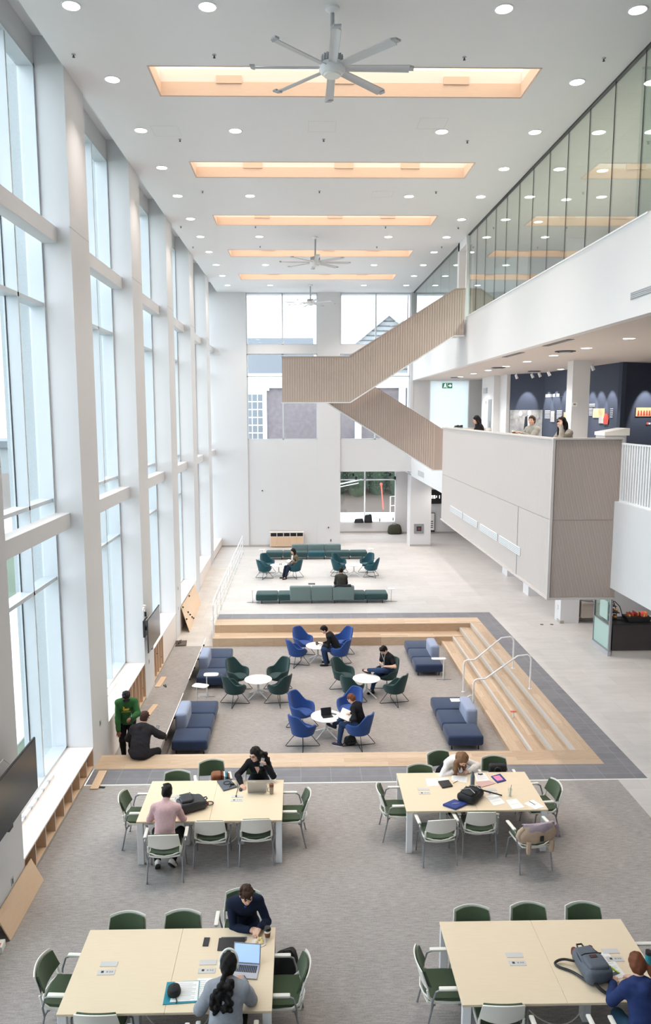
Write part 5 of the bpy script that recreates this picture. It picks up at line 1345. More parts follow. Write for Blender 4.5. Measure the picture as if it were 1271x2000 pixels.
t=laptop('silver laptop with its lid towards the camera, in front of the woman on the phone',(-.745,11.84,TZ),PI,.32,.22,105)
t=thing('computer_mouse','dark mouse under the hand of the woman on the phone','mouse',(-1.03,11.93,TZ),.2); MB().sphere((0,0,.012),(.032,.05,.022),14).build('shell','dark_metal',t); MB().box(-.003,.003,.01,.035,.03,.036).build('wheel','black_plastic',t)
t=thing('tumbler','steel tumbler with a dark lid beside the silver laptop','tumbler',(-.50,11.80,TZ)); MB().lathe([(.001,0),(.03,0),(.038,.13),(.001,.13)],22).build('body','steel',t); MB().lathe([(.001,.13),(.04,.13),(.037,.175),(.001,.18)],22).build('lid','kraft_brown',t); MB().tube([(-.036,0,.11),(-.065,0,.1),(-.06,0,.04),(-.033,0,.03)],.006,6).build('handle','steel',t)
flat('paper_sheet','loose white sheet behind the silver laptop','paper',[(-.95,12.1),(-.82,12.24),(-.66,12.12),(-.78,12.0)],'paper',.003,lines=4)
t=thing('power_cable','thin black cable rising from the power plate to the laptop sleeve','cable',(-1.09,11.7,TZ)); MB().tube([(0,0,.004),(.0,.06,.03),(.005,.16,.02),(.01,.3,.008),(-.02,.4,.02)],.005,6).build('lead','black_plastic',t); MB().cyl((0,0),.013,.001,.03,10).build('plug','black_plastic',t)
t=backpack('backpack','dark leather backpack lying on the middle left table',(-1.79,11.37,TZ),-1.15,'bag_charcoal',L=.46,W=.36,H=.2)
MB().tube([(.02+.06*math.cos(a),.30+.06*math.sin(a),.02) for a in np.linspace(0,2*PI,16)],.009,6,closed=True).build('strap_loop','black_plastic',t); MB().rbox(.08,.12,.2,.26,.04,.09,.008,1).build('red_tag','rust_trim',t)
t=thing('shoulder_bag','brown leather bag with books sticking out, on the pushed-back green chair','bag',(-1.47,12.46,.48),.15)
q=MB().rbox(-.13,.06,-.10,.10,0,.32,.05,4); MB().add(q.v,q.f,True).build('body','bag_brown',t)
for k,mm in enumerate(('rust_trim','paper','teal_cover','bag_black','bag_brown')): MB().rbox(.065+.028*k,.088+.028*k,-.10,.09,.0,.30-.012*k,.004,1).build('book',mm,t)
# front left table
def phone(label,loc,rz):
    t=thing('phone',label,'phone',loc,rz,'phones'); MB().rbox(-.036,.036,-.074,.074,0,.009,.004,2).build('case','black_plastic',t); MB().box(-.032,.032,-.068,.068,.009,.0095).build('screen','screen_black',t)
phone('black phone lying on the front left table',(-1.165,8.265,TZ),-.03)
t=thing('tablet_case','black folio tablet lying before the man in the navy sweater','tablet',(-.85,8.22,TZ),0); MB().rbox(-.165,.155,-.11,.10,0,.014,.004,1).build('cover','leather_black',t); MB().rbox(-.14,.175,.06,.12,-.0,.010,.003,1).build('tablet','bag_grey',t)
t=thing('food_plate','paper plate of half-eaten food before the man in the navy sweater','plate',(-.52,8.245,TZ)); 
q=[( .085*math.cos(a)*(1.15 if k%2 else 1),.085*math.sin(a)*(1.0 if k%2 else 1.1)) for k,a in enumerate(np.linspace(0,2*PI,13)[:-1])]
MB().prism(q,'z',0,.008).build('wrapper','bench_white',t); fm=MB()
for k in range(7): fm.sphere((random.uniform(-.04,.05),random.uniform(-.04,.05),.018),(.025,.02,.018),8)
fm.build('food','food',t)
t=thing('coffee_cup','paper coffee cup with a black lid and brown sleeve','cup',(-.42,8.33,TZ)); MB().lathe([(.001,0),(.030,0),(.041,.11),(.001,.11)],24).build('cup_body','white_plastic',t); MB().lathe([(.0325,.015),(.0395,.075)],24).build('sleeve','kraft_brown',t); MB().lathe([(.001,.105),(.045,.108),(.044,.122),(.038,.128),(.036,.138),(.001,.138)],24).build('lid','black_plastic',t)
laptop('open silver laptop with a glowing pale blue screen on the front left table',(-.645,7.885,TZ),-.12,.32,.225,108)
t=flat('binder','teal binder with printed pages and a black cap resting on it','binder',[(-1.53,7.625),(-1.16,7.64),(-1.14,7.33),(-1.52,7.305)],'teal_cover',.008)
MB().prism([(-.10,.145),(.17,.15),(.19,-.13),(-.11,-.145)],'z',.008,.014).build('pages','paper',t); m=MB()
for k in range(13): m.box(-.08,.15-.04*(k%3==0),.12-.02*k,.123-.02*k,.014,.0145)
m.build('print','ink_grey',t)
flat('paper_sheet','white pages by the elbow of the woman in the grey hoodie','paper',[(-1.19,7.68),(-1.02,7.68),(-1.03,7.36),(-1.17,7.35)],'paper',.004,group=None,lines=9)
t=thing('cap','round black cap resting on the teal binder','cap',(-1.42,7.45,TZ+.016)); MB().lathe([(.001,.0),(.072,.0),(.078,.03),(.066,.075),(.03,.098),(.001,.1)],26).build('crown','bag_black',t); MB().tube([(.03,-.07,.012),(.05,-.12,.004),(.045,-.15,.002)],[.008,.006,.004],6).build('cord','black_plastic',t); MB().sphere((0,0,.1),.01,8).build('button','black_plastic',t)
soft_bag('backpack','black backpack standing on the floor by the right end of the front left table','backpack',(-.19,8.36,0),(.34,.28,.52),'bag_black',.2)
soft_bag('duffel_bag','dark bag on the floor under the front edge of the front left table','bag',(-1.5,7.5,0),(.55,.3,.26),'bag_black')
# front right table
t=backpack('backpack','grey backpack with rust corner patches lying on the front right table',(3.34,7.70,TZ),.12,'bag_grey',L=.5,W=.34,H=.2,trim='rust_trim',logo=True)
MB().tube(sm([(-.15,.1,.06),(-.26,.17,.05),(-.37,.16,.02),(-.36,.10,.012),(-.22,.0,.02),(-.14,-.18,.03)]),.015,6).tube(sm([(-.1,-.22,.07),(-.04,-.36,.03),(.06,-.40,.02),(.10,-.22,.05)]),.019,6).build('strap','black_plastic',t)
flat('paper_sheet','printed sheet under the grey backpack on the front right table','paper',[(3.46,7.95),(3.66,8.0),(3.72,7.6),(3.49,7.54)],'paper',.003,lines=12)
t=thing('highlighter','lime green highlighter on the printed sheet','pen',(3.62,7.69,TZ+.004),.5); MB().tube([(0,-.05,.009),(0,.05,.009)],.009,8).build('barrel','lime',t) if 'lime' in MATS else MB().tube([(0,-.05,.009),(0,.05,.009)],.009,8).build('barrel',mat('lime',(176,220,60),.5),t); MB().tube([(0,.05,.009),(0,.065,.009)],.006,8).build('tip','black_plastic',t)
tag(MB().prism([(-.02,-.1),(.02,-.1),(.02,.1),(-.02,.1)],'z',0,.004,T(3.56,7.63,TZ+.004)@RZ(-1.2)).build('ruler_strap','bag_grey'),'grey strip lying across the printed sheet by the navy hoodie','strap')
t=thing('drink_bottle','teal bottle with a black lid standing at the right end of the front right table','bottle',(4.03,7.75,TZ)); MB().lathe([(.001,0),(.034,0),(.036,.16),(.001,.16)],20).build('body','teal_cover',t); MB().lathe([(.001,.16),(.036,.16),(.034,.2),(.001,.2)],20).build('lid','black_plastic',t)
# pit tables
t=thing('netbook','small black open laptop on the frontmost pit table','laptop',(.62,16.92,PF+.5),.25); MB().rbox(-.13,.13,-.17,0,0,.016,.004,1).build('base','black_plastic',t); MB().rbox(-.13,.13,0,.01,0,.17,.003,1,T(0,0,.01)@RX(-.25)).build('lid','black_plastic',t); MB().box(-.115,.115,-.002,0,.015,.155,T(0,0,.01)@RX(-.25)).build('screen','screen_black',t)
phone('dark phone lying on the frontmost pit table beside the small laptop',(.80,16.98,PF+.5),.9)
t=thing('coffee_cup','small brown cup on the rearmost pit table','cup',(.52,22.33,PF+.5)); MB().lathe([(.001,0),(.03,0),(.04,.09),(.001,.09)],18).build('cup_body','kraft_brown',t); MB().lathe([(.001,.085),(.043,.088),(.04,.1),(.001,.102)],18).build('lid','black_plastic',t)
t=thing('sunglasses','dark glasses lying on the rearmost pit table','glasses',(.62,22.4,PF+.5)); MB().sphere((-.035,0,.02),(.03,.008,.02),10).sphere((.035,0,.02),(.03,.008,.02),10).tube([(-.06,0,.03),(-.06,.1,.02)],.004,6).build('frame','black_plastic',t)
soft_bag('backpack','dark backpack on the carpet beneath the reading woman','backpack',(1.16,16.44,PF),(.30,.22,.18),'bag_black',.3)
soft_bag('handbag','small pattern bag on the teal chair beside the seated woman','bag',(-.45,31.75,.44),(.26,.22,.2),'photo_grey',0,False)
t=thing('food_packet','small red and white snack packet on the far left round table','packet',(-.85,32.0,.5)); MB().rbox(-.06,.06,-.04,.04,0,.05,.01,2).build('packet','rust_trim',t); MB().box(-.04,.04,-.042,-.04,.01,.04).build('print','paper',t)
tag(MB().rbox(-.13,.13,-.09,.09,0,.02,.003,1,T(.45,27.5,.685)).build('tablet','screen_black'),'dark tablet on the backrest of the front teal sofa','tablet')
t=thing('glue_stick','small red-capped stick standing on the wooden steps','stick',(5.22,17.2,-.271)); MB().cyl((0,0),.02,0,.14,12).build('tube','white_plastic',t); MB().rbox(-.07,.07,-.03,.03,.14,.16,.005,1).build('cap','hoarding_orange',t)
# balcony counter things
t=thing('pencil_box','dark speckled pen box on the balcony counter','box',(4.98,23.2,6.54)); MB().rbox(-.12,.12,-.12,.12,0,.16,.01,2).build('box_body','grey_metal',t); mm=MB()
for k in range(6): mm.rbox(-.1+.04*k,-.07+.04*k,-.1,.1,.14,.2+.01*(k%3),.008,1)
mm.build('contents','black_plastic',t)
t=laptop('white laptop on the balcony counter beside the person in grey fleece',(5.02,19.35,6.54),PI/2+.2,.3,.2,115,True,'white_plastic')
# ================================================================== OUTDOORS
mat('gable_grey',(168,169,170),.8,var=.03); mat('trim_grey',(188,189,190),.8,var=.02)
mat('pane_grey',(112,116,122),.3,var=.1)
def building():
    t=thing('brick_building','hazy red brick building with white cornice seen through the end windows','building',(0,58,.25))
    MB().box(-9,16,0,8,0,9.2).build('wall','brick_red',t)
    MB().box(-9.2,16.2,-.5,.1,9.2,9.9).box(-9.1,16.1,-.25,.05,8.8,9.2).build('cornice','snow',t)
    MB().prism([(-.5,9.9),(8.5,9.9),(4,13.0)],'x',-9.2,1.2).build('roof','roof_slate',t)
    MB().prism([(1.6,9.9),(12.2,9.9),(6.9,14.4)],'y',-.2,6).build('gable','gable_grey',t)
    MB().prism([(1.2,9.9),(1.6,9.9),(6.9,14.2),(12.2,9.9),(12.6,9.9),(6.9,14.8)],'y',-.5,-.15).build('gable_trim','trim_grey',t)
    lv=MB()
    for k in range(11): 
        zz=10.2+k*.36; hw=(14.2-zz)*1.16
        lv.box(6.9-hw,6.9+hw,-.27,-.2,zz,zz+.06)
    lv.build('louvre','roof_slate',t)
    MB().box(8.6,10.6,-3,2,9,17).build('brick_tower','brick_red',t)
    w0=None
    for x in (-3.4,-7.0):
        w_=MB().box(x-.9,x+.9,-.2,.05,4.6,9.0).box(x-1.15,x+1.15,-.3,.0,4.3,4.6).box(x-1.1,x+1.1,-.3,0,8.6,9.0).build('window_surround','snow',t)
        g=MB()
        for a in range(3):
            for b in range(6): g.box(x-.62+.42*a,x-.62+.42*a+.36,-.22,-.19,4.8+.6*b,4.8+.6*b+.52)
        g.build('window_pane','pane_grey',w_)
    for x in (4.6,8.0): MB().box(x-.25,x+.25,-.3,0,0,9.2).build('pilaster','snow',t)
building()
def bush(x,y,z,rx,ry,rz_,lab,n=900,grp='hedge bushes outside'):
    t=thing('bush',lab,'bush',(x,y,z),0,grp)
    m=MB()
    for k in range(n):
        a=random.uniform(0,2*PI); c=random.uniform(-.4,1); s=math.sqrt(1-c*c); r=random.uniform(.75,1.05)
        p=Vector((rx*s*math.cos(a)*r,ry*s*math.sin(a)*r,rz_*(.45+.6*c*r)))
        d=Vector((random.uniform(-1,1),random.uniform(-1,1),random.uniform(-.3,1))).normalized(); e=d.orthogonal().normalized()*random.uniform(.04,.09); l=d*random.uniform(.12,.26)
        m.add([p-e,p+l*.5-e*.2,p+l,p+e],[(0,1,2,3)])
    m.build('foliage','hedge',t,False); MB().sphere((0,0,rz_*.45),(rx*.78,ry*.78,rz_*.5),12).build('inner_twigs','hedge',t)
for k in range(6): bush(1.2+k*1.5,53.5+.3*(k%2),.9,.95,.8,3.4,'dark evergreen bush outside the low end window, %s from the left'%ORD[k])
t=thing('marker_post','orange marker post leaning outside the low end window','post',(5.75,50.2,.55)); MB().tube([(0,0,0),(-.15,0,1.7)],.05,8).build('post','hoarding_orange',t); MB().sphere((-.16,0,1.75),.1,8).build('cap','hoarding_orange',t)
t=thing('outdoor_railing','white stepped railing outside the low end window','railing',(6.3,47.5,.25)); MB().tube([(-.4,0,0),(-.4,0,1.5),(.2,0,1.55),(1.4,0,2.3),(1.4,0,0)],.035,8).tube([(-.1,0,0),(-.1,0,1.0),(.5,0,1.05),(.5,0,0)],.03,8).tube([(-.4,0,.9),(.2,0,.95),(1.4,0,1.7)],.025,8).build('rail','white_metal',t)
tag(MB().tube([(2.2,52.1,2.0),(4.4,52.1,2.45)],.045,6).tube([(2.2,52.1,1.8),(4.2,52.1,2.2)],.03,6).tube([(2.6,52.1,.5),(2.6,52.1,2.08)],.03,6).build('fence_rail','white_metal'),'pale slanting rail before the bushes outside','railing')
# beyond the tall windows
def tree(x,y,h,lab):
    t=thing('tree',lab,'tree',(x,y,-1),0,'trees beyond the tall windows'); MB().tube([(0,0,0),(.2,.1,h*.5),(.1,.2,h*.8)],[.25,.18,.08],8).build('trunk','mulch',t)
    m=MB()
    for k in range(700):
        a=random.uniform(0,2*PI); c=random.uniform(-1,1); s=math.sqrt(1-c*c); r=random.uniform(.4,1)
        p=Vector((h*.3*s*math.cos(a)*r,h*.3*s*math.sin(a)*r,h*.68+h*.32*c*r)); d=Vector((random.uniform(-1,1),random.uniform(-1,1),random.uniform(-1,1))).normalized(); e=d.orthogonal().normalized()*.12
        m.add([p-e,p+d*.4,p+e],[(0,1,2)])
    m.build('crown','hedge',t,False)
tree(-17,33,7,'tree beyond the tall windows, nearest the building'); tree(-24,52,8,'tree beyond the tall windows, farther right'); tree(-34,60,9,'tree farthest off beyond the tall windows')
struct('ground',MB().box(-12,-7,-30,90,-1.02,-.95),'snow')
t=thing('outbuilding','low grey building beyond the tall windows','building',(-30,70,-1)); MB().box(-14,10,0,8,0,5).build('wall','pier_stone',t); MB().prism([(-14.5,5),(10.5,5),(10.5,5.6),(-14.5,5.6)],'y',-.5,8.5).build('roof','roof_slate',t)
# ================================================================== PEOPLE
def nrm(v):
    v=np.asarray(v,float); return v/np.linalg.norm(v)
class Field:
    def __init__(s,lo,hi,h):
        s.lo=np.array(lo,float); s.h=h; s.n=np.ceil((np.array(hi)-s.lo)/h).astype(int)+1
        s.f=np.full(s.n,1.0,np.float32)
    def sl(s,a,b):
        i0=np.maximum(np.floor((a-s.lo)/s.h).astype(int),0); i1=np.minimum(np.ceil((b-s.lo)/s.h).astype(int)+1,s.n)
        if np.any(i1<=i0): return None,None
        ax=[s.lo[k]+s.h*np.arange(i0[k],i1[k]) for k in range(3)]
        P=np.stack(np.meshgrid(*ax,indexing='ij'),-1)
        return tuple(slice(i0[k],i1[k]) for k in range(3)),P
    def put(s,d,q,k,cut=False):
        f=s.f[q]
        if cut: s.f[q]=np.maximum(f,-d); return
        hh=np.maximum(k-np.abs(f-d),0)/k
        s.f[q]=np.minimum(f,d)-hh*hh*k*.25
    def cone(s,a,b,ra,rb,k=.02,inf=0):
        a=np.asarray(a,float); b=np.asarray(b,float); m=max(ra,rb)+inf+k+.02
        q,P=s.sl(np.minimum(a,b)-m,np.maximum(a,b)+m)
        if q is None: return
        ab=b-a; L=max(ab@ab,1e-9); t=np.clip(((P-a)@ab)/L,0,1)
        d=np.linalg.norm(P-a-t[...,None]*ab,axis=-1)-(ra+(rb-ra)*t)-inf
        s.put(d.astype(np.float32),q,k)
    def ell(s,c,ax,r,k=.03,inf=0,cut=False):
        c=np.asarray(c,float); r=np.asarray(r,float)+inf; A=np.array(ax,float); m=max(r)+k+.02
        q,P=s.sl(c-m,c+m)
        if q is None: return
        p=(P-c)@A.T; k0=np.linalg.norm(p/r,axis=-1); k1=np.linalg.norm(p/(r*r),axis=-1)+1e-9
        s.put((k0*(k0-1)/k1).astype(np.float32),q,k,cut)
    def halfcut(s,p,n):
        # remove everything on the n side of the plane through p
        ax=[s.lo[k]+s.h*np.arange(s.n[k]) for k in range(3)]
        d=(ax[0][:,None,None]-p[0])*n[0]+(ax[1][None,:,None]-p[1])*n[1]+(ax[2][None,None,:]-p[2])*n[2]
        s.f=np.maximum(s.f,d.astype(np.float32))
    def mesh(s):
        f=s.f; ins=f<0
        nx,ny,nz=f.shape
        cnt=np.zeros((nx-1,ny-1,nz-1),np.int8)
        for i in (0,1):
            for j in (0,1):
                for k in (0,1): cnt+=ins[i:nx-1+i,j:ny-1+j,k:nz-1+k]
        act=(cnt>0)&(cnt<8); idx=np.argwhere(act)
        if len(idx)==0: return [],[]
        vid=np.full(act.shape,-1,np.int64); vid[act]=np.arange(len(idx))
        acc=np.zeros((len(idx),3)); n=np.zeros(len(idx))
        for ax_ in range(3):
            o=[a for a in range(3) if a!=ax_]
            for u in (0,1):
                for v in (0,1):
                    c0=idx.copy(); c0[:,o[0]]+=u; c0[:,o[1]]+=v; c1=c0.copy(); c1[:,ax_]+=1
                    f0=f[c0[:,0],c0[:,1],c0[:,2]].astype(float); f1=f[c1[:,0],c1[:,1],c1[:,2]].astype(float)
                    m=(f0<0)!=(f1<0); t=f0[m]/(f0[m]-f1[m]+1e-12)
                    p=c0[m].astype(float); p[:,ax_]+=t; acc[m]+=p; n[m]+=1
        V=s.lo+s.h*(acc/np.maximum(n,1)[:,None])
        Q=[]
        for ax_ in range(3):
            a=np.take(ins,range(f.shape[ax_]-1),ax_); b=np.take(ins,range(1,f.shape[ax_]),ax_)
            e=np.argwhere(a!=b); o=[(ax_+1)%3,(ax_+2)%3]
            ok=(e[:,o[0]]>0)&(e[:,o[1]]>0)&(e[:,o[0]]<f.shape[o[0]]-1)&(e[:,o[1]]<f.shape[o[1]]-1); e=e[ok]
            sg=a[e[:,0],e[:,1],e[:,2]]
            def cc(du,dv):
                c=e.copy(); c[:,o[0]]-=du; c[:,o[1]]-=dv; return vid[c[:,0],c[:,1],c[:,2]]
            q=np.stack([cc(1,1),cc(0,1),cc(0,0),cc(1,0)],1)
            q[~sg]=q[~sg][:,::-1]; Q.append(q)
        Q=np.concatenate(Q); Q=Q[(Q>=0).all(1)]
        return V,Q
def field_part(F_,name,m,parent,origin,label=None):
    V,Q=F_.mesh()
    me=bpy.data.meshes.new(name); 
    V=V-np.array(origin)
    me.vertices.add(len(V)); me.vertices.foreach_set('co',V.astype(np.float32).ravel())
    me.loops.add(len(Q)*4); me.loops.foreach_set('vertex_index',Q.astype(np.int32).ravel())
    me.polygons.add(len(Q)); me.polygons.foreach_set('loop_start',np.arange(0,len(Q)*4,4,dtype=np.int32)); me.polygons.foreach_set('loop_total',np.full(len(Q),4,np.int32))
    me.polygons.foreach_set('use_smooth',np.ones(len(Q),bool)); me.update(); me.validate()
    o=bpy.data.objects.new(name,me); C.objects.link(o); me.materials.append(M(m)); o.parent=parent
    if label: o['label']=label
    return o
def ik(a,t,l1,l2,pole):
    a=np.asarray(a,float); t=np.asarray(t,float); d=t-a; L=np.linalg.norm(d)
    mx=(l1+l2)*.995
    if L>mx:
        k=L/mx; l1*=k; l2*=k          # allow a slightly longer reach
    u=d/L; x=(l1*l1-l2*l2+L*L)/(2*L); h=math.sqrt(max(l1*l1-x*x,0))
    p=np.asarray(pole,float); p=p-u*(p@u); p=nrm(p) if np.linalg.norm(p)>1e-6 else nrm(np.cross(u,[0,0,1]))
    return a+u*x+p*h
for n_,c_ in dict(skin_light=(226,182,160),skin_tan=(198,146,118),skin_brown=(140,96,74),hair_black=(26,22,22),hair_brown=(64,44,34),hair_auburn=(112,66,44),hair_light=(124,92,68),
    cloth_black=(30,30,33),cloth_navy=(28,36,56),cloth_pink=(214,178,180),cloth_grey=(150,154,162),cloth_hoodienavy=(42,56,100),cloth_white=(236,232,228),cloth_green=(54,100,58),cloth_jeans=(46,64,96),cloth_darkjeans=(34,42,60),cloth_charcoal=(44,42,46),cloth_oatmeal=(170,164,154),cloth_fleece=(160,158,150),cloth_moss=(66,66,60),cloth_maroon=(62,26,34),cloth_camo=(112,100,82),cloth_tealjean=(58,92,116)).items():
    mat(n_,c_,.55 if n_.startswith('skin') else .6 if n_.startswith('hair') else .92,var=.04 if n_.startswith('skin') else .16,scale=30 if not n_.startswith('hair') else 60,bump=0 if n_.startswith('skin') else .25,bscale=70 if n_.startswith('cloth') else 160,spec=.3 if n_.startswith('skin') else .2)
mat('lips',(176,104,98),.5); mat('eye_dark',(40,32,30),.3); mat('shoe_black',(26,26,28),.5); mat('shoe_white',(230,228,224),.6); mat('shoe_navy',(36,42,70),.7); mat('cap_maroon',(74,34,38),.8); mat('cap_black',(30,30,34),.85); mat('logo_yellow',(232,206,70),.7)
def person(label,P,face,lean=(15,20),side=0,HR=None,HL=None,poleR=None,poleL=None,AR=None,AL=None,toeR=None,toeL=None,kneeR=None,kneeL=None,yaw=0,pitch=20,roll=0,
           skin='skin_light',top='cloth_black',topname='sweater',bottom='cloth_darkjeans',shoes='shoe_black',hair='hair_black',style='short',short=False,hood=False,collar=False,female=False,sc=1.0,h=.0085,cap=None,curl=(.5,.5),hdR=None,hdL=None,highwaist=False,tail=None,ground=None,loose=1.0,extra=None,wavy=None):
    P=np.array(P,float); Fv=nrm(np.array([face[0],face[1],0])); U=np.array([0,0,1.]); R=np.array([Fv[1],-Fv[0],0])
    l1,l2=[math.radians(a) for a in lean]; sd=math.radians(side)
    d1=nrm(U*math.cos(l1)+Fv*math.sin(l1)+R*math.sin(sd)); d2=nrm(U*math.cos(l2)+Fv*math.sin(l2)+R*math.sin(sd))
    f1=nrm(Fv-d1*(Fv@d1)); f2=nrm(Fv-d2*(Fv@d2)); r1=np.cross(f1,d1); r2=np.cross(f2,d2)
    W=P+.20*sc*d1; Cc=W+.17*sc*d2; N=W+.33*sc*d2
    sw=(.155 if female else .172)*sc
    SR=N-.07*sc*d2+r2*sw; SL=N-.07*sc*d2-r2*sw
    hipw=.095*sc; JR=P+r1*hipw-.02*d1; JL=P-r1*hipw-.02*d1
    y=math.radians(yaw); p=math.radians(pitch)
    fh=np.array([Fv[0]*math.cos(y)-Fv[1]*math.sin(y),Fv[0]*math.sin(y)+Fv[1]*math.cos(y),0])
    hf=fh*math.cos(p)-U*math.sin(p); hr=np.array([fh[1],-fh[0],0]); 
    if roll: 
        rr=math.radians(roll); hu0=np.cross(hr,hf); hr=nrm(hr*math.cos(rr)-hu0*math.sin(rr))
    hu=np.cross(hr,hf)
    NT=N+.075*sc*nrm(d2+.35*hu); Hc=NT+.085*sc*hu+.028*sc*hf
    la,lf,lt,ls=.285*sc,.255*sc,.42*sc,.42*sc
    down=-U
    HR=np.array(HR if HR is not None else SR+Fv*.3-U*.3); HL=np.array(HL if HL is not None else SL+Fv*.3-U*.3)
    ER=ik(SR,HR,la,lf,poleR if poleR is not None else R*.45+down-.2*Fv); EL=ik(SL,HL,la,lf,poleL if poleL is not None else -R*.45+down-.2*Fv)
    AR=np.array(AR); AL=np.array(AL)
    KR=ik(JR,AR,lt,ls,kneeR if kneeR is not None else Fv+U*.6); KL=ik(JL,AL,lt,ls,kneeL if kneeL is not None else Fv+U*.6)
    toeR=nrm(toeR if toeR is not None else Fv+R*.15); toeL=nrm(toeL if toeL is not None else Fv-R*.15)
    pts=np.array([P,W,N,Hc,SR,SL,HR,HL,ER,EL,KR,KL,AR,AL,AR+toeR*.2,AL+toeL*.2])
    base=np.array([P[0],P[1],ground if ground is not None else min(AR[2],AL[2])-.09])
    root=thing('person',label,'person',tuple(base)); root['group']='people in the hall'
    A1=np.array([r1,f1,d1]); A2=np.array([r2,f2,d2]); AH=np.array([hr,hf,hu])
    def torso(F_,i=0,waist=1.0):
        F_.ell(P,A1,(.165*sc,.115*sc,.12*sc),.04,i); F_.ell(P+.10*d1,A1,((.135 if female else .145)*sc*waist,.10*sc,.13*sc),.05,i)
        F_.ell(W+.02*d2,A2,((.125 if female else .145)*sc*waist,.098*sc,.13*sc),.05,i)
        F_.ell(Cc,A2,((.145 if female else .165)*sc,.108*sc,.15*sc),.05,i); F_.ell(Cc+.07*sc*d2,A2,((.15 if female else .172)*sc,.095*sc,.095*sc),.05,i)
        if female:
            for s_ in (-1,1): F_.ell(Cc-.0*d2+f2*.075*sc+r2*s_*.065*sc,A2,(.058*sc,.05*sc,.055*sc),.03,i)
        F_.cone(SR,SL,.050*sc,.050*sc,.04,i); F_.cone(N-.015*d2+r2*.03,SR,.048*sc,.048*sc,.04,i); F_.cone(N-.015*d2-r2*.03,SL,.048*sc,.048*sc,.04,i)
    def legs(F_,i=0,cut=None):
        for J,K,A_ in ((JR,KR,AR),(JL,KL,AL)):
            F_.cone(J,K,.088*sc,.062*sc,.03,i); F_.cone(K,K+(A_-K)*.35,.060*sc,.056*sc,.02,i); F_.cone(K+(A_-K)*.3,A_,.056*sc,.040*sc,.02,i)
            back=nrm((J-K)+(A_-K)) if np.linalg.norm((J-K)+(A_-K))>1e-6 else -Fv
    def arms(F_,i=0,end=1.0,upper=1.0):
        for S_,E_,H_ in ((SR,ER,HR),(SL,EL,HL)):
            if upper<1: F_.cone(S_,S_+(E_-S_)*upper,.052*sc,.049*sc,.025,i)
            else:
                F_.cone(S_,E_,.050*sc,.040*sc,.022,i); F_.cone(E_,E_+(H_-E_)*.4,.042*sc,.040*sc,.018,i); F_.cone(E_+(H_-E_)*.35,E_+(H_-E_)*end,.040*sc,.028*sc,.018,i)
    m_=.20
    lo=pts.min(0)-m_; hi=pts.max(0)+m_
    B=Field(lo,hi,h)
    torso(B); legs(B); arms(B)
    B.cone(N-.03*d2,NT+.03*hu,.056*sc,.050*sc,.03)
    # head
    s=sc
    B.ell(Hc+.012*hu-.012*hf,AH,(.074*s,.092*s,.094*s),.02); B.ell(Hc-.045*hu+.022*hf,AH,(.058*s,.066*s,.068*s),.03); B.ell(Hc-.088*hu+.058*hf,AH,(.028*s,.026*s,.022*s),.025)
    B.cone(Hc+.008*hu+.082*hf,Hc-.028*hu+.104*hf,.008*s,.013*s,.012); B.cone(Hc+.022*hu+.078*hf-.035*hr,Hc+.022*hu+.078*hf+.035*hr,.010*s,.010*s,.02)
    B.cone(Hc-.055*hu+.082*hf-.016*hr,Hc-.055*hu+.082*hf+.016*hr,.009*s,.009*s,.012)
    for sg in (-1,1): B.ell(Hc-.01*hu-.008*hf+hr*sg*.076*s,np.array([hr,hf,hu]),(.010*s,.018*s,.030*s),.008); B.ell(Hc-.03*hu+.055*hf+hr*sg*.035*s,AH,(.026*s,.026*s,.026*s),.02)
    # hands: palm, four bent fingers, thumb
    def hand(E_,H_,side_,cu,hd):
        d=nrm(hd) if hd is not None else nrm(H_-E_)
        n=down-d*(down@d)                                   # palm faces down
        n=nrm(n) if np.linalg.norm(n)>.25 else nrm(Fv-d*(Fv@d))
        w=np.cross(d,n)*side_                               # towards the thumb side
        thumb=-w if (w@ (R*side_))>0 else w
        K_=[]
        B.cone(H_-d*.01,H_+d*.02,.026*sc,.027*sc,.012)
        for q in range(4):
            o=(1.5-q)*.0215*sc
            kn=H_+d*(.082-.006*abs(q-1.2))*sc+thumb*o
            B.cone(H_+d*.015+thumb*o*.7,kn,.0150*sc,.0115*sc,.010)
            Lf=[.040,.046,.043,.034][q]*sc
            a1=cu*.9; a2=cu*1.9
            v1=nrm(d*math.cos(a1)+n*math.sin(a1)+thumb*o*2.2); v2=nrm(d*math.cos(a2)+n*math.sin(a2))
            m1=kn+v1*Lf; m2=m1+v2*Lf*.85
            B.cone(kn,m1,.0105*sc,.0090*sc,.004); B.cone(m1,m2,.0090*sc,.0072*sc,.004)
        t0=H_+d*.022+thumb*.022*sc; t1=t0+nrm(d*.7+thumb*.75+n*.25)*.040*sc; t2=t1+nrm(d*.95+thumb*.15+n*(.2+.4*cu))*.032*sc
        B.cone(t0,t1,.0145*sc,.0115*sc,.008); B.cone(t1,t2,.0110*sc,.0085*sc,.004)
        return H_+d*.1+n*.02
    gR=hand(ER,HR,1,curl[0],hdR); gL=hand(EL,HL,-1,curl[1],hdL)
    # feet inside the shoes
    for A_,t_ in ((AR,toeR),(AL,toeL)): B.cone(A_-np.array([0,0,.03]),A_-np.array([0,0,.055])+t_*.13,.036*sc,.026*sc,.02)
    field_part(B,'body',skin,root,base)
    # clothes ------------------------------------------------------------
    hc=max(h,.0095)
    T_=Field(lo,hi,hc); torso(T_,.013*loose,1.0 if not loose>1 else 1.12)
    if not highwaist: T_.halfcut(P-.055*sc*d1,-d1)
    else: T_.halfcut(P+.12*sc*d1,-d1)
    arms(T_,.011*loose,.97,.62 if short else 1.0)
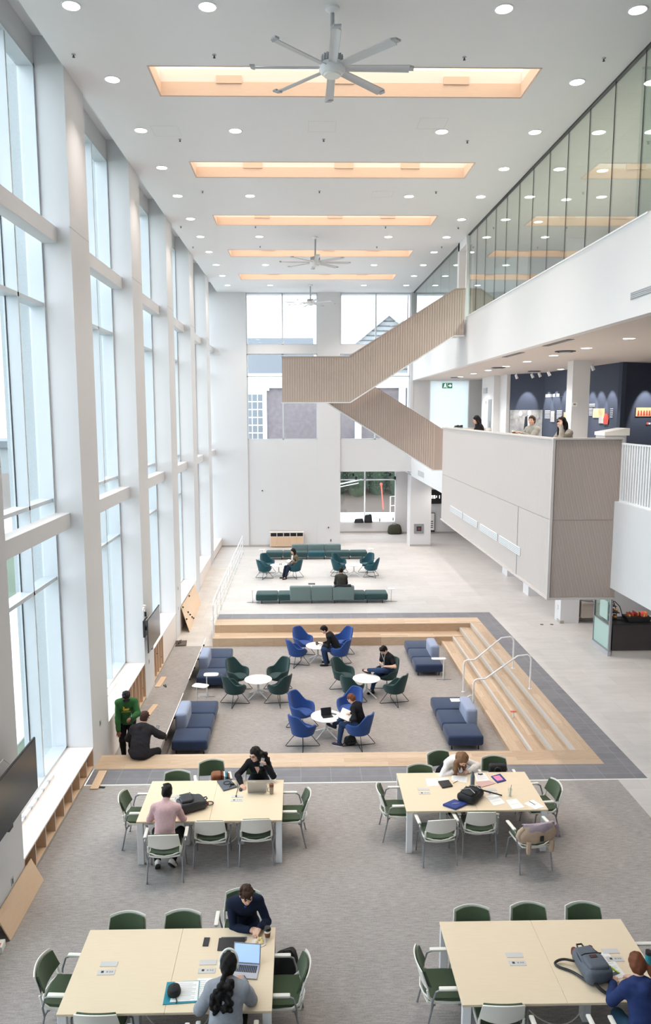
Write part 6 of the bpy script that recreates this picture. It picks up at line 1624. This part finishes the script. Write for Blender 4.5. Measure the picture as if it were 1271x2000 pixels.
    if collar: T_.cone(N+.0*d2,N+.045*d2,.066*sc,.060*sc,.02)
    else: T_.cone(N-.03*d2,N+.012*d2,.064*sc,.060*sc,.02)
    if hood:
        T_.cone(N-.01*d2-f2*.05+r2*.07,N-.05*d2-f2*.11,.045,.05,.03); T_.cone(N-.01*d2-f2*.05-r2*.07,N-.05*d2-f2*.11,.045,.05,.03); T_.cone(N-.05*d2-f2*.11,N-.12*d2-f2*.10,.055,.035,.03)
        T_.cone(N+.01*d2+f2*.03+r2*.06,N-.01*d2-f2*.05+r2*.07,.03,.04,.02); T_.cone(N+.01*d2+f2*.03-r2*.06,N-.01*d2-f2*.05-r2*.07,.03,.04,.02)
    # gentle cloth folds
    ax=[T_.lo[k]+T_.h*np.arange(T_.n[k]) for k in range(3)]
    X,Y_,Z=np.meshgrid(*ax,indexing='ij')
    T_.f+=(.0035*np.sin(38*Z+11*X+7*np.sin(9*Y_))*np.sin(17*X+13*Y_)).astype(np.float32)
    field_part(T_,topname,top,root,base)
    G=Field(lo,hi,hc); G.ell(P,A1,(.165*sc,.115*sc,.12*sc),.04,.011); G.ell(P+.10*d1,A1,(.14*sc,.10*sc,.12*sc),.05,.010)
    if highwaist: G.ell(W+.0*d2,A2,(.135*sc,.10*sc,.11*sc),.05,.016); G.halfcut(W+.06*sc*d2,d2)
    else: G.halfcut(P+.12*sc*d1,d1)
    legs(G,.012)
    field_part(G,'trousers',bottom,root,base)
    for A_,t_,K_ in ((AR,toeR,KR),(AL,toeL,KL)):
        Sx=Field(A_-.26,A_+.26,.009); upv=nrm(K_-A_); upv=nrm(upv-t_*(upv@t_)); sr=np.cross(t_,upv); AS=np.array([sr,t_,upv])
        hl=A_-upv*.05
        Sx.ell(hl-t_*.03,AS,(.040,.052,.048),.03); Sx.ell(hl+t_*.06-upv*.006,AS,(.043,.085,.036),.03); Sx.ell(hl+t_*.13-upv*.012,AS,(.042,.055,.026),.03); Sx.cone(A_,hl,.045,.042,.02)
        Sx.halfcut(hl-upv*.036,-upv)
        so=field_part(Sx,'shoe',shoes,root,base)
        sm=MB(); ring=[]
        for q in range(20):
            a=2*PI*q/20; c,s2=math.cos(a),math.sin(a); ring.append(hl+t_*(.045+.135*c)+sr*(.044*s2*(1-.12*c))-upv*.036-base)
        vs=[tuple(v) for v in ring]+[tuple(v-upv*.014) for v in ring]
        sm.add(vs,[tuple(range(20))[::-1],tuple(range(20,40))]+[(q,(q+1)%20,20+(q+1)%20,20+q) for q in range(20)]); sm.build('sole','black_plastic' if shoes!='shoe_navy' else 'shoe_white',so)
    # hair ------------------------------------------------------------------
    Hm=Field(Hc-.42,Hc+.26,.0085)
    Hm.ell(Hc+.022*hu-.018*hf,AH,(.084*s,.100*s,.098*s),.02)
    if style in('long','pony'): Hm.ell(Hc-.03*hu-.045*hf,AH,(.078*s,.066*s,.08*s),.03)
    else: Hm.ell(Hc-.03*hu-.040*hf,AH,(.074*s,.062*s,.06*s),.02)
    Hm.ell(Hc-.04*hu+.085*hf,AH,(.074*s,.082*s,.092*s),.01,0,True)
    if style=='short':
        Hm.ell(Hc+.088*hu+.048*hf,AH,(.066,.052,.036),.03)
        rs=random.Random(int(abs(P[0]*1000)))
        for q in range(26):
            a=rs.uniform(-2.6,2.6); e=rs.uniform(.25,1.4); v=hf*math.cos(a)*math.cos(e)*.094+hr*math.sin(a)*math.cos(e)*.078+hu*math.sin(e)*.098; c=Hc+.024*hu-.014*hf+v; Hm.cone(c,c+v*.10+hf*.014+hr*rs.uniform(-.02,.02),.022,.012,.012)
    if style=='long':
        gv=np.array([0,0,-1.])
        for sg in (-1,1):
            q0=Hc+.03*hu-.012*hf+hr*sg*.070; q1=Hc-.07*hu-.01*hf+hr*sg*.092+gv*.03; q2=q1+gv*.13+hr*sg*.012-hf*.01; q3=q2+gv*.11-hr*sg*.01
            Hm.cone(q0,q1,.030,.038,.03); Hm.cone(q1,q2,.038,.036,.03); Hm.cone(q2,q3,.036,.016,.03)
        b1=Hc-.05*hu-.075*hf; b2=b1+gv*.17-.02*hf; b3=b2+gv*.10
        Hm.cone(b1,b2,.074,.066,.03); Hm.cone(b2,b3,.066,.03,.03); Hm.ell(Hc+.05*hu-.03*hf,AH,(.088*s,.092*s,.075*s),.03)
    if wavy is not None:
        rs=random.Random(5); wp=[Hc+.04*hu-.03*hf]+[np.array(q) for q in wavy]
        for q in range(len(wp)-1):
            for e in range(9):
                o=np.array([rs.uniform(-.06,.06),rs.uniform(-.05,.05),rs.uniform(-.03,.03)])*(1 if q else .5); o2=np.array([rs.uniform(-.07,.07),rs.uniform(-.05,.05),0])
                Hm.cone(wp[q]+o,wp[q+1]+o2,.034,.028,.02)
    if tail is not None:
        tp=[np.array(q) for q in tail]
        for q in range(len(tp)-1): Hm.cone(tp[q],tp[q+1],.034 if q else .026,.036 if q<len(tp)-2 else .016,.02)
    ax=[Hm.lo[k]+Hm.h*np.arange(Hm.n[k]) for k in range(3)]; X,Y_,Z=np.meshgrid(*ax,indexing='ij')
    wv=.006 if style!='short' else .003
    Hm.f+=(wv*np.sin(70*X+20*Z)*np.sin(60*Y_+30*Z)).astype(np.float32)
    if style!='bald': field_part(Hm,'hair',hair,root,base)
    # face marks --------------------------------------------------------------
    AHm=Matrix(((hr[0],hf[0],hu[0],Hc[0]-base[0]),(hr[1],hf[1],hu[1],Hc[1]-base[1]),(hr[2],hf[2],hu[2],Hc[2]-base[2]),(0,0,0,1)))
    for sg in (-1,1):
        MB().sphere((sg*.032,.0855,.0),(.0105,.006,.0055),10,AHm).build('eye','eye_dark',root)
    MB().tube([(-.047,.082,.019),(-.032,.090,.024),(-.015,.090,.020)],.0042,6,mtx=AHm).tube([(.047,.082,.019),(.032,.090,.024),(.015,.090,.020)],.0042,6,mtx=AHm).build('eyebrows',hair,root)
    MB().sphere((0,.0905,-.056),(.022,.0055,.006),10,AHm).build('lips','lips',root)
    if cap:
        cp=MB(); pr=[(.001,.118),(.04,.112),(.07,.085),(.086,.045),(.090,.012),(.086,.0)]
        cp.lathe([(r_*1.0,z_+.02) for r_,z_ in pr][::-1],28,AHm@T(0,-.014,0)@Matrix.Scale(1.12,4,(0,1,0)))
        cp.grid(lambda u,v:((u-.5)*.15*(1-.25*v*v),.075+.075*v*(1-(2*u-1)**2*.35),.03-.018*v-.03*(2*u-1)**2),12,6,.006,mtx=AHm)
        co_=cp.build('cap',cap,root)
    return dict(root=root,base=base,gR=gR,gL=gL,Hc=Hc,AH=AHm,hf=hf,hu=hu,hr=hr,Cc=Cc,f2=f2,r2=r2,d2=d2,N=N,HR=HR,HL=HL)
def held(name,label,cat,loc,rot,build_fn,group=None):
    t=thing(name,label,cat,tuple(loc),0,group); t.rotation_euler=rot; build_fn(t); return t
def phone_b(t): MB().rbox(-.036,.036,-.074,.074,-.0045,.0045,.004,2).build('case','black_plastic',t); MB().box(-.031,.031,-.068,.068,.0045,.005).build('screen','grey_plastic',t)
a_=.09
p1=person('woman in black leaning over the table with a phone at her ear',(-.76,12.60,.58),(0,-1),(18,30),0,HR=(-1.02,12.03,.785),HL=(-.625,12.20,1.06),poleR=(-.8,.2,-.3),poleL=(.7,-.1,-1),AR=(-.9,12.28,a_),AL=(-.62,12.35,a_),yaw=-38,pitch=12,skin='skin_light',top='cloth_black',topname='blouse',bottom='cloth_darkjeans',hair='hair_black',style='long',female=True,curl=(.45,.75),hdL=(-.25,-.35,.9),roll=8,wavy=((-.67,12.30,1.20),(-.615,12.31,1.09),(-.60,12.33,.97)))
held('phone','black phone held to the ear of the woman in black','phone',p1['HL']+np.array([-.045,-.045,.075]),(1.2,.3,.2),phone_b,'phones')
gm=MB().tube([(-.055,.08,.004),(-.03,.098,.012),(-.012,.098,.006),(-.012,.098,-.008),(-.03,.098,-.014),(-.05,.088,-.008),(-.055,.08,.004)],.0028,6,mtx=p1['AH']).tube([(.055,.08,.004),(.03,.098,.012),(.012,.098,.006),(.012,.098,-.008),(.03,.098,-.014),(.05,.088,-.008),(.055,.08,.004)],.0028,6,mtx=p1['AH']).tube([(-.012,.1,.004),(.012,.1,.004)],.0028,6,mtx=p1['AH']).tube([(.055,.08,.004),(.078,.0,.004)],.0025,6,mtx=p1['AH']).tube([(-.055,.08,.004),(-.078,.0,.004)],.0025,6,mtx=p1['AH']); gm.build('eyeglasses','dark_metal',p1['root'])
MB().prism([(-.05,.05),(.05,.05),(0,-.10)],'y',-.004,.004,Matrix(((p1['r2'][0],p1['f2'][0],p1['d2'][0],(p1['Cc']-p1['base']+p1['f2']*.128+p1['d2']*.09)[0]),(p1['r2'][1],p1['f2'][1],p1['d2'][1],(p1['Cc']-p1['base']+p1['f2']*.128+p1['d2']*.09)[1]),(p1['r2'][2],p1['f2'][2],p1['d2'][2],(p1['Cc']-p1['base']+p1['f2']*.128+p1['d2']*.09)[2]),(0,0,0,1)))@RX(.25)).build('neckline','skin_light',p1['root'])
p2=person('person in a pink sweater seen from behind, working at the middle left table',(-2.12,10.74,.585),(0,1),(14,26),0,HR=(-2.02,11.22,.785),HL=(-2.27,11.22,.785),poleR=(.75,-.2,-1),poleL=(-.75,-.2,-1),AR=(-2.03,10.92,.135),AL=(-2.27,10.88,.145),toeR=(.25,.6,-.75),toeL=(-.15,.6,-.75),kneeR=(0.25,1,.2),kneeL=(-.25,1,.2),pitch=35,skin='skin_brown',top='cloth_pink',topname='sweater',bottom='cloth_black',shoes='shoe_white',hair='hair_black',style='short',collar=True,sc=1.0,ground=0)
held('paper_pad','white pad held up beside the person in pink','paper',(-1.98,11.30,.85),(1.1,.1,-.5),lambda t:MB().box(-.09,.09,-.12,.12,0,.006).build('pad','paper',t))
p3=person('young man in a navy sweater, hands clasped on the front left table',(-.74,8.84,.58),(.12,-1),(16,32),0,HR=(-.645,8.40,.79),HL=(-.525,8.40,.815),poleR=(-.6,.1,-1),poleL=(.5,.1,-1),AR=(-.86,8.6,a_),AL=(-.62,8.6,a_),yaw=12,pitch=22,skin='skin_light',top='cloth_navy',topname='sweater',bottom='cloth_darkjeans',hair='hair_brown',style='short',curl=(.8,.8),hdR=(.85,.0,.05),hdL=(-.35,-.6,-.2))
sh=MB().sphere(tuple(p3['N']-p3['base']+p3['f2']*.062-p3['d2']*.015),(.035,.025,.035),10); mat('shirt_blue',(52,60,170),.8); sh.build('shirt_collar','shirt_blue',p3['root'])
p4=person('woman in a grey hoodie with white headphones, seen from behind',(-.81,6.98,.585),(.05,1),(18,30),0,HR=(-.67,7.56,.785),HL=(-.98,7.46,.785),poleR=(.7,-.2,-1),poleL=(-.7,-.2,-1),AR=(-.68,7.25,a_),AL=(-.94,7.25,a_),yaw=0,pitch=28,skin='skin_tan',top='cloth_grey',topname='hoodie',bottom='cloth_black',hair='hair_black',style='pony',female=True,hood=False,curl=(.5,.5),loose=2.4,tail=[(-.83,7.2,1.2),(-.845,7.1,1.13),(-.85,7.06,1.06)],sc=1.04)
cu=Field(np.array((-1.1,6.82,.72)),np.array((-.55,7.35,1.32)),.008)
random.seed(11)
for k in range(48):
    zz=random.uniform(-.14,.09); c=np.array((-.845+random.uniform(-.10,.10),7.06-.35*zz*-1+random.uniform(-.035,.03),1.075+zz)); cu.cone(c,c+np.array((random.uniform(-.03,.03),random.uniform(-.03,0),random.uniform(-.05,.02))),.034,.022,.012)
field_part(cu,'curls','hair_black',p4['root'],p4['base'])
hp=MB().tube([(.098*math.cos(t_),-.01,.015+.128*math.sin(t_)) for t_ in np.linspace(0,PI,18)],.013,8,mtx=p4['AH']); hp.sphere((.092,-.005,-.012),(.018,.03,.036),12,p4['AH']).sphere((-.092,-.005,-.012),(.020,.034,.04),12,p4['AH']); hp.build('headphones','white_plastic',p4['root'])
pen(-.63,7.62,TZ+.03,.5,'dark pen in the hand of the woman in the grey hoodie')
p5=person('woman in a navy hoodie with a long auburn ponytail, at the right edge',(3.64,6.94,.585),(0,1),(16,28),0,HR=(3.76,7.48,.785),HL=(3.50,7.46,.785),poleR=(.7,-.2,-1),poleL=(-.7,-.2,-1),AR=(3.78,7.2,a_),AL=(3.5,7.2,a_),yaw=-5,pitch=30,skin='skin_light',top='cloth_hoodienavy',topname='hoodie',bottom='cloth_tealjean',hair='hair_auburn',style='pony',female=True,hood=True,loose=1.5,tail=[(3.70,7.22,1.24),(3.77,7.16,1.17),(3.81,7.08,1.05),(3.86,7.03,.92),(3.88,7.0,.80)])
MB().lathe([(.001,-.016),(.03,-.016),(.034,.0),(.03,.016),(.001,.016)],18,T(*(np.array((3.70,7.22,1.24))-p5['base']))@RY(.9)).build('hair_tie','black_plastic',p5['root'])
p6=person('woman in a white blouse bent low over her writing',(2.68,12.84,.585),(.36,-.93),(32,52),0,HR=(2.735,12.42,.785),HL=(3.0,12.42,.785),poleR=(-1,-.2,-.2),poleL=(1,.2,-.2),AR=(2.62,12.5,a_),AL=(2.86,12.55,a_),yaw=8,pitch=52,skin='skin_light',top='cloth_white',topname='blouse',bottom='cloth_black',hair='hair_light',style='long',female=True,curl=(.9,.7),hdR=(.9,-.25,-.15),hdL=(-.9,.1,-.1),highwaist=True)
vm=Field(p6['Cc']-.25,p6['Cc']+.25,.009); AV=np.array([p6['r2'],p6['f2'],p6['d2']]); vm.ell(p6['Cc']-.02*p6['d2']+.05*p6['f2'],AV,(.115,.085,.15),.03); vm.halfcut(p6['Cc']+.085*p6['d2'],p6['d2']); field_part(vm,'vest','cloth_maroon',p6['root'],p6['base'])
held('pen','white pen in the hand of the writing woman in white','pen',(2.82,12.385,.83),(.35,-.35,0),lambda t:(MB().tube([(0,0,-.07),(0,0,.07)],.005,8).build('barrel','white_plastic',t),MB().tube([(0,0,-.07),(0,0,-.08)],[.005,.001],8).build('tip','dark_metal',t)),'pens')
p7=person('man in a green sweatshirt with a yellow emblem, standing in the pit',(-3.86,15.78,.37),(.14,-1),(6,16),0,HR=(-4.0,15.50,.24),HL=(-3.67,15.33,.60),poleR=(-.6,.8,0),poleL=(.8,.5,-.6),AR=(-3.97,15.80,PF+a_),AL=(-3.76,15.72,PF+a_),kneeR=(0,-1,0),kneeL=(0,-1,0),yaw=8,pitch=42,skin='skin_brown',top='cloth_green',topname='sweatshirt',bottom='cloth_black',hair='hair_black',style='short',cap='cap_black',curl=(.4,.9),h=.010,loose=1.9,ground=PF)
def chest_m(p,off,up):
    o=p['Cc']-p['base']+p['f2']*off+p['d2']*up
    return Matrix(((p['r2'][0],p['f2'][0],p['d2'][0],o[0]),(p['r2'][1],p['f2'][1],p['d2'][1],o[1]),(p['r2'][2],p['f2'][2],p['d2'][2],o[2]),(0,0,0,1)))
cm=chest_m(p7,.124,.03)@RX(.12)
def rrect(w_,h_,r_,n=6):
    q=[]
    for cx,cz,a0 in ((w_-r_,h_-r_,0),(-w_+r_,h_-r_,PI/2),(-w_+r_,-h_+r_,PI),(w_-r_,-h_+r_,1.5*PI)):
        for k in range(n+1): a=a0+PI/2*k/n; q.append((cx+r_*math.cos(a),cz+r_*math.sin(a)))
    return q
em=MB().prism(rrect(.066,.062,.026),'y',0,.006,cm).build('chest_emblem','logo_yellow',p7['root'])
mk=MB().prism(rrect(.056,.052,.02),'y',.006,.0075,cm).build('emblem_field','cloth_green',em)
MB().prism(rrect(.050,.046,.018),'y',.0075,.009,cm).build('emblem_ground','logo_yellow',em)
ds=MB().prism([(.036,.006),(.020,.012),(-.005,.010),(-.020,.014),(-.026,.030),(-.034,.016),(-.026,.004),(-.036,-.022),(-.028,-.022),(-.016,-.004),(.006,-.004),(.030,-.026),(.036,-.022),(.022,-.004)],'y',.009,.0105,cm); ds.tube([(-.026,.01,.026),(-.036,.01,.042)],.003,5,mtx=cm).tube([(-.024,.01,.026),(-.014,.01,.042)],.003,5,mtx=cm); ds.build('leaping_deer','cloth_black',em)
def text_mesh(s,size,name,m,parent,mtx,extr=.001):
    cu_=bpy.data.curves.new(name,'FONT'); cu_.body=s; cu_.size=size; cu_.align_x='CENTER'; cu_.extrude=extr
    o=bpy.data.objects.new(name+'_tmp',cu_); C.objects.link(o); dg=bpy.context.evaluated_depsgraph_get()
    me=bpy.data.meshes.new_from_object(o.evaluated_get(dg)); me.name=name; bpy.data.objects.remove(o); bpy.data.curves.remove(cu_)
    me.transform(mtx); q=bpy.data.objects.new(name,me); C.objects.link(q); me.materials.clear(); me.materials.append(M(m)); q.parent=parent; return q
text_mesh('JOHN DEERE',.036,'chest_lettering','logo_yellow',p7['root'],cm@T(0,.002,-.10)@RX(PI/2)@RY(PI)@Matrix.Scale(1,4) if False else cm@T(0,.004,-.105)@RZ(PI)@RX(PI/2))
held('hand_tool','dark hand tool in the raised hand of the man in green','tool',p7['HL']+np.array([.03,-.07,0]),(1.0,.2,.6),lambda t:(MB().tube([(0,-.1,0),(0,.05,0)],.016,8).build('handle','black_plastic',t),MB().tube([(0,.05,0),(0,.14,0)],.006,6).build('shaft','grey_metal',t)))
p8=person('man in a black hoodie and maroon cap sitting on the wooden step, seen from behind',(-3.36,14.67,.112),(.12,1),(14,34),0,HR=(-3.11,15.10,.33),HL=(-3.52,15.12,.12),poleR=(.9,.2,-.6),poleL=(-.9,0,-.5),AR=(-3.10,15.02,PF+a_),AL=(-3.56,15.04,PF+a_),kneeR=(.45,.7,1),kneeL=(-.4,.7,1),yaw=-6,pitch=22,skin='skin_light',top='cloth_charcoal',topname='hoodie',bottom='cloth_charcoal',hair='hair_brown',style='short',hood=True,cap='cap_maroon',curl=(.8,.5),h=.010,loose=2.6,ground=0,hdR=(.1,.6,.6),sc=1.06)
held('phone','phone raised in the hand of the man on the wooden step','phone',p8['HR']+np.array([.02,.085,.085]),(.9,.1,-.3),phone_b,'phones')
p9=person('man in a dark jacket and jeans leaning over the rearmost pit table, in profile',(1.13,21.94,-.02),(-1,.12),(22,38),0,HR=(.72,22.16,.05),HL=(.74,22.0,.07),AR=(.84,22.06,PF+a_),AL=(.78,21.82,PF+a_),yaw=8,pitch=30,skin='skin_light',top='cloth_black',topname='jacket',bottom='cloth_jeans',hair='hair_black',style='short',curl=(.6,.6),h=.012,loose=1.3,ground=PF)
p10=person('man in a black T-shirt with white earphones, legs crossed in a green chair',(2.47,19.90,-.03),(-.78,-.62),(2,12),0,HR=(2.27,19.74,.20),HL=(2.36,19.62,.19),poleR=(-.2,.6,-1),poleL=(.8,-.4,-.6),AR=(1.98,19.56,PF+a_),AL=(1.90,19.72,.06),toeL=(-1,.35,.25),kneeL=(-.2,-1,.5),yaw=-6,pitch=42,skin='skin_light',top='cloth_black',topname='tshirt',bottom='cloth_jeans',hair='hair_black',style='short',short=True,curl=(.7,.7),h=.012,ground=PF)
held('phone','phone in the lap of the man in the black T-shirt','phone',(2.25,19.66,.24),(.4,0,.9),phone_b,'phones')
e0=p10['Hc']-p10['hr']*.08-.02*p10['hu']; e1=p10['Hc']+p10['hr']*.08-.02*p10['hu']; ch=p10['Cc']+p10['f2']*.135
held('earphones','white earphone cord hanging down the black T-shirt','earphones',p10['base'],(0,0,0),lambda t:MB().tube([tuple(e0-p10['base']),tuple(e0-p10['base']-.05*p10['hu']+.09*p10['hf']),tuple(ch+.1*p10['d2']-p10['base']+p10['r2']*-.03),tuple(ch-p10['base']),tuple(ch-.12*p10['d2']-p10['base']+.02*p10['f2']),tuple(np.array((2.28,19.67,.23))-p10['base'])],.005,6).tube([tuple(e1-p10['base']),tuple(e1-p10['base']-.05*p10['hu']+.09*p10['hf']),tuple(ch+.1*p10['d2']-p10['base']+p10['r2']*.03),tuple(ch-p10['base'])],.005,6).build('cord','white_plastic',t))
p11=person('woman in black reading an open book in a blue chair, foot up',(1.375,16.31,-.03),(-.84,.54),(0,24),0,HR=(1.17,16.48,.17),HL=(1.16,16.24,.13),AR=(.80,16.66,-.17),AL=(.90,16.34,PF+a_),toeR=(-1,.25,.35),kneeR=(-.3,.3,1),yaw=0,pitch=42,skin='skin_light',top='cloth_black',topname='sweater',bottom='cloth_jeans',shoes='shoe_navy',hair='hair_auburn',style='pony',female=True,h=.011,ground=PF,sc=.96,tail=[(1.50,16.17,.60),(1.56,16.14,.53),(1.57,16.13,.45)])
def book_b(t):
    for sg in (-1,1): MB().grid(lambda u,v:(sg*(.005+.17*u),(v-.5)*.26,.012*math.sin(PI*u)+.004),8,4,.008).build('pages','paper',t)
    MB().box(-.18,.18,-.135,.135,-.008,-.002).build('cover','cloth_charcoal',t)
held('open_book','large open book in the lap of the reading woman','book',(1.05,16.42,.17),(.35,-.30,1.2),book_b)
p12=person('woman in a white top and brown cardigan in a teal chair, far lounge',(-.20,31.72,.50),(-.72,-.5),(2,8),0,HR=(-.42,31.62,.72),HL=(-.32,31.45,.72),AR=(-.72,31.55,a_),AL=(-.62,31.35,a_),yaw=0,pitch=18,skin='skin_light',top='cloth_camo',topname='cardigan',bottom='cloth_darkjeans',hair='hair_black',style='long',female=True,h=.013,ground=0)
wt=Field(p12['Cc']-.3,p12['Cc']+.3,.011); AV=np.array([p12['r2'],p12['f2'],p12['d2']]); wt.ell(p12['Cc']-.03*p12['d2']+.06*p12['f2'],AV,(.11,.085,.19),.03); field_part(wt,'white_top','cloth_white',p12['root'],p12['base'])
held('book','dark open book in the hands of the woman in the far lounge','book',(-.46,31.48,.76),(.5,0,-.95),lambda t:(MB().prism([(-.14,.02),(0,0),(.14,.02),(.14,.03),(0,.01),(-.14,.03)],'y',-.1,.1).build('cover','black_plastic',t),MB().prism([(-.13,.031),(0,.012),(.13,.031),(.13,.034),(0,.015),(-.13,.034)],'y',-.09,.09).build('pages','paper',t)))
p13=person('man in a dark top sitting on the front teal sofa, seen from behind',(1.58,27.66,.47),(0,1),(-6,6),0,HR=(1.68,27.98,.62),HL=(1.46,27.98,.62),AR=(1.7,28.12,a_),AL=(1.46,28.12,a_),pitch=18,skin='skin_tan',top='cloth_moss',topname='sweater',bottom='cloth_black',hair='hair_black',style='short',h=.013,ground=0,loose=1.4)
tag(MB().grid(lambda u,v:(1.28+.66*u,27.13+.30*math.sin(PI*v*.5)-.0,.66+.045*math.sin(PI*u)*(1-.3*v)+.02*math.sin(8*u)),14,6,.03).build('draped_coat','cloth_black'),'black coat slung over the sofa back behind the seated man','coat')
z2=5.45
def stool(x,y,lab):
    t=thing('bar_stool',lab,'stool',(x,y,z2),0,'balcony bar stools'); MB().lathe([(.001,.66),(.17,.66),(.18,.69),(.16,.71),(.001,.71)],24).build('seat','maple',t)
    for k in range(4):
        a=PI/4+k*PI/2; MB().tube([(.10*math.cos(a),.10*math.sin(a),.66),(.2*math.cos(a),.2*math.sin(a),0)],.013,8).build('leg','dark_metal',t)
p14=person('woman in an oatmeal sweater resting her head on her hand at the balcony corner',(5.74,15.68,6.27),(-.95,-.3),(8,18),0,HR=(5.22,15.72,6.60),HL=(5.46,15.40,6.88),poleL=(-.3,-.5,-1),AR=(5.42,15.75,z2+.35),AL=(5.42,15.5,z2+.35),yaw=8,pitch=24,skin='skin_light',top='cloth_oatmeal',topname='sweater',bottom='cloth_black',hair='hair_black',style='long',female=True,h=.0115,ground=z2,hdL=(.05,.25,1),curl=(.4,.8))
p15=person('person in grey fleece with a cup, watching from the balcony',(5.88,18.5,6.27),(-.85,-.52),(2,10),0,HR=(5.42,18.52,6.64),HL=(5.50,18.25,6.64),AR=(5.55,18.55,z2+.35),AL=(5.6,18.3,z2+.35),yaw=18,pitch=4,skin='skin_light',top='cloth_fleece',topname='fleece_jacket',bottom='cloth_black',hair='hair_brown',style='pony',female=True,h=.0115,ground=z2,collar=True,loose=1.4)
held('cup','white cup with brown sleeve in the hands of the person in grey fleece','cup',(5.33,18.36,6.60),(0,0,0),lambda t:(MB().lathe([(.001,0),(.032,0),(.042,.1),(.001,.1)],18).build('cup_body','white_plastic',t),MB().lathe([(.036,.02),(.042,.07)],18).build('sleeve','kraft_brown',t)))
p16=person('long-haired woman in black reading in profile at the balcony far end',(5.64,22.8,6.27),(-1,-.05),(6,16),0,HR=(5.2,22.9,6.60),HL=(5.2,22.62,6.60),AR=(5.3,22.9,z2+.35),AL=(5.3,22.65,z2+.35),yaw=0,pitch=22,skin='skin_light',top='cloth_black',topname='sweater',bottom='cloth_black',hair='hair_black',style='long',female=True,h=.0115,ground=z2)
stool(5.76,15.70,'bar stool under the woman in the oatmeal sweater'); stool(5.90,18.52,'bar stool under the person in grey fleece'); stool(5.66,22.82,'bar stool under the long-haired woman at the balcony')
for n_,(x_,y_,l_) in enumerate([(5.42,15.62,.0),(5.57,18.42,0),(5.3,22.78,0)]): pass
